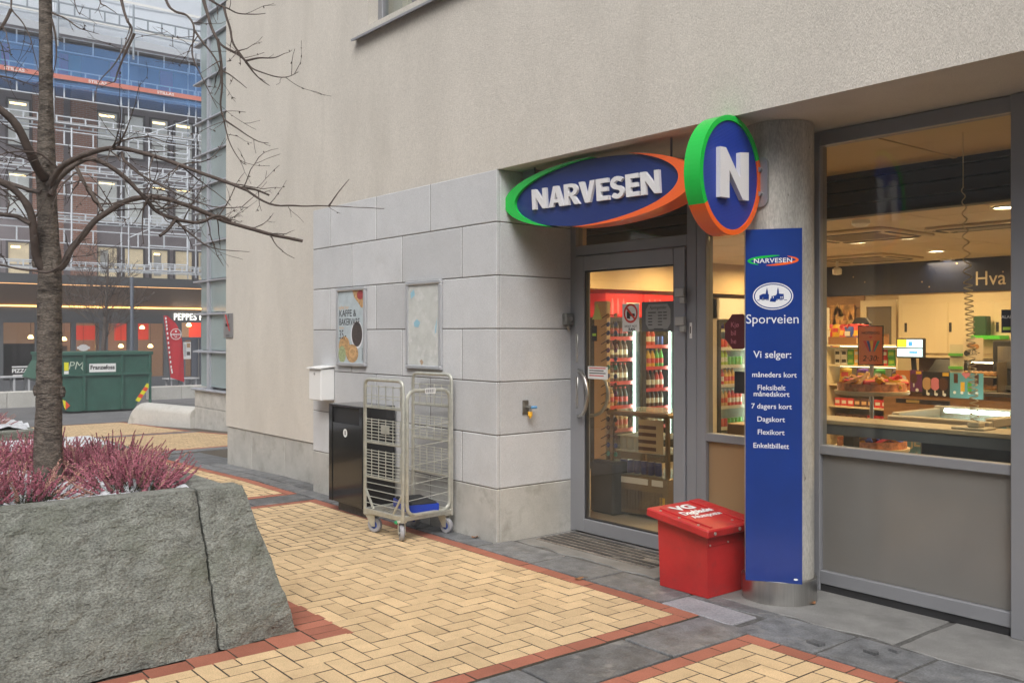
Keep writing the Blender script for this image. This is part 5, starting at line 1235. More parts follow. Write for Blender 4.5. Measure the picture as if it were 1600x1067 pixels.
b.flat(sf_, [(0, .05), (.012, .064), (.006, .07), (0, .065), (-.006, .07), (-.012, .064)], .005, m_prods['red']); b.build('price_sign', t)
BARS = [bar_mesh(a, c) for a, c in (('red', 'yellow'), ('yellow', 'red'), ('orange', 'white'), ('red', 'white'), ('blue', 'yellow'), ('brown', 'yellow'))]
BARN = ['red and yellow', 'yellow and red', 'orange', 'red and white', 'blue and yellow', 'brown and yellow']
rr = random.Random(12)
for zi, z in enumerate(TZs):
    for i in range(46):
        an = rr.uniform(0, 6.283); r_ = rr.uniform(.05, .205); k = rr.choice((0, 1, 2, 3, 1, 2, 4) if zi == 0 else (4, 1, 4, 0, 5, 2))
        o = item('chocolate_bar', BARS[k], (cx_ + r_ * math.cos(an), cy_ + r_ * math.sin(an), z + .075 + rr.uniform(0, .03)), f'{BARN[k]} chocolate bar heaped on the {"upper" if zi == 0 else "lower"} sweet tray', 'chocolate bar', f'chocolate bars on the {"upper" if zi == 0 else "lower"} tray')
        o.rotation_euler = (R(rr.uniform(35, 80)), rr.gauss(0, .3), rr.uniform(-.9, .9) + R(33))
    b = MB(m_coll); b.lathe((cx_, cy_, 0), [(.0, z + .05), (.22, z + .045), (.235, z + .03)], 20); b.build('heap_core', t)
# ---- ice cream freezer with picture boards
fz = onY(1390, 655, 7.05); fx0 = fz.x; fx1 = onY(1545, 650, 7.05).x
t = thing('ice_cream_freezer', ((fx0 + fx1) / 2, 7.5, 0), 'pale blue ice cream freezer with a lit glass top', 'freezer')
m_frz = M('freezer_blue', (.16, .34, .42), .45, var=.5, vs=5, stain=((.55, .52, .42), 4, .54, .03))
b = MB(m_frz); b.box(fx0, fx1, 7.05, 7.85, .05, .86, bev=.02); b.build('body', t)
b = MB(M('freezer_rim', (.30, .28, .24), .4)); b.box(fx0 - .01, fx1 + .01, 7.03, 7.10, .86, .91, bev=.008); b.box(fx0 - .01, fx1 + .01, 7.79, 7.87, .86, .95, bev=.008); b.box(fx0 - .01, fx0 + .05, 7.10, 7.79, .86, .93, bev=.008); b.box(fx1 - .05, fx1 + .01, 7.10, 7.79, .86, .93, bev=.008); b.build('rim', t)
b = MB(M('freezer_lid', (.10, .13, .135), .06, spec=.8)); b.box(fx0 + .05, fx1 - .05, 7.10, 7.79, .868, .874); b.build('glass_top', t)
b = MB(m_tube); b.cyl((fx0 + .15, 7.66, .925), (fx1 - .12, 7.66, .925), .017, n=10); b.build('light_tube', t)
b = MB(M('letter_cream', (.62, .55, .38), .5)); b.text(XZ(((fx0 + fx1) / 2 - .2, 7.045, .70)), "BEN & JERRY'S", 0, -.02, .075, .0008, .001, None, .03, sx=.95); b.build('lettering', t)
def board(px0, px1, py0, py1, Y, mat, label, cat='poster'):
    a = onY(px0, py0, Y); c = onY(px1, py1, Y); t_ = thing('picture_board', ((a.x + c.x) / 2, Y, c.z), label, cat); b = MB(mat); b.box(a.x, c.x, Y - .004, Y + .008, c.z, a.z)
    return t_, b, XZ(((a.x + c.x) / 2, Y - .0045, (a.z + c.z) / 2)), (c.x - a.x) / 2, (a.z - c.z) / 2
def lolly(b, f, a, c, col, h=.09):
    b.flat(f, [(a + .028 * h / .09 * math.cos(x), c + h * .33 * math.sin(x) + h * .1 * (1 if math.sin(x) > 0 else -1)) for x in [k * math.pi / 8 for k in range(16)]], .001, col); b.rect(f, a - .006, a + .006, c - h * .75, c - h * .35, .0008, m_prods['white'])
t, b, f, hw, hh = board(1400, 1422, 578, 612, 7.9, mt('card_orange', (.55, .18, .03)), 'orange ice lolly board on the freezer back'); lolly(b, f, 0, .0, m_prods['white'], .12); b.build('board', t)
t, b, f, hw, hh = board(1422.5, 1441, 578, 612, 7.9, mt('card_purple', (.14, .03, .12)), 'purple ice lolly board on the freezer back'); lolly(b, f, -.02, .02, m_prods['brown'], .1); b.rect(f, .0, hw * .9, .06, .085, .001, m_prods['yellow']); b.ell(f, .01, -.08, .015, .015, .001, m_white, 10); b.build('board', t)
t, b, f, hw, hh = board(1441.5, 1484, 580, 620, 7.9, mt('card_black', (.02, .016, .016)), 'black ice cream board with three lollies on the freezer back')
for i, c in enumerate((m_prods['orange'], m_prods['pink'], m_prods['brown'])): lolly(b, f, -hw * .65 + i * hw * .6, .0, M('print_caramel', (.5, .3, .14), .5) if i == 0 else c, .13); b.ell(f, -hw * .55 + i * hw * .6, -.09, .014, .014, .001, m_white, 10)
b.rect(f, hw * .5, hw * .95, .07, .10, .001, m_prods['yellow']); b.build('board', t)
t, b, f, hw, hh = board(1484.5, 1536, 582, 624, 7.9, mt('card_sky', (.13, .36, .44)), 'light blue ice cream board with tubs on the freezer back')
for i in range(4): b.rect(f, -hw * .75 + i * hw * .42, -hw * .5 + i * hw * .42, -.03 + (.05 if i in (0, 3) else -.02), .05 + (.05 if i in (0, 3) else -.02), .001, m_prods[('brown', 'yellow', 'green', 'brown')[i]]); b.ell(f, -hw * .7 + i * hw * .45, -.06, .013, .013, .001, m_white, 10)
b.flat(f, [(0, .06), (.04, .1), (.02, .115), (0, .105), (-.02, .115), (-.04, .1)], .001, m_prods['pink']); b.build('board', t)
t, b, f, hw, hh = board(1400, 1484, 622, 634, 7.88, mt('card_black', (.02, .016, .016)), 'dark lettered strip along the freezer back'); b.rect(f, -hw * .6, -hw * .1, -.012, .012, .001, mt('gold', (.4, .28, .1))); b.build('board', t)
# ---- service counter, till, pastry case
t = thing('service_counter', (-2.9, 8.75, 0), 'dark wooden service counter behind the freezer', 'counter'); sx0 = onY(1385, 600, 8.6).x; sx1 = 1.2
b = MB(m_wood); b.box(sx0, sx1, 8.55, 9.25, .006, 1.0); b.build('front', t); b = MB(M('counter_top_dark', (.05, .04, .035), .3)); b.box(sx0 - .03, sx1, 8.50, 9.3, 1.0, 1.04, bev=.006); b.build('top', t)
a = onY(1400, 528, 8.6); c = onY(1444, 560, 8.6)
t = thing('till_screen', ((a.x + c.x) / 2, 8.62, 1.04), 'lit till screen on a dark stand facing the customers', 'monitor')
b = MB(m_dark); b.box(a.x, c.x, 8.6, 8.64, c.z, a.z, bev=.008); b.build('housing', t)
f = XZ(((a.x + c.x) / 2, 8.598, (a.z + c.z) / 2)); hw, hh = (c.x - a.x) / 2 - .015, (a.z - c.z) / 2 - .015
b = MB(M('screen_pale', (.5, .7, .8), .4, emit=1.3, ecol=(.55, .80, .95))); b.rect(f, -hw, hw, -hh, hh, 0); b.rect(f, -hw, -hw * .25, hh * .1, hh, .001, M('screen_yellow', (.8, .6, .05), .4, emit=.6, ecol=(.8, .55, .05))); b.rect(f, -hw * .1, hw * .2, hh * .25, hh * .75, .001, M('screen_blue', (.05, .3, .8), .4, emit=.8, ecol=(.05, .3, .8))); b.rect(f, -hw, hw, -hh * .08, hh * .05, .001, m_dark); b.rect(f, -hw * .05, hw * .6, -hh * .6, -hh * .4, .001, M('screen_blue', (.05, .3, .8))); b.build('screen', t)
b = MB(m_dark); b.tube([((a.x + c.x) / 2, 8.66, c.z + .05), ((a.x + c.x) / 2, 8.70, 1.1), ((a.x + c.x) / 2, 8.68, 1.04)], .025, 8); b.box((a.x + c.x) / 2 - .12, (a.x + c.x) / 2 + .12, 8.58, 8.8, 1.041, 1.07, bev=.01); b.build('stand', t)
b = MB(m_dark); b.prism(Fr(((a.x + c.x) / 2 + .28, 8.62, 1.05), (1, 0, 0), (0, .5, .85)), [(-.2, 0), (.25, 0), (.2, .3), (-.1, .3)], -.01, .02); tb = b.build('rear_screen', t)
a = onY(1490, 562, 8.55); c = onY(1562, 640, 8.55)
t = thing('pastry_case', ((a.x + c.x) / 2, 8.7, 1.04), 'curved glass pastry case with lit shelves on the service counter', 'display case')
pb = 1.04
b = MB(m_glass); prof2 = [(0, 0), (0, .16), (.03, .24), (.10, .28), (.34, .28)]
for (y0_, z0_), (y1_, z1_) in zip(prof2, prof2[1:]): b.add([(a.x, 8.52 + y0_, pb + z0_), (c.x, 8.52 + y0_, pb + z0_), (c.x, 8.52 + y1_, pb + z1_), (a.x, 8.52 + y1_, pb + z1_)], [(0, 1, 2, 3)])
b.build('glass', t); b = MB(m_cbr); b.box(a.x, a.x + .012, 8.52, 8.86, pb, pb + .27); b.box(c.x - .012, c.x, 8.52, 8.86, pb, pb + .27); b.build('end_panel', t)
b = MB(m_lamp); b.box(a.x + .05, c.x - .05, 8.78, 8.80, pb + .25, pb + .262); b.build('light_strip', t)
b = MB(m_cream)
for z in (.004, .13): b.box(a.x + .013, c.x - .013, 8.56, 8.86, pb + z, pb + z + .01)
b.build('shelf', t)
m_bun = M('bun_crust', (.42, .20, .06), .6, var=.35, vs=40)
b = MB(m_bun); b.lathe((0, 0, 0), [(.035, 0), (.045, .012), (.038, .032), (.0, .045)], 10); bun = b.mesh('bun')
for i in range(7):
    for z in (.0145, .1405): item('bun', bun, (a.x + .07 + i * (c.x - a.x - .14) / 6, 8.64, pb + z), f'brown bun, {ORD[i]} from left on the {"lower" if z < .1 else "upper"} shelf of the pastry case', 'bun', 'buns in the pastry case', i)
a = onY(1505, 528, 8.5); c = onY(1536, 562, 8.5)
t = thing('price_card', ((a.x + c.x) / 2, 8.5, c.z), 'standing price card with buns above the pastry case', 'sign'); f = XZ(((a.x + c.x) / 2, 8.5, (a.z + c.z) / 2)); hw, hh = (c.x - a.x) / 2, (a.z - c.z) / 2
b = MB(mt('card_beige', (.62, .52, .38))); b.box(-hw, hw, -hh, hh, -.004, .003, fr=f); b.ell(f, -hw * .2, hh * .3, hw * .4, hh * .25, .004, m_bun); b.ell(f, hw * .25, hh * .2, hw * .4, hh * .25, .0045, m_bun); b.text(f, '10:-', hw * .15, -hh * .55, .05, .0006, .004, m_dark, .01, shear=.15); b.ell(f, -hw * .6, -hh * .42, .028, .028, .004, m_dark, 14); b.build('card', t)
b = MB(m_cbr); b.cyl(((a.x + c.x) / 2, 8.515, 1.32), ((a.x + c.x) / 2, 8.515, c.z + .05), .008, n=6); b.build('stem', t)
a = onY(1480, 538, 8.45); c = onY(1501, 595, 8.45)
t = thing('leaflet_holder', ((a.x + c.x) / 2, 8.5, 1.04), 'clear acrylic holder with green edged leaflets on the service counter', 'leaflet holder')
b = MB(M('acrylic', (.55, .5, .38), .2)); b.box(a.x, c.x, 8.5, 8.51, 1.042, a.z); b.build('back', t)
b = MB(m_prods['green'])
for i in range(3): b.box(a.x, c.x, 8.47, 8.499, 1.12 + i * .12, 1.145 + i * .12)
b.build('pocket', t)
# curly cord hanging from the ceiling
a = onY(1521, 650, 5.46); pts = []
for i in range(560):
    q = i / 559; z = 1.02 + q * 1.4; tight = .022 * (1 if q < .6 else 1 - (q - .6) * 1.6); turns = 46 * (q if q < .6 else .6 + (q - .6) * .45); an = turns * 6.283
    pts.append((a.x + .01 - q * .07 + max(.005, tight) * math.cos(an), 5.46 + max(.005, tight) * math.sin(an), z))
t = thing('coiled_cord', (a.x, 5.46, 1.02), 'pale coiled cord hanging from the ceiling down to the window counter', 'cord'); b = MB(M('cord_cream', (.55, .46, .30), .5)); b.tube(pts, .0035, 5); b.cyl((a.x - .06, 5.46, 2.42), (a.x - .06, 5.46, 2.74), .003, n=5); b.build('coil', t); b = MB(M('cord_cream', (.55, .46, .30), .5)); b.box(a.x - .09, a.x + .10, 5.37, 5.53, 1.0105, 1.022, bev=.004); b.box(a.x - .02, a.x + .05, 5.42, 5.50, 1.022, 1.05, bev=.006); b.build('base_plate', t)
# ---- back wall: cupboards, doorway, picture, shelf
t = thing('wall_cupboard', (-3.5, 10.8, 1.3), 'long cream wall cupboard with sliding doors under the navy band', 'cupboard')
a = onY(1404, 462, 10.7); c = onY(1640, 555, 10.7)
b = MB(m_cream); b.box(a.x, c.x, 10.7, IY1 - .001, c.z - .05, a.z); b.build('carcass', t)
for i in range(3):
    x0 = a.x + .06 + i * (c.x - a.x - .1) / 3; b = MB(m_cream); b.box(x0, x0 + (c.x - a.x - .1) / 3 + .02, 10.675 + .012 * (i % 2), 10.695, c.z - .0, a.z - .10, bev=.004); dd = b.build('sliding_door', t); b = MB(m_dark); b.box(x0 + .03, x0 + .06, 10.672 + .012 * (i % 2), 10.6745 + .012 * (i % 2), c.z + .25, c.z + .36); b.build('grip', dd)
t = thing('dark_splashback', (-3.5, 11.0, 1.0), 'dark brown panelled wall strip under the cream cupboard', 'panel'); b = MB(M('brown_panel', (.085, .05, .03), .6)); b.box(a.x, c.x, IY1 - .05, IY1 - .002, .006, c.z - .06); b.build('board', t)
t = thing('ledge_display', (0, 0, 0), None, None); bpy.data.objects.remove(t)
a2 = onY(1517, 524, 10.45); c2 = onY(1562, 530, 10.45)
t = thing('display_ledge', ((a2.x + c2.x) / 2, 10.55, a2.z), 'bright green edged ledge fixed on the cream cupboard doors', 'shelf'); b = MB(mt('vivid_green', (.06, .45, .03), emit=.15, ecol=(.06, .45, .03))); b.box(a2.x, c2.x, 10.45, 10.674, c2.z, a2.z); b.build('ledge', t)
a3 = onY(1520, 494, 10.5); c3 = onY(1541, 523, 10.5)
t = thing('green_carton', ((a3.x + c3.x) / 2, 10.55, a2.z), 'dark green carton standing on the green ledge', 'carton'); b = MB(mt('deep_green', (.02, .07, .03))); b.box(a3.x, c3.x, 10.5, 10.62, a2.z + .001, a3.z, bev=.01); b.build('body', t)
t = thing('back_doorway', (-6, 11, 0), 'grey door in a pale frame in the rear wall left of the cupboard', 'door'); a = onY(1352, 470, 11.0); c = onY(1402, 470, 11.0)
b = MB(m_cream); b.box(a.x - .05, a.x + .03, 10.97, 11.049, .006, a.z); b.box(c.x - .06, c.x, 10.97, 11.049, .006, a.z); b.box(a.x + .03, c.x - .06, 10.97, 11.049, a.z - .08, a.z); b.build('frame', t); b = MB(M('door_grey_brown', (.15, .12, .085), .5)); b.box(a.x + .031, c.x - .061, 11.0, 11.049, .006, a.z - .081); b.build('leaf', t)
t = thing('wood_cladding', (-7.3, 11.0, 0), 'brown timber boarded wall piece behind the snack shelves', 'panel'); a = onY(1284, 470, 11.0); c = onY(1349, 470, 11.0)
for i in range(11):
    b = MB(m_wood); z = .3 + i * .16; b.box(a.x - .4, c.x, 11.02, 11.048, z, z + .155, bev=.004); b.build('board', t)
t, b, f, hw, hh = board(1298, 1335, 477, 512, 10.98, mt('wheat', (.50, .27, .10), var=.7, vs=9), 'wall picture of golden wheat ears', 'picture')
rr = random.Random(8)
for i in range(24): x, z = rr.uniform(-hw * .8, hw * .8), rr.uniform(-hh * .8, hh * .8); b.flat(f, [(x - .03, z - .05), (x, z + .06), (x + .03, z - .04)], .001, mt('wheat_pale', (.62, .42, .18)) if i % 2 else mt('wheat_dark', (.33, .14, .05)))
b.build('board', t)
# ---- snack shelves
g0 = onY(1298, 560, 8.9); g1 = onY(1400, 560, 8.9)
t = thing('snack_shelves', ((g0.x + g1.x) / 2, 9.1, 0), 'backlit snack shelving with tubs and packets left of the till', 'shelving unit')
b = MB(m_cream); b.box(g0.x, g1.x, 9.28, 9.32, .006, 1.42); b.box(g0.x - .02, g0.x, 8.8, 9.32, .006, 1.42); b.box(g1.x, g1.x + .02, 8.9, 9.32, .006, 1.42); b.build('carcass', t)
shz = [.55, .80, 1.03, 1.235, 1.45]
for z in shz: b = MB(m_cream); b.box(g0.x + .001, g1.x - .001, 8.86 if z < 1.4 else 8.8, 9.279, z - .015, z); b.build('shelf', t)
b = MB(M('shelf_strip', (1, .95, .75), .5, emit=5, ecol=(1, .92, .70))); b.box(g0.x + .05, g1.x - .05, 9.0, 9.02, 1.212, 1.219); b.box(g0.x + .05, g1.x - .05, 9.0, 9.02, 1.427, 1.434); b.build('light_strip', t)
CT = {k: box_mesh(*k) for k in (('green', 'lime'), ('yellow', 'white'), ('white', 'black'), ('red', 'white'), ('brown', 'orange'), ('purple', 'yellow'), ('blue', 'white'))}
def row(z, kinds, y=8.95, n=9, h=2, nm='snack_tub'):
    for i in range(n):
        k = kinds[int(i * len(kinds) / n)]; x = g0.x + .07 + i * (g1.x - g0.x - .14) / (n - 1)
        for j in range(h): item(nm, CT[k], (x, y, z + j * .0), f'{k[0]} and {k[1]} tub, {ORD[i]} from left, {"upper" if j else "lower"} one, on {ORD[shz.index(z)]} snack shelf up', 'tub', f'{k[0]} tubs on the snack shelves', .05 * i, scale=(.75, .75, .75)) if j == 0 else item(nm, CT[k], (x, y, z + .084), f'{k[0]} and {k[1]} tub, {ORD[i]} from left, {"upper" if j else "lower"} one, on {ORD[shz.index(z)]} snack shelf up', 'tub', f'{k[0]} tubs on the snack shelves', .03 * i, scale=(.75, .75, .75))
row(1.235, [('white', 'black'), ('green', 'lime'), ('yellow', 'white'), ('brown', 'orange'), ('red', 'white'), ('green', 'lime')]); row(.80, [('red', 'white'), ('brown', 'orange'), ('red', 'white')], h=1); row(.55, [('brown', 'orange'), ('red', 'white')], h=2)
BAG = {k: bag_mesh(*k) for k in (('red', 'yellow'), ('blue', 'white'), ('yellow', 'red'), ('purple', 'yellow'), ('green', 'white'), ('brown', 'yellow'))}
def bag(x, y, z, k, label, group, rz=0, rx=0, s=1.0): item('snack_bag', BAG[k], (x, y, z), label, 'bag', group, rz, rx, (s, s, s))
for i, k in enumerate((('yellow', 'red'), ('purple', 'yellow'), ('green', 'white'), ('brown', 'yellow'), ('green', 'white'))): bag(g0.x + .12 + i * .19, 8.98, 1.032, k, f'{k[0]} snack bag, {ORD[i]} from left on the middle backlit shelf', f'{k[0]} bags on the middle shelf', .2 - .1 * i, -.2, .8)
t = thing('crisp_crate', ((g0.x + g1.x) / 2, 9.0, 1.45), 'brown display crate full of crisp bags on top of the snack shelves', 'crate'); b = MB(mt('crate_brown', (.25, .12, .05))); xx0, xx1 = g0.x + .02, g1.x - .25
b.box(xx0, xx1, 8.82, 8.835, 1.4505, 1.53); b.box(xx0, xx1, 9.2, 9.215, 1.4505, 1.56); b.box(xx0, xx0 + .015, 8.835, 9.2, 1.4505, 1.53); b.box(xx1 - .015, xx1, 8.835, 9.2, 1.4505, 1.53); b.box(xx0 + .015, xx1 - .015, 8.835, 9.2, 1.4505, 1.46); b.rect(XZ((xx0 + .45, 8.819, 1.49)), -.12, .12, -.03, .03, 0, m_prods['orange']); b.build('body', t)
rr = random.Random(31)
for i in range(14):
    k = (('red', 'yellow'), ('red', 'yellow'), ('blue', 'white'))[i % 3]; bag(xx0 + .1 + (i % 7) * (xx1 - xx0 - .2) / 6, 8.91 + .13 * (i // 7), 1.465, k, f'{k[0]} crisp bag, {ORD[i % 7]} from left in the {"back" if i > 6 else "front"} row of the brown crate', f'{k[0]} crisp bags in the crate', rr.uniform(-.5, .5), rr.uniform(-.35, .1), rr.uniform(.8, 1.0))
t = thing('sports_shirt', (g0.x + .25, 9.12, 1.60), 'black sports shirt with a white number hung above the crisp crate', 'shirt'); f = XZ((g0.x + .16, 9.24, 1.66)); b = MB(m_prods['black']); b.prism(f, [(k_ * .62, l_ * .62) for k_, l_ in [(-.10, -.13), (.10, -.13), (.11, .05), (.15, .0), (.17, .03), (.09, .12), (.03, .13), (-.03, .13), (-.09, .12), (-.17, .03), (-.15, .0), (-.11, .05)]], -.02, .02); b.text(f, '20', 0, -.05, .065, .001, .021, m_white, .02); b.build('fabric', t); b = MB(m_dark); b.cyl((g0.x + .16, 9.25, 1.451), (g0.x + .16, 9.25, 1.72), .008, n=6); b.build('stand', t)
# tall wall fridge left of the snack shelves, seen at the left edge of the big window
t = thing('tall_wall_fridge', (-5.95, 9.2, 0), 'tall lit glass door fridge behind the window left of the snack shelves', 'fridge'); a = onY(1281, 480, 9.12); c = onY(1297, 480, 9.12)
b = MB(m_cabw); b.box(a.x - .45, c.x, 8.9, 8.94, .006, .25); b.box(a.x - .45, c.x, 8.9, 9.12, 1.60, 1.85, bev=.01); b.box(a.x - .45, c.x, 9.09, 9.12, .25, 1.60); b.box(c.x - .03, c.x, 8.94, 9.09, .006, 1.60); b.box(a.x - .45, a.x - .42, 8.94, 9.09, .006, 1.60); b.build('cabinet', t); b = MB(m_tube); b.cyl((c.x - .06, 8.95, .3), (c.x - .06, 8.95, 1.55), .012, n=8); b.build('light_tube', t)
for z in (.5, .8, 1.1, 1.35):
    b = MB(m_cream); b.box(a.x - .42, c.x - .031, 8.96, 9.08, z - .012, z); b.build('shelf', t)
    for i in range(6): item('drink_bottle', BOT[('yellow', 'orange', 'lime', 'cola')[int(z * 7) % 4]], (a.x - .36 + i * .085, 9.0, z), f'bottle, {ORD[i]} from left on {ORD[(.5, .8, 1.1, 1.35).index(z)]} shelf up of the tall fridge by the snack shelves', 'bottle', 'bottles in the tall fridge', i)
# goods on the service counter and hanging packets
rr = random.Random(55)
tx0 = onY(1450, 590, 8.75).x
for i in range(6):
    k = (('red', 'white'), ('brown', 'orange'), ('yellow', 'white'), ('blue', 'white'), ('white', 'black'), ('green', 'lime'))[i]
    item('counter_carton', CT[k], (onY(1446 + i * 9, 590, 8.78).x, 8.86, 1.041), f'{k[0]} carton, {ORD[i]} from left behind the ice cream boards on the counter', 'carton', 'cartons on the service counter', rr.uniform(-.3, .3), scale=(.8, .8, 1.3))
hx0 = onY(1286, 540, 10.9).x; hx1 = onY(1350, 540, 10.9).x
for r_ in range(5):
    for i in range(7):
        k = (('yellow', 'red'), ('red', 'yellow'), ('brown', 'yellow'), ('purple', 'yellow'), ('yellow', 'red'), ('green', 'white'), ('red', 'yellow'))[(i + r_ * 3) % 7]
        bag(hx0 + (hx1 - hx0) * i / 6, 10.9, .55 + r_ * .24, k, f'{k[0]} packet, {ORD[i]} from left, {ORD[r_]} row up on the timber wall', 'packets hanging on the timber wall', 0, 0, .85)
t = thing('coffee_machine', (onY(1560, 600, 8.9).x, 8.9, 1.04), 'dark coffee machine at the right end of the service counter', 'coffee machine'); q0 = onY(1566, 600, 8.9).x
b = MB(m_dark); b.box(q0, q0 + .36, 8.7, 9.15, 1.041, 1.5, bev=.01); b.build('body', t); b = MB(m_steel); b.box(q0 + .03, q0 + .33, 8.66, 8.699, 1.06, 1.10); b.box(q0 + .05, q0 + .31, 8.69, 8.699, 1.25, 1.45); b.build('front', t)
# wine and magazine shelf low on the left of the big window
t = thing('low_basket', (-4.6, 6.6, 0), 'cardboard box of packets on the floor behind the small window', 'box'); a = onY(1166, 660, 6.4); b = MB(mt('cardboard', (.32, .20, .10))); b.box(a.x - .2, a.x + .3, 6.4, 6.75, .55, .80, bev=.005); b.build('body', t); b = MB(m_wood); b.box(a.x - .25, a.x + .35, 6.35, 6.8, .006, .549); b.build('stand', t)
# ================================================================ GLASS STAIR TOWER AND LOW WALL
m_teal = M('teal_glass', (.27, .33, .335), .08, .0, var=.15, vs=.7, spec=.8)
m_alul = M('light_aluminium', (.42, .44, .49), .4, .3)
TY = 7.1
tl = onY(316, 500, TY).x; tr_ = -14.5
GT = thing('glass_stair_tower', ((tl + tr_) / 2, TY + 1, gz(tl)), 'glazed stair tower with grey mullions and stone foot beyond the cream wall', 'building')
zb0 = gz(tl) - .1; zc = .43
b = MB(m_granite_lo)
bx = [tl - .22, tl + .55, tl + 1.4, tl + 2.6, tr_]
for k in range(2):
    for a, c in zip(bx, bx[1:]): q = MB(m_granite_lo); q.box(a + .003, c - .003, TY - .08, TY + .1, (zb0, .045)[k] + .003, (.04, zc - .04)[k], bev=.004); q.build('stone_block', GT)
q = MB(m_granite_lo); q.box(tl - .22, tl - .1, TY + .102, TY + 3, zb0, zc - .04); q.build('stone_block', GT)
q = MB(m_alul); q.box(tl - .30, tr_, TY - .14, TY + .2, zc - .037, zc, bev=.006); q.build('sill', GT)
px_m = onY(330, 400, TY).x
q = MB(m_alul); q.box(px_m - .06, px_m + .06, TY - .07, TY + .10, zc, 10.5); q.box(px_m + 1.3, px_m + 1.45, TY - .1, TY + .1, zc, 10.5); q.build('mullion', GT)
lev = [onY(330, y, TY).z for y in (551, 492, 440, 380, 330, 290, 240, 188, 124, 62, 24, -40, -110)]
for z in lev:
    q = MB(m_alul); q.add([(tl - .30, TY - .09, z), (tr_, TY - .09, z), (tr_, TY + .05, z), (tl - .30, TY + .05, z), (tl - .30, TY - .09, z + .03), (tr_, TY - .09, z + .03), (tr_, TY + .05, z + .05), (tl - .30, TY + .05, z + .05)],
                          [(0, 1, 2, 3), (4, 5, 6, 7), (0, 1, 5, 4), (1, 2, 6, 5), (2, 3, 7, 6), (3, 0, 4, 7)]); q.build('ledge', GT)
zs = [zc] + lev
for z0, z1 in zip(zs, zs[1:]):
    for x0, x1 in ((tl, px_m - .061), (px_m + .061, px_m + 1.299)):
        q = MB(m_teal); q.box(x0, x1, TY - .02, TY + .0, z0 + .055, z1 - .002); q.build('pane', GT)
    q = MB(m_teal); q.box(tl - .02, tl - .001, TY + .01, TY + 3, z0 + .055, z1 - .002); q.build('pane', GT)
q = MB(M('tower_core', (.20, .20, .18), .9)); q.box(tl + .35, tr_, TY + .5, TY + 3, zb0, 10.5); q.build('core', GT)
# low rounded wall
LWt = thing('low_rounded_wall', (-21, 6.9, gz(-21)), 'low pale stone wall with a rounded end in front of the stair tower', 'wall')
m_pale = M('pale_concrete', (.46, .45, .42), .85, var=.10, vs=2, fine=(60, .12), stain=((.30, .29, .25), 2.5, .56, .2))
e0 = Vector((-22.3, 6.72, 0)); e1 = Vector((tl - .22, TY + .05, 0))
def wprof(x):
    t = max(0.0, (x - e0.x)); L = (e1.x - e0.x); h = .50 - .08 * (t / L)
    return h * (1 - (max(0, 1 - t / .5)) ** 2.2 * .65)
segs = [0, .22, .48, .75, 1.0]
for s0, s1 in zip(segs, segs[1:]):
    q = MB(m_pale); n = 8; vs = []; fs = []; K = 9
    for i in range(n + 1):
        t_ = s0 + (s1 - s0) * i / n; p = e0.lerp(e1, t_); h = wprof(p.x); g0_ = gz(p.x)
        if i == 0: p = p + Vector((.006, 0, 0))
        ring_ = [(-.22, -.1)] + [(-.22 * math.cos(math.pi * k / 8), h - .16 + .16 * math.sin(math.pi * k / 8)) for k in range(9)] + [(.22, -.1)]
        for a, c in ring_: vs.append((p.x, p.y + a, g0_ + c))
    m_ = len(ring_)
    for i in range(n):
        for k in range(m_ - 1): fs.append((i * m_ + k, i * m_ + k + 1, (i + 1) * m_ + k + 1, (i + 1) * m_ + k))
    fs += [tuple(range(m_)), tuple(range(n * m_, n * m_ + m_))]
    q.add(vs, fs, None, True); q.build('wall_segment', LWt)

# ================================================================ SKIP
SKd = 26.9
s0 = at(60, 640, SKd); pz = gz(-28.3)
m_sk = M('skip_green', (.028, .095, .070), .5, var=.18, vs=3, stain=((.10, .085, .05), 5, .62, .12), fine=(40, .08))
SX_ = -28.0; ya = onX(80, 600, SX_).y; yb = onX(237, 560, SX_).y; ya = yb - 2.85
zt = onX(160, 550, SX_).z; zbk = pz; hgt = zt - zbk
SK = thing('green_skip', (SX_ - .9, (ya + yb) / 2, pz), 'battered green steel skip with hazard stripes parked across the street', 'skip')
prof = [(0, hgt * .58), (.0, hgt), (yb - ya, hgt), (yb - ya, hgt * .58), (yb - ya - .5, 0.03), (.55, .03)]
sf = Fr((SX_, ya, zbk), (0, 1, 0), (0, 0, 1))      # faces +X
b = MB(m_sk); b.prism(sf, prof, -1.75, -.0); b.build('body', SK)
b = MB(m_sk); b.box(-.03, yb - ya + .03, hgt - .09, hgt + .005, -1.78, .05, bev=.01, fr=sf); b.box(-.0, yb - ya, hgt * .60, hgt * .60 + .07, .001, .05, bev=.01, fr=sf)
b.build('rim', SK)
for y in (.02, .95, 1.98, 2.76):
    b = MB(m_sk); b.box(y, y + .07, .05, hgt * .6, .001, .055, bev=.008, fr=sf); b.box(y, y + .07, hgt * .6 + .071, hgt - .091, .001, .05, bev=.008, fr=sf); b.build('rib', SK)
b = MB(m_sk); b.prism(sf, [(-.0, hgt * .5), (-.27, hgt * .58), (-.02, hgt * .86)], -1.7, -.05); b.build('chute_lip', SK)
m_hy = M('hazard_yellow', (.75, .70, .02), .5); m_hr = M('hazard_red', (.75, .08, .03), .5)
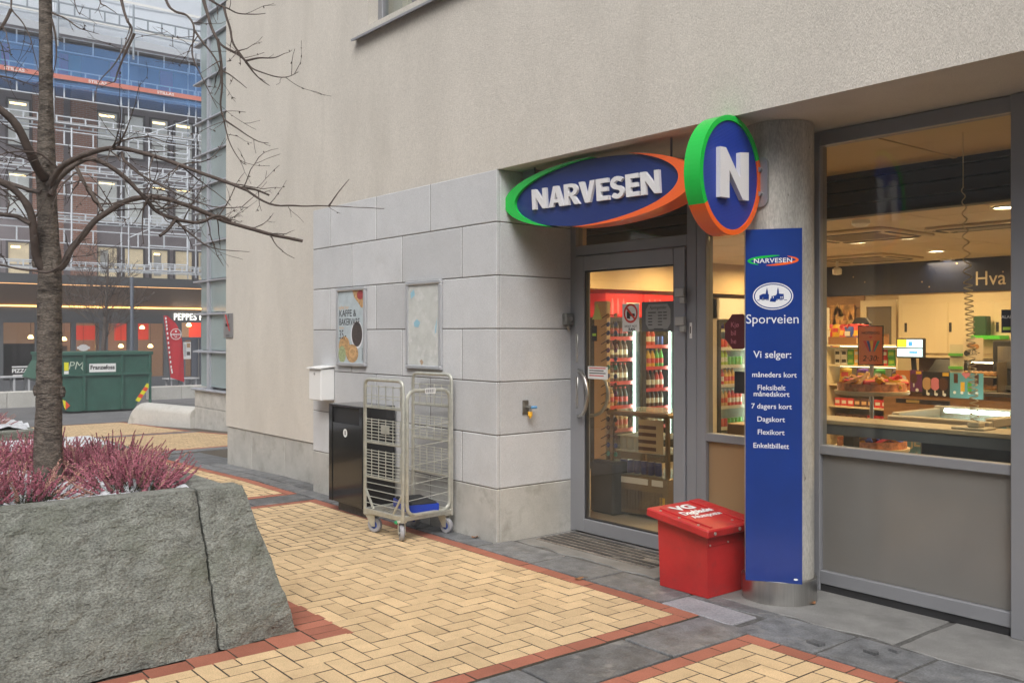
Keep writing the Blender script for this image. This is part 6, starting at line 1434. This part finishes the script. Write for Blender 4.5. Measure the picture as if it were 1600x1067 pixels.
for (a0, c0, a1, c1) in ((yb - ya - .03, hgt * .42, yb - ya - .36, hgt * .13),):
    b = MB(m_hy); dx, dz = (a1 - a0), (c1 - c0); nx, nz_ = -.09, .0
    for i in range(5):
        q0, q1 = i / 5, (i + 1) / 5; b.flat(sf, [(a0 + dx * q0 - .11, c0 + dz * q0 + .05), (a0 + dx * q0, c0 + dz * q0), (a0 + dx * q1, c0 + dz * q1), (a0 + dx * q1 - .11, c0 + dz * q1 + .05)], .004, m_hr if i % 2 else m_hy)
    b.flat(sf, [(.50, hgt * .2), (.62, hgt * .12), (.50, hgt * .05)], .004, m_hr); b.flat(sf, [(.42, hgt * .22), (.50, hgt * .2), (.50, hgt * .05), (.46, hgt * .10)], .004, m_hy)
    b.build('hazard_stripe', SK)
b = MB(m_white); b.rect(sf, 1.12, 1.84, hgt * .64 + .04, hgt * .64 + .28, .004); b.text(sf, 'Franzefoss', 1.48, hgt * .64 + .12, .115, .002, .006, m_dark, .03, sx=.95); b.build('name_label', SK)
b = MB(m_hy); b.rect(sf, .46, .58, hgt * .64 + .1, hgt * .64 + .33, .004); b.rect(sf, .46, .58, hgt * .64 + .0, hgt * .64 + .09, .004, m_white); b.build('yellow_label', SK)
b = MB(M('graffiti', (.55, .62, .52), .6)); b.text(sf, 'PM', .78, hgt * .66 + .1, .22, .002, .004, None, -.01, shear=.2); b.tube([sf.p(.90, hgt * .66 + .15, .006), sf.p(.97, hgt * .66 + .05, .006), sf.p(1.0, hgt * .66 + .0, .006)], .012, 4); b.build('graffiti_tag', SK)

# ================================================================ STREET FURNITURE FAR OFF
def low_wall(px0, px1, d, h, label):
    a = at(px0, 620, d); c = at(px1, 620, d); z = gz(a.x); t = thing('planter_wall', ((a.x + c.x) / 2, (a.y + c.y) / 2, z), label, 'wall', 'low concrete walls across the street')
    n = 4
    for i in range(n):
        p = a.lerp(c, i / n); q_ = a.lerp(c, (i + 1) / n); f = Fr((p.x, p.y, z), Vector((q_.x - p.x, q_.y - p.y, 0)), (0, 0, 1)); L = math.hypot(q_.x - p.x, q_.y - p.y)
        q = MB(m_pale); q.box(.006, L, -.05, h, -.6, 0, bev=.02, fr=f); q.build('wall_segment', t)
# follow the street (parallel to the far facade)
def low_wall_x(X, py0, y0, y1, h, label):
    z = gz(X); t = thing('planter_wall', (X, (y0 + y1) / 2, z), label, 'wall', 'low concrete walls across the street'); n = max(2, int((y1 - y0) / 1.3))
    for i in range(n):
        q = MB(m_pale); q.box(X - .5, X, y0 + (y1 - y0) * i / n + .006, y0 + (y1 - y0) * (i + 1) / n, z - .05, z + h, bev=.02); q.build('wall_segment', t)
WX = -33.0
low_wall_x(WX, 0, onX(235, 610, WX).y, onX(330, 610, WX).y, .42, 'low concrete wall beyond the skip below the red flag'); low_wall_x(WX + 1, 0, onX(-60, 610, WX).y, onX(60, 610, WX).y, .46, 'low concrete wall at the far left across the street')
def outdoor_table(X, y0, y1, h, label):
    z = gz(X); t = thing('outdoor_table', (X, (y0 + y1) / 2, z), label, 'table', 'tables outside the restaurant'); b = MB(M('table_grey', (.42, .43, .45), .6)); b.box(X - .7, X, y0, y1, z + h - .05, z + h, bev=.01); b.build('top', t)
    for y in (y0 + .1, (y0 + y1) / 2, y1 - .15):
        for xx in (X - .62, X - .08): b = MB(M('table_grey', (.42, .43, .45), .6)); b.box(xx - .03, xx + .03, y, y + .06, z, z + h - .051); b.build('leg', t)
TX = -35.0
outdoor_table(TX, onX(-10, 600, TX).y, onX(52, 600, TX).y, .85, 'long grey outdoor table at the far left of the restaurant'); outdoor_table(TX, onX(263, 600, TX).y, onX(312, 600, TX).y, .62, 'grey outdoor bench table beside the red flag')
# beach flag
FX = -33.6; fb = onX(266, 598, FX); z0 = gz(FX)
t = thing('beach_flag', (FX, fb.y, z0), 'tall red feather flag with a white round emblem by the restaurant', 'flag')
pl_ = [onX(px, py, FX) for px, py in ((267, 612), (264, 575), (259, 530), (254.5, 493))]
b = MB(m_alu_d); b.tube([(FX, fb.y, z0)] + pl_, .022, 6); b.build('pole', t)
m_flag = M('flag_red', (.62, .030, .045), .7, trans=((.7, .03, .05), .25)); 
L_ = [(254.5, 493), (257, 515), (260, 545), (263.5, 575), (266.5, 590)]; R_ = [(262, 493.5), (276, 507), (284, 530), (287.5, 560), (288.5, 597)]
vs = []; fs = []; nn = 14; mm_ = 6
def ev(pl, t):
    q = t * (len(pl) - 1); i = min(int(q), len(pl) - 2); u = q - i; return (pl[i][0] + (pl[i + 1][0] - pl[i][0]) * u, pl[i][1] + (pl[i + 1][1] - pl[i][1]) * u)
for i in range(nn + 1):
    l = ev(L_, i / nn); r_ = ev(R_, i / nn)
    for j in range(mm_ + 1):
        u = j / mm_; p = onX(l[0] + (r_[0] - l[0]) * u, l[1] + (r_[1] - l[1]) * u, FX); p.x += .05 * math.sin(u * 6 + i * .4) * u; vs.append(tuple(p))
for i in range(nn):
    for j in range(mm_): k = i * (mm_ + 1) + j; fs.append((k, k + 1, k + mm_ + 2, k + mm_ + 1))
b = MB(m_flag); b.add(vs, fs, None, True); b.add([(v[0] - .012, v[1], v[2]) for v in vs], fs, None, True); b.build('cloth', t)
c = onX(274, 522, FX); ff_ = YZ((FX + .06, c.y, c.z)); b = MB(m_white); ring(ff_, 0, 0, .20, .20, .02, 0, .004, 24, mb=b); b.text(ff_, 'peppes', 0, -.04, .09, .003, .0, None, .01); b.ell(ff_, 0, .10, .035, .035, .002, None, 10); b.ell(ff_, 0, -.11, .05, .012, .002, None, 10); b.build('emblem', t)
b = MB(m_white)
for i in range(14):
    q = ev(L_, .05 + i * .062); p = onX(q[0] + 3, q[1], FX); b.rect(YZ((FX + .06, p.y, p.z)), -.02, .03, -.045, .04, 0)
tag(b.build('edge_print', t), kind='stuff')
# lamp post
LX = -31.5; p = onX(206, 435, LX); t = thing('lamp_post', (LX, p.y, gz(LX)), 'slim grey steel post rising behind the skip', 'post'); b = MB(M('post_grey', (.16, .18, .22), .5, .4)); b.cyl((LX, p.y, gz(LX)), (LX, p.y, p.z), .058, n=12); b.build('pole', t); b = MB(M('post_grey', (.16, .18, .22), .5, .4)); b.cyl((LX, p.y, gz(LX)), (LX, p.y, gz(LX) + .2), .10, n=12); b.cyl((LX, p.y, p.z), (LX, p.y, p.z + .04), .065, n=12); b.build('collar', t)
# small street tree
SXT = -32.2; bp_ = onX(163, 560, SXT); t = thing('street_tree', (SXT, bp_.y, gz(SXT)), 'thin bare street tree behind the green skip', 'tree')
rt = random.Random(77)
b = MB(m_bark_s); b.tube([(SXT, bp_.y, gz(SXT)), (SXT, bp_.y - .02, 1.2), (SXT, bp_.y + .06, 2.4), (SXT + .05, bp_.y + .12, 4.2)], [.09, .075, .055, .015], 8); b.build('trunk', t)
b = MB(m_bark_s)
def ftw(p, d, L, r, dep):
    n = 5; pts = [p.copy()]
    for k in range(n): d = (d + Vector((rt.gauss(0, .15), rt.gauss(0, .15), rt.gauss(.05, .12)))).normalized(); p = p + d * L / n; pts.append(p.copy())
    b.tube(pts, [max(.0045, r * (1 - k / (n + 1))) for k in range(n + 1)], 4)
    if dep < 2:
        for k in range(2, n + 1):
            for q in range(2): ftw(pts[k], (d + Vector((rt.gauss(0, .6), rt.gauss(0, .6), rt.gauss(.1, .5)))).normalized(), L * .5, r * .5, dep + 1)
for i in range(16):
    z = 1.3 + i * .16; an = i * 2.4; ftw(Vector((SXT, bp_.y + .03, z)), Vector((math.cos(an), math.sin(an), .5)).normalized(), 1.3 - i * .04, .015, 0)
b.build('branches', t)

# ================================================================ OFFICE BUILDING ACROSS THE STREET
BX = -38.8
def bz(py, px=165, X=BX): return onX(px, py, X).z
def by(px, py=300, X=BX): return onX(px, py, X).y
OB = thing('office_building', (BX - 6, 12, gz(BX)), 'dark panelled office building with brick piers above a pizza restaurant', 'building')
m_dpan = M('plum_panel', (.30, .265, .28), .5, var=.06, vs=.6); m_fas = M('fascia_dark', (.11, .115, .125), .5); m_bsoff = M('copper_soffit', (.32, .22, .16), .4, .4)
def brick_mat():
    m = bpy.data.materials.new('brickwork'); m.use_nodes = True; nt = m.node_tree; N = nt.nodes.new; L = nt.links.new; b = nt.nodes['Principled BSDF']; b.inputs['Roughness'].default_value = .9
    geo = N('ShaderNodeNewGeometry'); sp_ = N('ShaderNodeSeparateXYZ'); cb = N('ShaderNodeCombineXYZ'); L(geo.outputs['Position'], sp_.inputs[0]); L(sp_.outputs[1], cb.inputs[0]); L(sp_.outputs[2], cb.inputs[1])
    t = N('ShaderNodeTexBrick'); t.inputs['Color1'].default_value = (.45, .215, .15, 1); t.inputs['Color2'].default_value = (.38, .18, .125, 1); t.inputs['Mortar'].default_value = (.45, .40, .36, 1); t.inputs['Scale'].default_value = 1; t.inputs['Brick Width'].default_value = .24; t.inputs['Row Height'].default_value = .075; t.inputs['Mortar Size'].default_value = .008; L(cb.outputs[0], t.inputs['Vector']); L(t.outputs[0], b.inputs['Base Color']); return m
m_brick = brick_mat()
YA, YB = -8.0, 34.0
zbase = gz(BX) - .1
z_fb, z_ft = onX(165, 446, BX + 1.1).z, onX(165, 438, BX + 1.1).z
z_led = bz(481); z_swt = bz(503); z_swb = bz(592); z_net = bz(118)
b = MB(m_dpan); b.box(BX - 8, BX, YA, YB, z_ft - .2, bz(66)); b.build('upper_facade', OB)
b = MB(m_fas)
# shop level wall with openings: piers, head, foot
px_open = [(-60, -6), (3, 57), (92, 113), (117, 157), (167, 201), (214, 258), (284, 318), (324, 380)]
b.box(BX - .3, BX, YA, YB, z_swt, z_led + .02); b.box(BX - .3, BX, YA, YB, zbase, z_swb)
ys = [YA] + [v for a, c in px_open for v in (by(a, 550), by(c, 550))] + [YB]
for i in range(0, len(ys), 2): b.box(BX - .3, BX, ys[i], ys[i + 1], z_swb, z_swt)
b.build('shop_wall', OB)
b = MB(m_fas); b.box(BX, BX + 1.1, YA, YB, z_fb, z_ft + .15); b.build('fascia', OB)
b = MB(m_bsoff); b.add([(BX + 1.06, YA, z_fb), (BX + 1.06, YB, z_fb), (BX + .02, YB, z_led + .03), (BX + .02, YA, z_led + .03), (BX + 1.06, YA, z_fb + .05), (BX + 1.06, YB, z_fb + .05), (BX + .02, YB, z_led + .08), (BX + .02, YA, z_led + .08)], [(0, 1, 2, 3), (4, 5, 6, 7)]); b.build('canopy_soffit', OB)
b = MB(M('led_glow', (1, .6, .2), .5, emit=4.0, ecol=(1, .50, .13))); b.box(BX + .002, BX + .05, YA, YB, z_led, z_led + .045); b.build('light_strip', OB)
b = MB(M('led_glow_dim', (1, .6, .3), .5, emit=1.2, ecol=(1, .50, .2))); b.box(BX + 1.0, BX + 1.05, YA, YB, z_fb - .03, z_fb - .005); b.build('light_strip', OB)
# restaurant inside: wall and colour blocks emit, standing in for room lighting
m_rin = M('glowing_restaurant_wall', (.45, .30, .19), .8, emit=.38, ecol=(.62, .38, .22)); m_rred = M('glowing_restaurant_red', (.6, .05, .03), .6, emit=.9, ecol=(.75, .06, .03)); m_rdk = M('restaurant_dark', (.05, .03, .03), .7); m_rlamp = M('restaurant_lamp', (1, .8, .4), .5, emit=9, ecol=(1, .68, .25))
b = MB(m_rin); b.box(BX - 3.2, BX - 3.0, YA, YB, zbase, z_led); b.build('glowing_restaurant_wall', OB)
b = MB(m_rdk); b.box(BX - 3.0, BX - .3, YA, YB, zbase - .1, z_swb - .3); b.box(BX - 3.0, BX - .3, YA, YB, z_swt + .3, z_swt + .5); b.build('restaurant_floor', OB)
def rpart(px0, px1, py0, py1, X, mat, nm):
    b = MB(mat); b.box(X - .15, X, by(px0, 550, X), by(px1, 550, X), onX(165, py1, X).z, onX(165, py0, X).z); return b.build(nm, OB)
rpart(113, 150, 509, 531, BX - 2, m_rred, 'red_pelmet'); rpart(180, 201, 505, 532, BX - 2, m_rred, 'red_pelmet'); rpart(212, 232, 505, 531, BX - 2, m_rred, 'red_pelmet'); rpart(113, 200, 548, 556, BX - 1.6, m_rdk, 'counter'); rpart(3, 57, 536, 592, BX - 1.2, m_rdk, 'dark_screen'); rpart(297, 318, 503, 527, BX - 1.5, m_rred, 'red_pelmet'); rpart(150, 153, 503, 592, BX - .6, m_white, 'white_post'); rpart(165, 168, 503, 592, BX - .6, m_white, 'white_post'); rpart(92, 105, 540, 592, BX - 1, M('glowing_restaurant_tan', (.3, .2, .12), .7, emit=.1), 'tan_screen')
for px, py in ((130, 543), (189, 541), (207, 541), (235, 541), (100, 530), (48, 527), (295, 508), (222, 512)):
    nth = ORD[sorted((130, 189, 207, 235, 100, 48, 295, 222)).index(px)]; p = onX(px, py, BX - 1.4); t = thing('pendant_lamp', tuple(p), f'small lit lamp hanging inside the pizza restaurant, {nth} from left', 'lamp', 'lamps inside the restaurant'); b = MB(m_rlamp); b.lathe(tuple(p), [(.0, -.06), (.09, -.05), (.11, .0), (.05, .09), (.0, .1)], 10); b.build('shade', t); b = MB(m_dark); b.cyl(tuple(p + Vector((0, 0, .1))), (p.x, p.y, z_swt + .3), .008, n=4); b.build('cord', t)
m_shopg = glass_mat('shop_glass', (.72, .70, .70))
for k, (a, c) in enumerate(px_open):
    if k == 6: continue
    y0, y1 = by(a, 550), by(c, 550)
    b = MB(m_fas); w_ = .05
    for (u0, u1, v0, v1) in ((y0, y0 + w_, z_swb, z_swt), (y1 - w_, y1, z_swb, z_swt), (y0 + w_, y1 - w_, z_swb, z_swb + w_), (y0 + w_, y1 - w_, z_swt - w_, z_swt)): b.box(BX - .12, BX - .02, u0, u1, v0, v1)
    f_ = b.build('shop_window', OB); b = MB(m_shopg); b.box(BX - .07, BX - .06, y0 + w_, y1 - w_, z_swb + w_, z_swt - w_); b.build('pane', f_)
# flat white prints on the first window
wf_ = YZ((BX - .055, by(32, 577), bz(577))); b = MB(m_white); b.text(wf_, 'PIZZA', 0, -.05, .14, .003, 0, None, .04); b.rect(wf_, -.28, .28, .14, .19, 0); b.rect(wf_, -.25, .2, -.18, -.13, 0); b.build('window_print', OB)
wf_ = YZ((BX - .055, by(131, 543), bz(543))); b = MB(m_white); b.ell(wf_, 0, .0, .2, .13, 0, None, 16); b.rect(wf_, -.24, .24, -.05, .05, .001); b.build('window_print', OB)
# restaurant door
y0, y1 = by(284, 550), by(318, 550); b = MB(M('door_slate', (.10, .11, .14), .5)); z_dt = bz(527)
b.box(BX - .14, BX - .02, y0, y0 + .16, zbase, z_dt); b.box(BX - .14, BX - .02, y1 - .5, y1 - .3, zbase, z_dt); b.box(BX - .14, BX - .02, y0 + .16, y1 - .5, z_dt - .12, z_dt); b.box(BX - .14, BX - .02, y0 + .16, y1 - .5, zbase, zbase + .25); b.box(BX - .14, BX - .02, y1 - .29, y1, zbase, z_dt); d_ = b.build('restaurant_door', OB)
b = MB(m_shopg); b.box(BX - .08, BX - .07, y0 + .16, y1 - .5, zbase + .25, z_dt - .12); b.build('pane', d_); b = MB(m_steel); b.cyl((BX + .03, y1 - .22, bz(597)), (BX + .03, y1 - .22, bz(530)), .025, n=8); b.build('handle', d_)
# menu poster
t = thing('menu_poster', (BX + .01, by(292, 550), bz(548)), 'white menu poster with pictures beside the restaurant door', 'poster'); b = MB(m_white); y0, y1 = by(286.5, 550), by(298, 550); b.box(BX - .015, BX + .02, y0, y1, bz(563), bz(535)); mf = YZ((BX + .021, (y0 + y1) / 2, bz(549))); b.rect(mf, -.02, .12, .12, .30, .002, m_crust); b.rect(mf, -.02, .12, -.2, -.05, .002, m_cof); b.rect(mf, -.13, -.05, -.25, .25, .002, m_snap); b.build('sheet', t)
# illuminated sign
b = MB(M('sign_glow', (1, 1, .95), .4, emit=1.1, ecol=(1, .98, .88))); sf_ = YZ((BX + .06, by(271, 493), bz(499))); b.text(sf_, 'PEPPES PIZZA', 0, 0, (bz(488) - bz(499)), .05, .0, None, .008, sx=.74, align='l', space=1.1); t = thing('restaurant_sign', tuple(sf_.o), 'lit white letter sign above the restaurant door', 'sign'); b.build('lettering', t); b = MB(m_fas); b.box(BX + .005, BX + .055, sf_.o.y - .1, sf_.o.y + 4.2, sf_.o.z + .05, sf_.o.z + .09); b.build('rail', t)
# upper windows: faint pane emission stands in for lit rooms behind
m_wdark = M('window_frame_plum', (.12, .108, .115), .45); m_pane_up = M('office_glass_glow', (.55, .58, .58), .12, var=.35, vs=.35, spec=.9, emit=.16, ecol=(.62, .64, .60)); m_pane_lo = M('office_glass_lit', (.58, .50, .36), .15, var=.35, vs=.8, spec=.7, emit=.30, ecol=(.66, .55, .36)); m_tube2 = M('office_tube', (1, .85, .5), .5, emit=2.6, ecol=(1, .74, .32))
wcols = [(-88, -56), (-40, -8), (12, 45), (152, 182), (194, 223), (236, 261), (273, 299), (309, 336), (345, 370)]
rows = [(177, 243, m_pane_up), (387, 437, m_pane_lo), (283, 347, m_pane_up)]
for ri, (t0, t1, mp) in enumerate(rows):
    zt_, zb_ = bz(t0), bz(t1)
    if ri == 1: zb_ = z_ft + .16
    for wi, (a, c) in enumerate(wcols):
        y0, y1 = by(a), by(c); b = MB(m_wdark); w_ = .07
        for (u0, u1, v0, v1) in ((y0 - w_, y0, zb_ - w_, zt_ + w_), (y1, y1 + w_, zb_ - w_, zt_ + w_), (y0, y1, zb_ - w_, zb_), (y0, y1, zt_, zt_ + w_)): b.box(BX + .002, BX + .10, u0, u1, v0, v1)
        if ri != 1: b.box(BX + .03, BX + .06, y0, y1, zb_ + (zt_ - zb_) * .36, zb_ + (zt_ - zb_) * .36 + .03)
        f_ = b.build('window', OB); b = MB(mp); b.box(BX + .003, BX + .03, y0, y1, zb_, zt_)
        if ri == 1 and wi % 2: b.box(BX + .031, BX + .035, y0 + .1, y0 + .4, zb_ + .15, zt_ - .1, M('blind_grey', (.5, .5, .48), .7))
        b.build('pane', f_)
        if ri in (0, 2) and wi in (2, 3, 5, 6): b = MB(m_tube2); b.box(BX + .031, BX + .036, y0 + .06, y1 - .1, zt_ - .16, zt_ - .08); b.build('ceiling_lamp', f_)
        if ri == 1 and wi in (2, 5): b = MB(m_tube2); b.box(BX + .036, BX + .040, y0 + .1, y1 - .3, zt_ - .2, zt_ - .12); b.build('ceiling_lamp', f_)
for a, c in ((50, 98), (110, 150), (-130, -92)):
    b = MB(m_brick); b.box(BX + .002, BX + .16, by(a), by(c), z_ft + .16, bz(140)); b.build('brick_pier', OB)
m_purp = M('clad_purple', (.50, .10, .36), .5); m_tl = M('clad_teal', (.09, .36, .42), .5); m_bl = M('clad_blue', (.14, .24, .42), .5)
for (a, c, mt_) in ((2, 14, m_purp), (14, 52, m_bl), (92, 106, m_purp), (107, 126, m_tl), (127, 168, m_bl), (172, 190, m_purp), (190, 247, m_bl), (250, 269, m_purp), (270, 330, m_bl), (-60, 0, m_bl)):
    b = MB(mt_); b.box(BX + .002, BX + .08, by(a, 80), by(c, 80), bz(132), bz(74)); b.build('cladding_panel', OB)
# ================================================================ SCAFFOLD
SX1, SX0 = BX + 2.0, BX + 1.1
SF = thing('scaffold', (SX1, 10, gz(BX)), 'light steel facade scaffold with guard rails in front of the office building', 'scaffold')
m_scaf = M('scaffold_steel', (.60, .64, .69), .5, .1)
bay_px = [-38, 84, 201, 306, 402]; yo = [onX(p, 250, SX1).y for p in bay_px]
zd = [onX(200, y, SX1).z for y in (424, 351, 277, 207, 137)]     # deck levels
ztop = onX(200, 10, SX1).z
for y in yo:
    for X, z0_ in ((SX1, z_ft + .16), (SX0, z_ft + .16)):
        b = MB(m_scaf); b.cyl((X, y, z0_), (X, y, ztop), .026, n=8); o_ = b.build('standard', SF)
        b = MB(m_scaf)
        for k in range(9): b.cyl((X, y, z0_ + .3 + k), (X, y, z0_ + .34 + k), .042, n=8)
        b.build('rosette', o_)
def lattice(X, y0, y1, z, h=.24, name='deck_edge'):
    b = MB(m_scaf); b.box(X - .02, X + .02, y0, y1, z, z + .04); b.box(X - .02, X + .02, y0, y1, z + h, z + h + .04); n = max(2, int((y1 - y0) / .48))
    for i in range(n + 1): yy = y0 + .02 + (y1 - y0 - .08) * i / n; b.box(X - .018, X + .018, yy, yy + .05, z + .05, z + h)
    return b.build(name, SF)
for i, (y0, y1) in enumerate(zip(yo, yo[1:])):
    for k, z in enumerate(zd):
        lattice(SX1 + .04, y0 + .04, y1 - .04, z); lattice(SX0 + .04, y0 + .04, y1 - .04, z)
        b = MB(M('deck_ply', (.34, .33, .33), .8)); b.box(SX0 + .07, SX1 + .01, y0 + .04, y1 - .04, z + .06, z + .10) if k > 3 else b.box(SX1 - .40, SX1 + .01, y0 + .04, y1 - .04, z + .06, z + .10); b.build('deck', SF)
        b = MB(m_scaf)      # guard rail frame
        for q in (.62, 1.12): b.box(SX1 + .03, SX1 + .07, y0 + .05, y1 - .05, z + .3 + q, z + .335 + q)
        for q in (.12, .5, .88): yy = y0 + (y1 - y0) * q; b.box(SX1 + .032, SX1 + .068, yy, yy + .045, z + .345 + .62, z + .3 + 1.12)
        b.build('guard_rail', SF)
# stair bay in front, right
yq = [onX(p, 350, SX1 + 1.1).y for p in (233, 293)]
for y in yq: b = MB(m_scaf); b.cyl((SX1 + 1.1, y, z_ft + .5), (SX1 + 1.1, y, onX(233, 214, SX1 + 1.1).z), .032, n=8); b.build('standard', SF)
for k in range(3):
    z = zd[k] if k < 3 else 0; lattice(SX1 + 1.12, yq[0], yq[1], zd[k]); b = MB(m_scaf); b.box(SX1 + 1.1, SX1 + 1.15, yq[0], yq[1], zd[k] + .9, zd[k] + .945); b.box(SX1 + 1.1, SX1 + 1.15, yq[0], yq[1], zd[k] + 1.4, zd[k] + 1.445); b.build('guard_rail', SF)
    for s_ in (.9,):
        b = MB(m_scaf); b.cyl((SX1 + .3 + s_ * .7, yq[0] - .3 - s_ * .4, zd[k] + .3 + s_), (SX1 + .3 + s_ * .7, yq[1] + .1, zd[k] + 2.0 * .7 + s_), .018, n=6); b.build('stair_rail', SF)
p = onX(112, 200, SX1 + .6); b = MB(m_scaf); b.cyl((SX1 + .6, p.y, z_ft + .5), (SX1 + .6, p.y, p.z), .032, n=8); b.build('standard', SF)
# blue debris net with orange printed band
m_net = bpy.data.materials.new('blue_net'); m_net.use_nodes = True; nt = m_net.node_tree
tr = nt.nodes.new('ShaderNodeBsdfTransparent'); tr.inputs[0].default_value = (.80, .90, 1, 1); df = nt.nodes['Principled BSDF']; df.inputs['Base Color'].default_value = (.16, .38, .80, 1); df.inputs['Roughness'].default_value = .9
mx = nt.nodes.new('ShaderNodeMixShader'); mx.inputs[0].default_value = .38; nt.links.new(tr.outputs[0], mx.inputs[1]); nt.links.new(df.outputs[0], mx.inputs[2]); nt.links.new(mx.outputs[0], nt.nodes['Material Output'].inputs[0])
NX = SX1 + .16; zn0 = onX(200, 152, NX).z; zn1 = onX(200, 85, NX).z; zo0 = onX(200, 141, NX).z; zo1 = onX(200, 134, NX).z
t = thing('debris_net', (NX, 10, zn0), 'blue debris net with an orange printed band on the upper scaffold', 'net')
vs = []; fs = []; n = 60
for i in range(n + 1):
    y = yo[0] - 4 + (yo[-1] + 5 - yo[0] + 4) * i / n
    for j in range(7): vs.append((NX + .03 * math.sin(i * 1.1 + j), y, zn0 + (zn1 - zn0) * j / 6))
for i in range(n):
    for j in range(6): k = i * 7 + j; fs.append((k, k + 1, k + 8, k + 7))
b = MB(m_net); b.add(vs, fs, None, True); b.build('netting', t, recalc=False)
b = MB(M('band_orange', (.60, .20, .15), .7)); b.box(NX + .05, NX + .06, yo[0] - 4, yo[-1] + 5, zo0, zo1); b.build('orange_band', t)
b = MB(m_white)
for px in (22, 152, 258): p = onX(px, 138, NX); b.text(YZ((NX + .062, p.y, zo0)), 'STILLAS', 0, (zo1 - zo0) * .2, (zo1 - zo0) * .6, .004, 0, None, .02, sx=1.3)
b.build('lettering', t)
b = MB(m_net); b.box(SX0 - .4, NX - .02, yo[0] - 4, yo[-1] + 5, zn0 - .02, zn0 - .01); b.build('net_floor', t, recalc=False)
# roof sheeting
m_tarp = M('white_tarp', (.58, .635, .70), .35, var=.10, vs=.4, bump=[(1.2, .12), (5, .02)], trans=((.75, .80, .85), .35)); m_seam = M('tarp_seam', (.74, .74, .72), .5)
t = thing('roof_sheeting', (SX1, 10, ztop), 'large white sheeting roof over the scaffold', 'tarpaulin')
ze = onX(200, 66, NX).z; dx, dzr = -9.0, 9.0
def tp2(y, q, c=0.0): return (NX + .3 + dx * q + c * .6, y, ze + dzr * q + c * .8)
y0, y1 = yo[0] - 12, yo[-1] + 14; vs = []; fs = []; n = 70; m_ = 16
for i in range(n + 1):
    for j in range(m_ + 1): y = y0 + (y1 - y0) * i / n; q = j / m_; vs.append(tp2(y, q, .10 * nz3((y * .5, q * 9, 2), 1.0) - .06 * abs(math.sin(q * 18))))
for i in range(n):
    for j in range(m_): k = i * (m_ + 1) + j; fs.append((k, k + 1, k + m_ + 2, k + m_ + 1))
b = MB(m_tarp); b.add(vs, fs, None, True); b.build('sheet', t, recalc=False)
for q in (.05, .22, .40, .58, .78):
    b = MB(m_seam); a = tp2(y0, q, .10); c = tp2(y1, q, .10); b.box(a[0] - .03, a[0] + .03, y0, y1, a[2] - .05, a[2] + .05); b.build('seam', t)
b = MB(M('eave_dark', (.14, .13, .13), .8)); b.box(BX - .2, SX1 - .1, y0, y1, onX(200, 80, SX1).z, onX(200, 80, SX1).z + .06); b.build('eave_board', t)
b = MB(M('beam_grey', (.26, .30, .34), .5, .2)); zl = onX(200, 44, SX1 + .6).z
b.box(SX1 + .58, SX1 + .63, y0, y1, zl, zl + .05); b.box(SX1 + .58, SX1 + .63, y0, y1, zl + .40, zl + .45)
for i in range(70): yy = y0 + (y1 - y0) * i / 70; b.box(SX1 + .585, SX1 + .625, yy, yy + .05, zl + .05, zl + .40)
b.build('lattice_beam', t)
for y in yo: b = MB(M('beam_grey', (.26, .30, .34), .5, .2)); b.cyl((SX1 + .6, y, zn1 - .3), (SX1 + .6, y, zl + .9), .04, n=8); b.build('post', t)

for (px, py, lab, rz) in ((742, 840, 'dry brown leaf lying on the slate strip below the granite corner', .6), (1268, 943, 'small orange leaf lying at the foot ring of the column', 2.0), (905, 905, 'dry brown leaf lying on the slate by the entrance', 1.2)):
    p = onZ(px, py, .0); t = thing('fallen_leaf', (p.x, p.y, .002), lab, 'leaf', None, rz); b = MB(M('dry_leaf', (.22, .10, .04), .8, var=.3, vs=40)); n = 6
    pts_ = [(.035 * math.cos(k * math.pi / 6) * (1 if k % 2 else .75), .024 * math.sin(k * math.pi / 6)) for k in range(12)]
    vs = [(a, c, .004 + .008 * abs(a) / .035 + .004 * math.sin(a * 90)) for a, c in pts_] + [(0, 0, .003)]
    b.add(vs, [(i, (i + 1) % 12, 12) for i in range(12)]); b.build('blade', t, local=True); b = MB(m_hstem); b.tube([(.03, 0, .010), (.05, .005, .006), (.062, .004, .004)], .0015, 4); b.build('stalk', t, local=True)
# ================================================================ BUILDING OPPOSITE (mirrored in the shop windows)
t = thing('opposite_building', (0, -10, 0), 'grey rendered building on the other side of the passage, mirrored in the glass', 'building')
b = MB(M('grey_render', (.33, .33, .34), .9, var=.08, vs=.5)); b.box(-13, 16, -13, -9, -.05, 10.5); b.build('wall', t)
for k in range(2):
    for i in range(7):
        x = -11.5 + i * 3.9; z = 1.0 + k * 4.4
        b = MB(m_alu); b.box(x - .08, x + 1.9, -9.0 + .002, -8.93, z - .08, z + 2.4); f_ = b.build('window', t); b = MB(m_wdark); b.box(x, x + .86, -8.929, -8.91, z, z + 2.32); b.box(x + .95, x + 1.82, -8.929, -8.91, z, z + 2.32); b.build('pane', f_)
b = MB(m_alu); b.box(-13.1, 16.1, -9, -8.85, 4.3, 4.6); b.box(-13.1, 16.1, -9.1, -8.8, 10.3, 10.6); b.build('cornice', t)
# ================================================================ MIST
hz_m = bpy.data.materials.new('mist'); hz_m.use_nodes = True; nt = hz_m.node_tree; nt.nodes.remove(nt.nodes['Principled BSDF'])
pv = nt.nodes.new('ShaderNodeVolumePrincipled'); pv.inputs['Color'].default_value = (.92, .94, .97, 1); pv.inputs['Density'].default_value = .0032; nt.links.new(pv.outputs[0], nt.nodes['Material Output'].inputs['Volume'])
b = MB(hz_m); b.box(-58, 18, -18, 46, -2.4, 25); tag(b.build('haze'), kind='stuff')
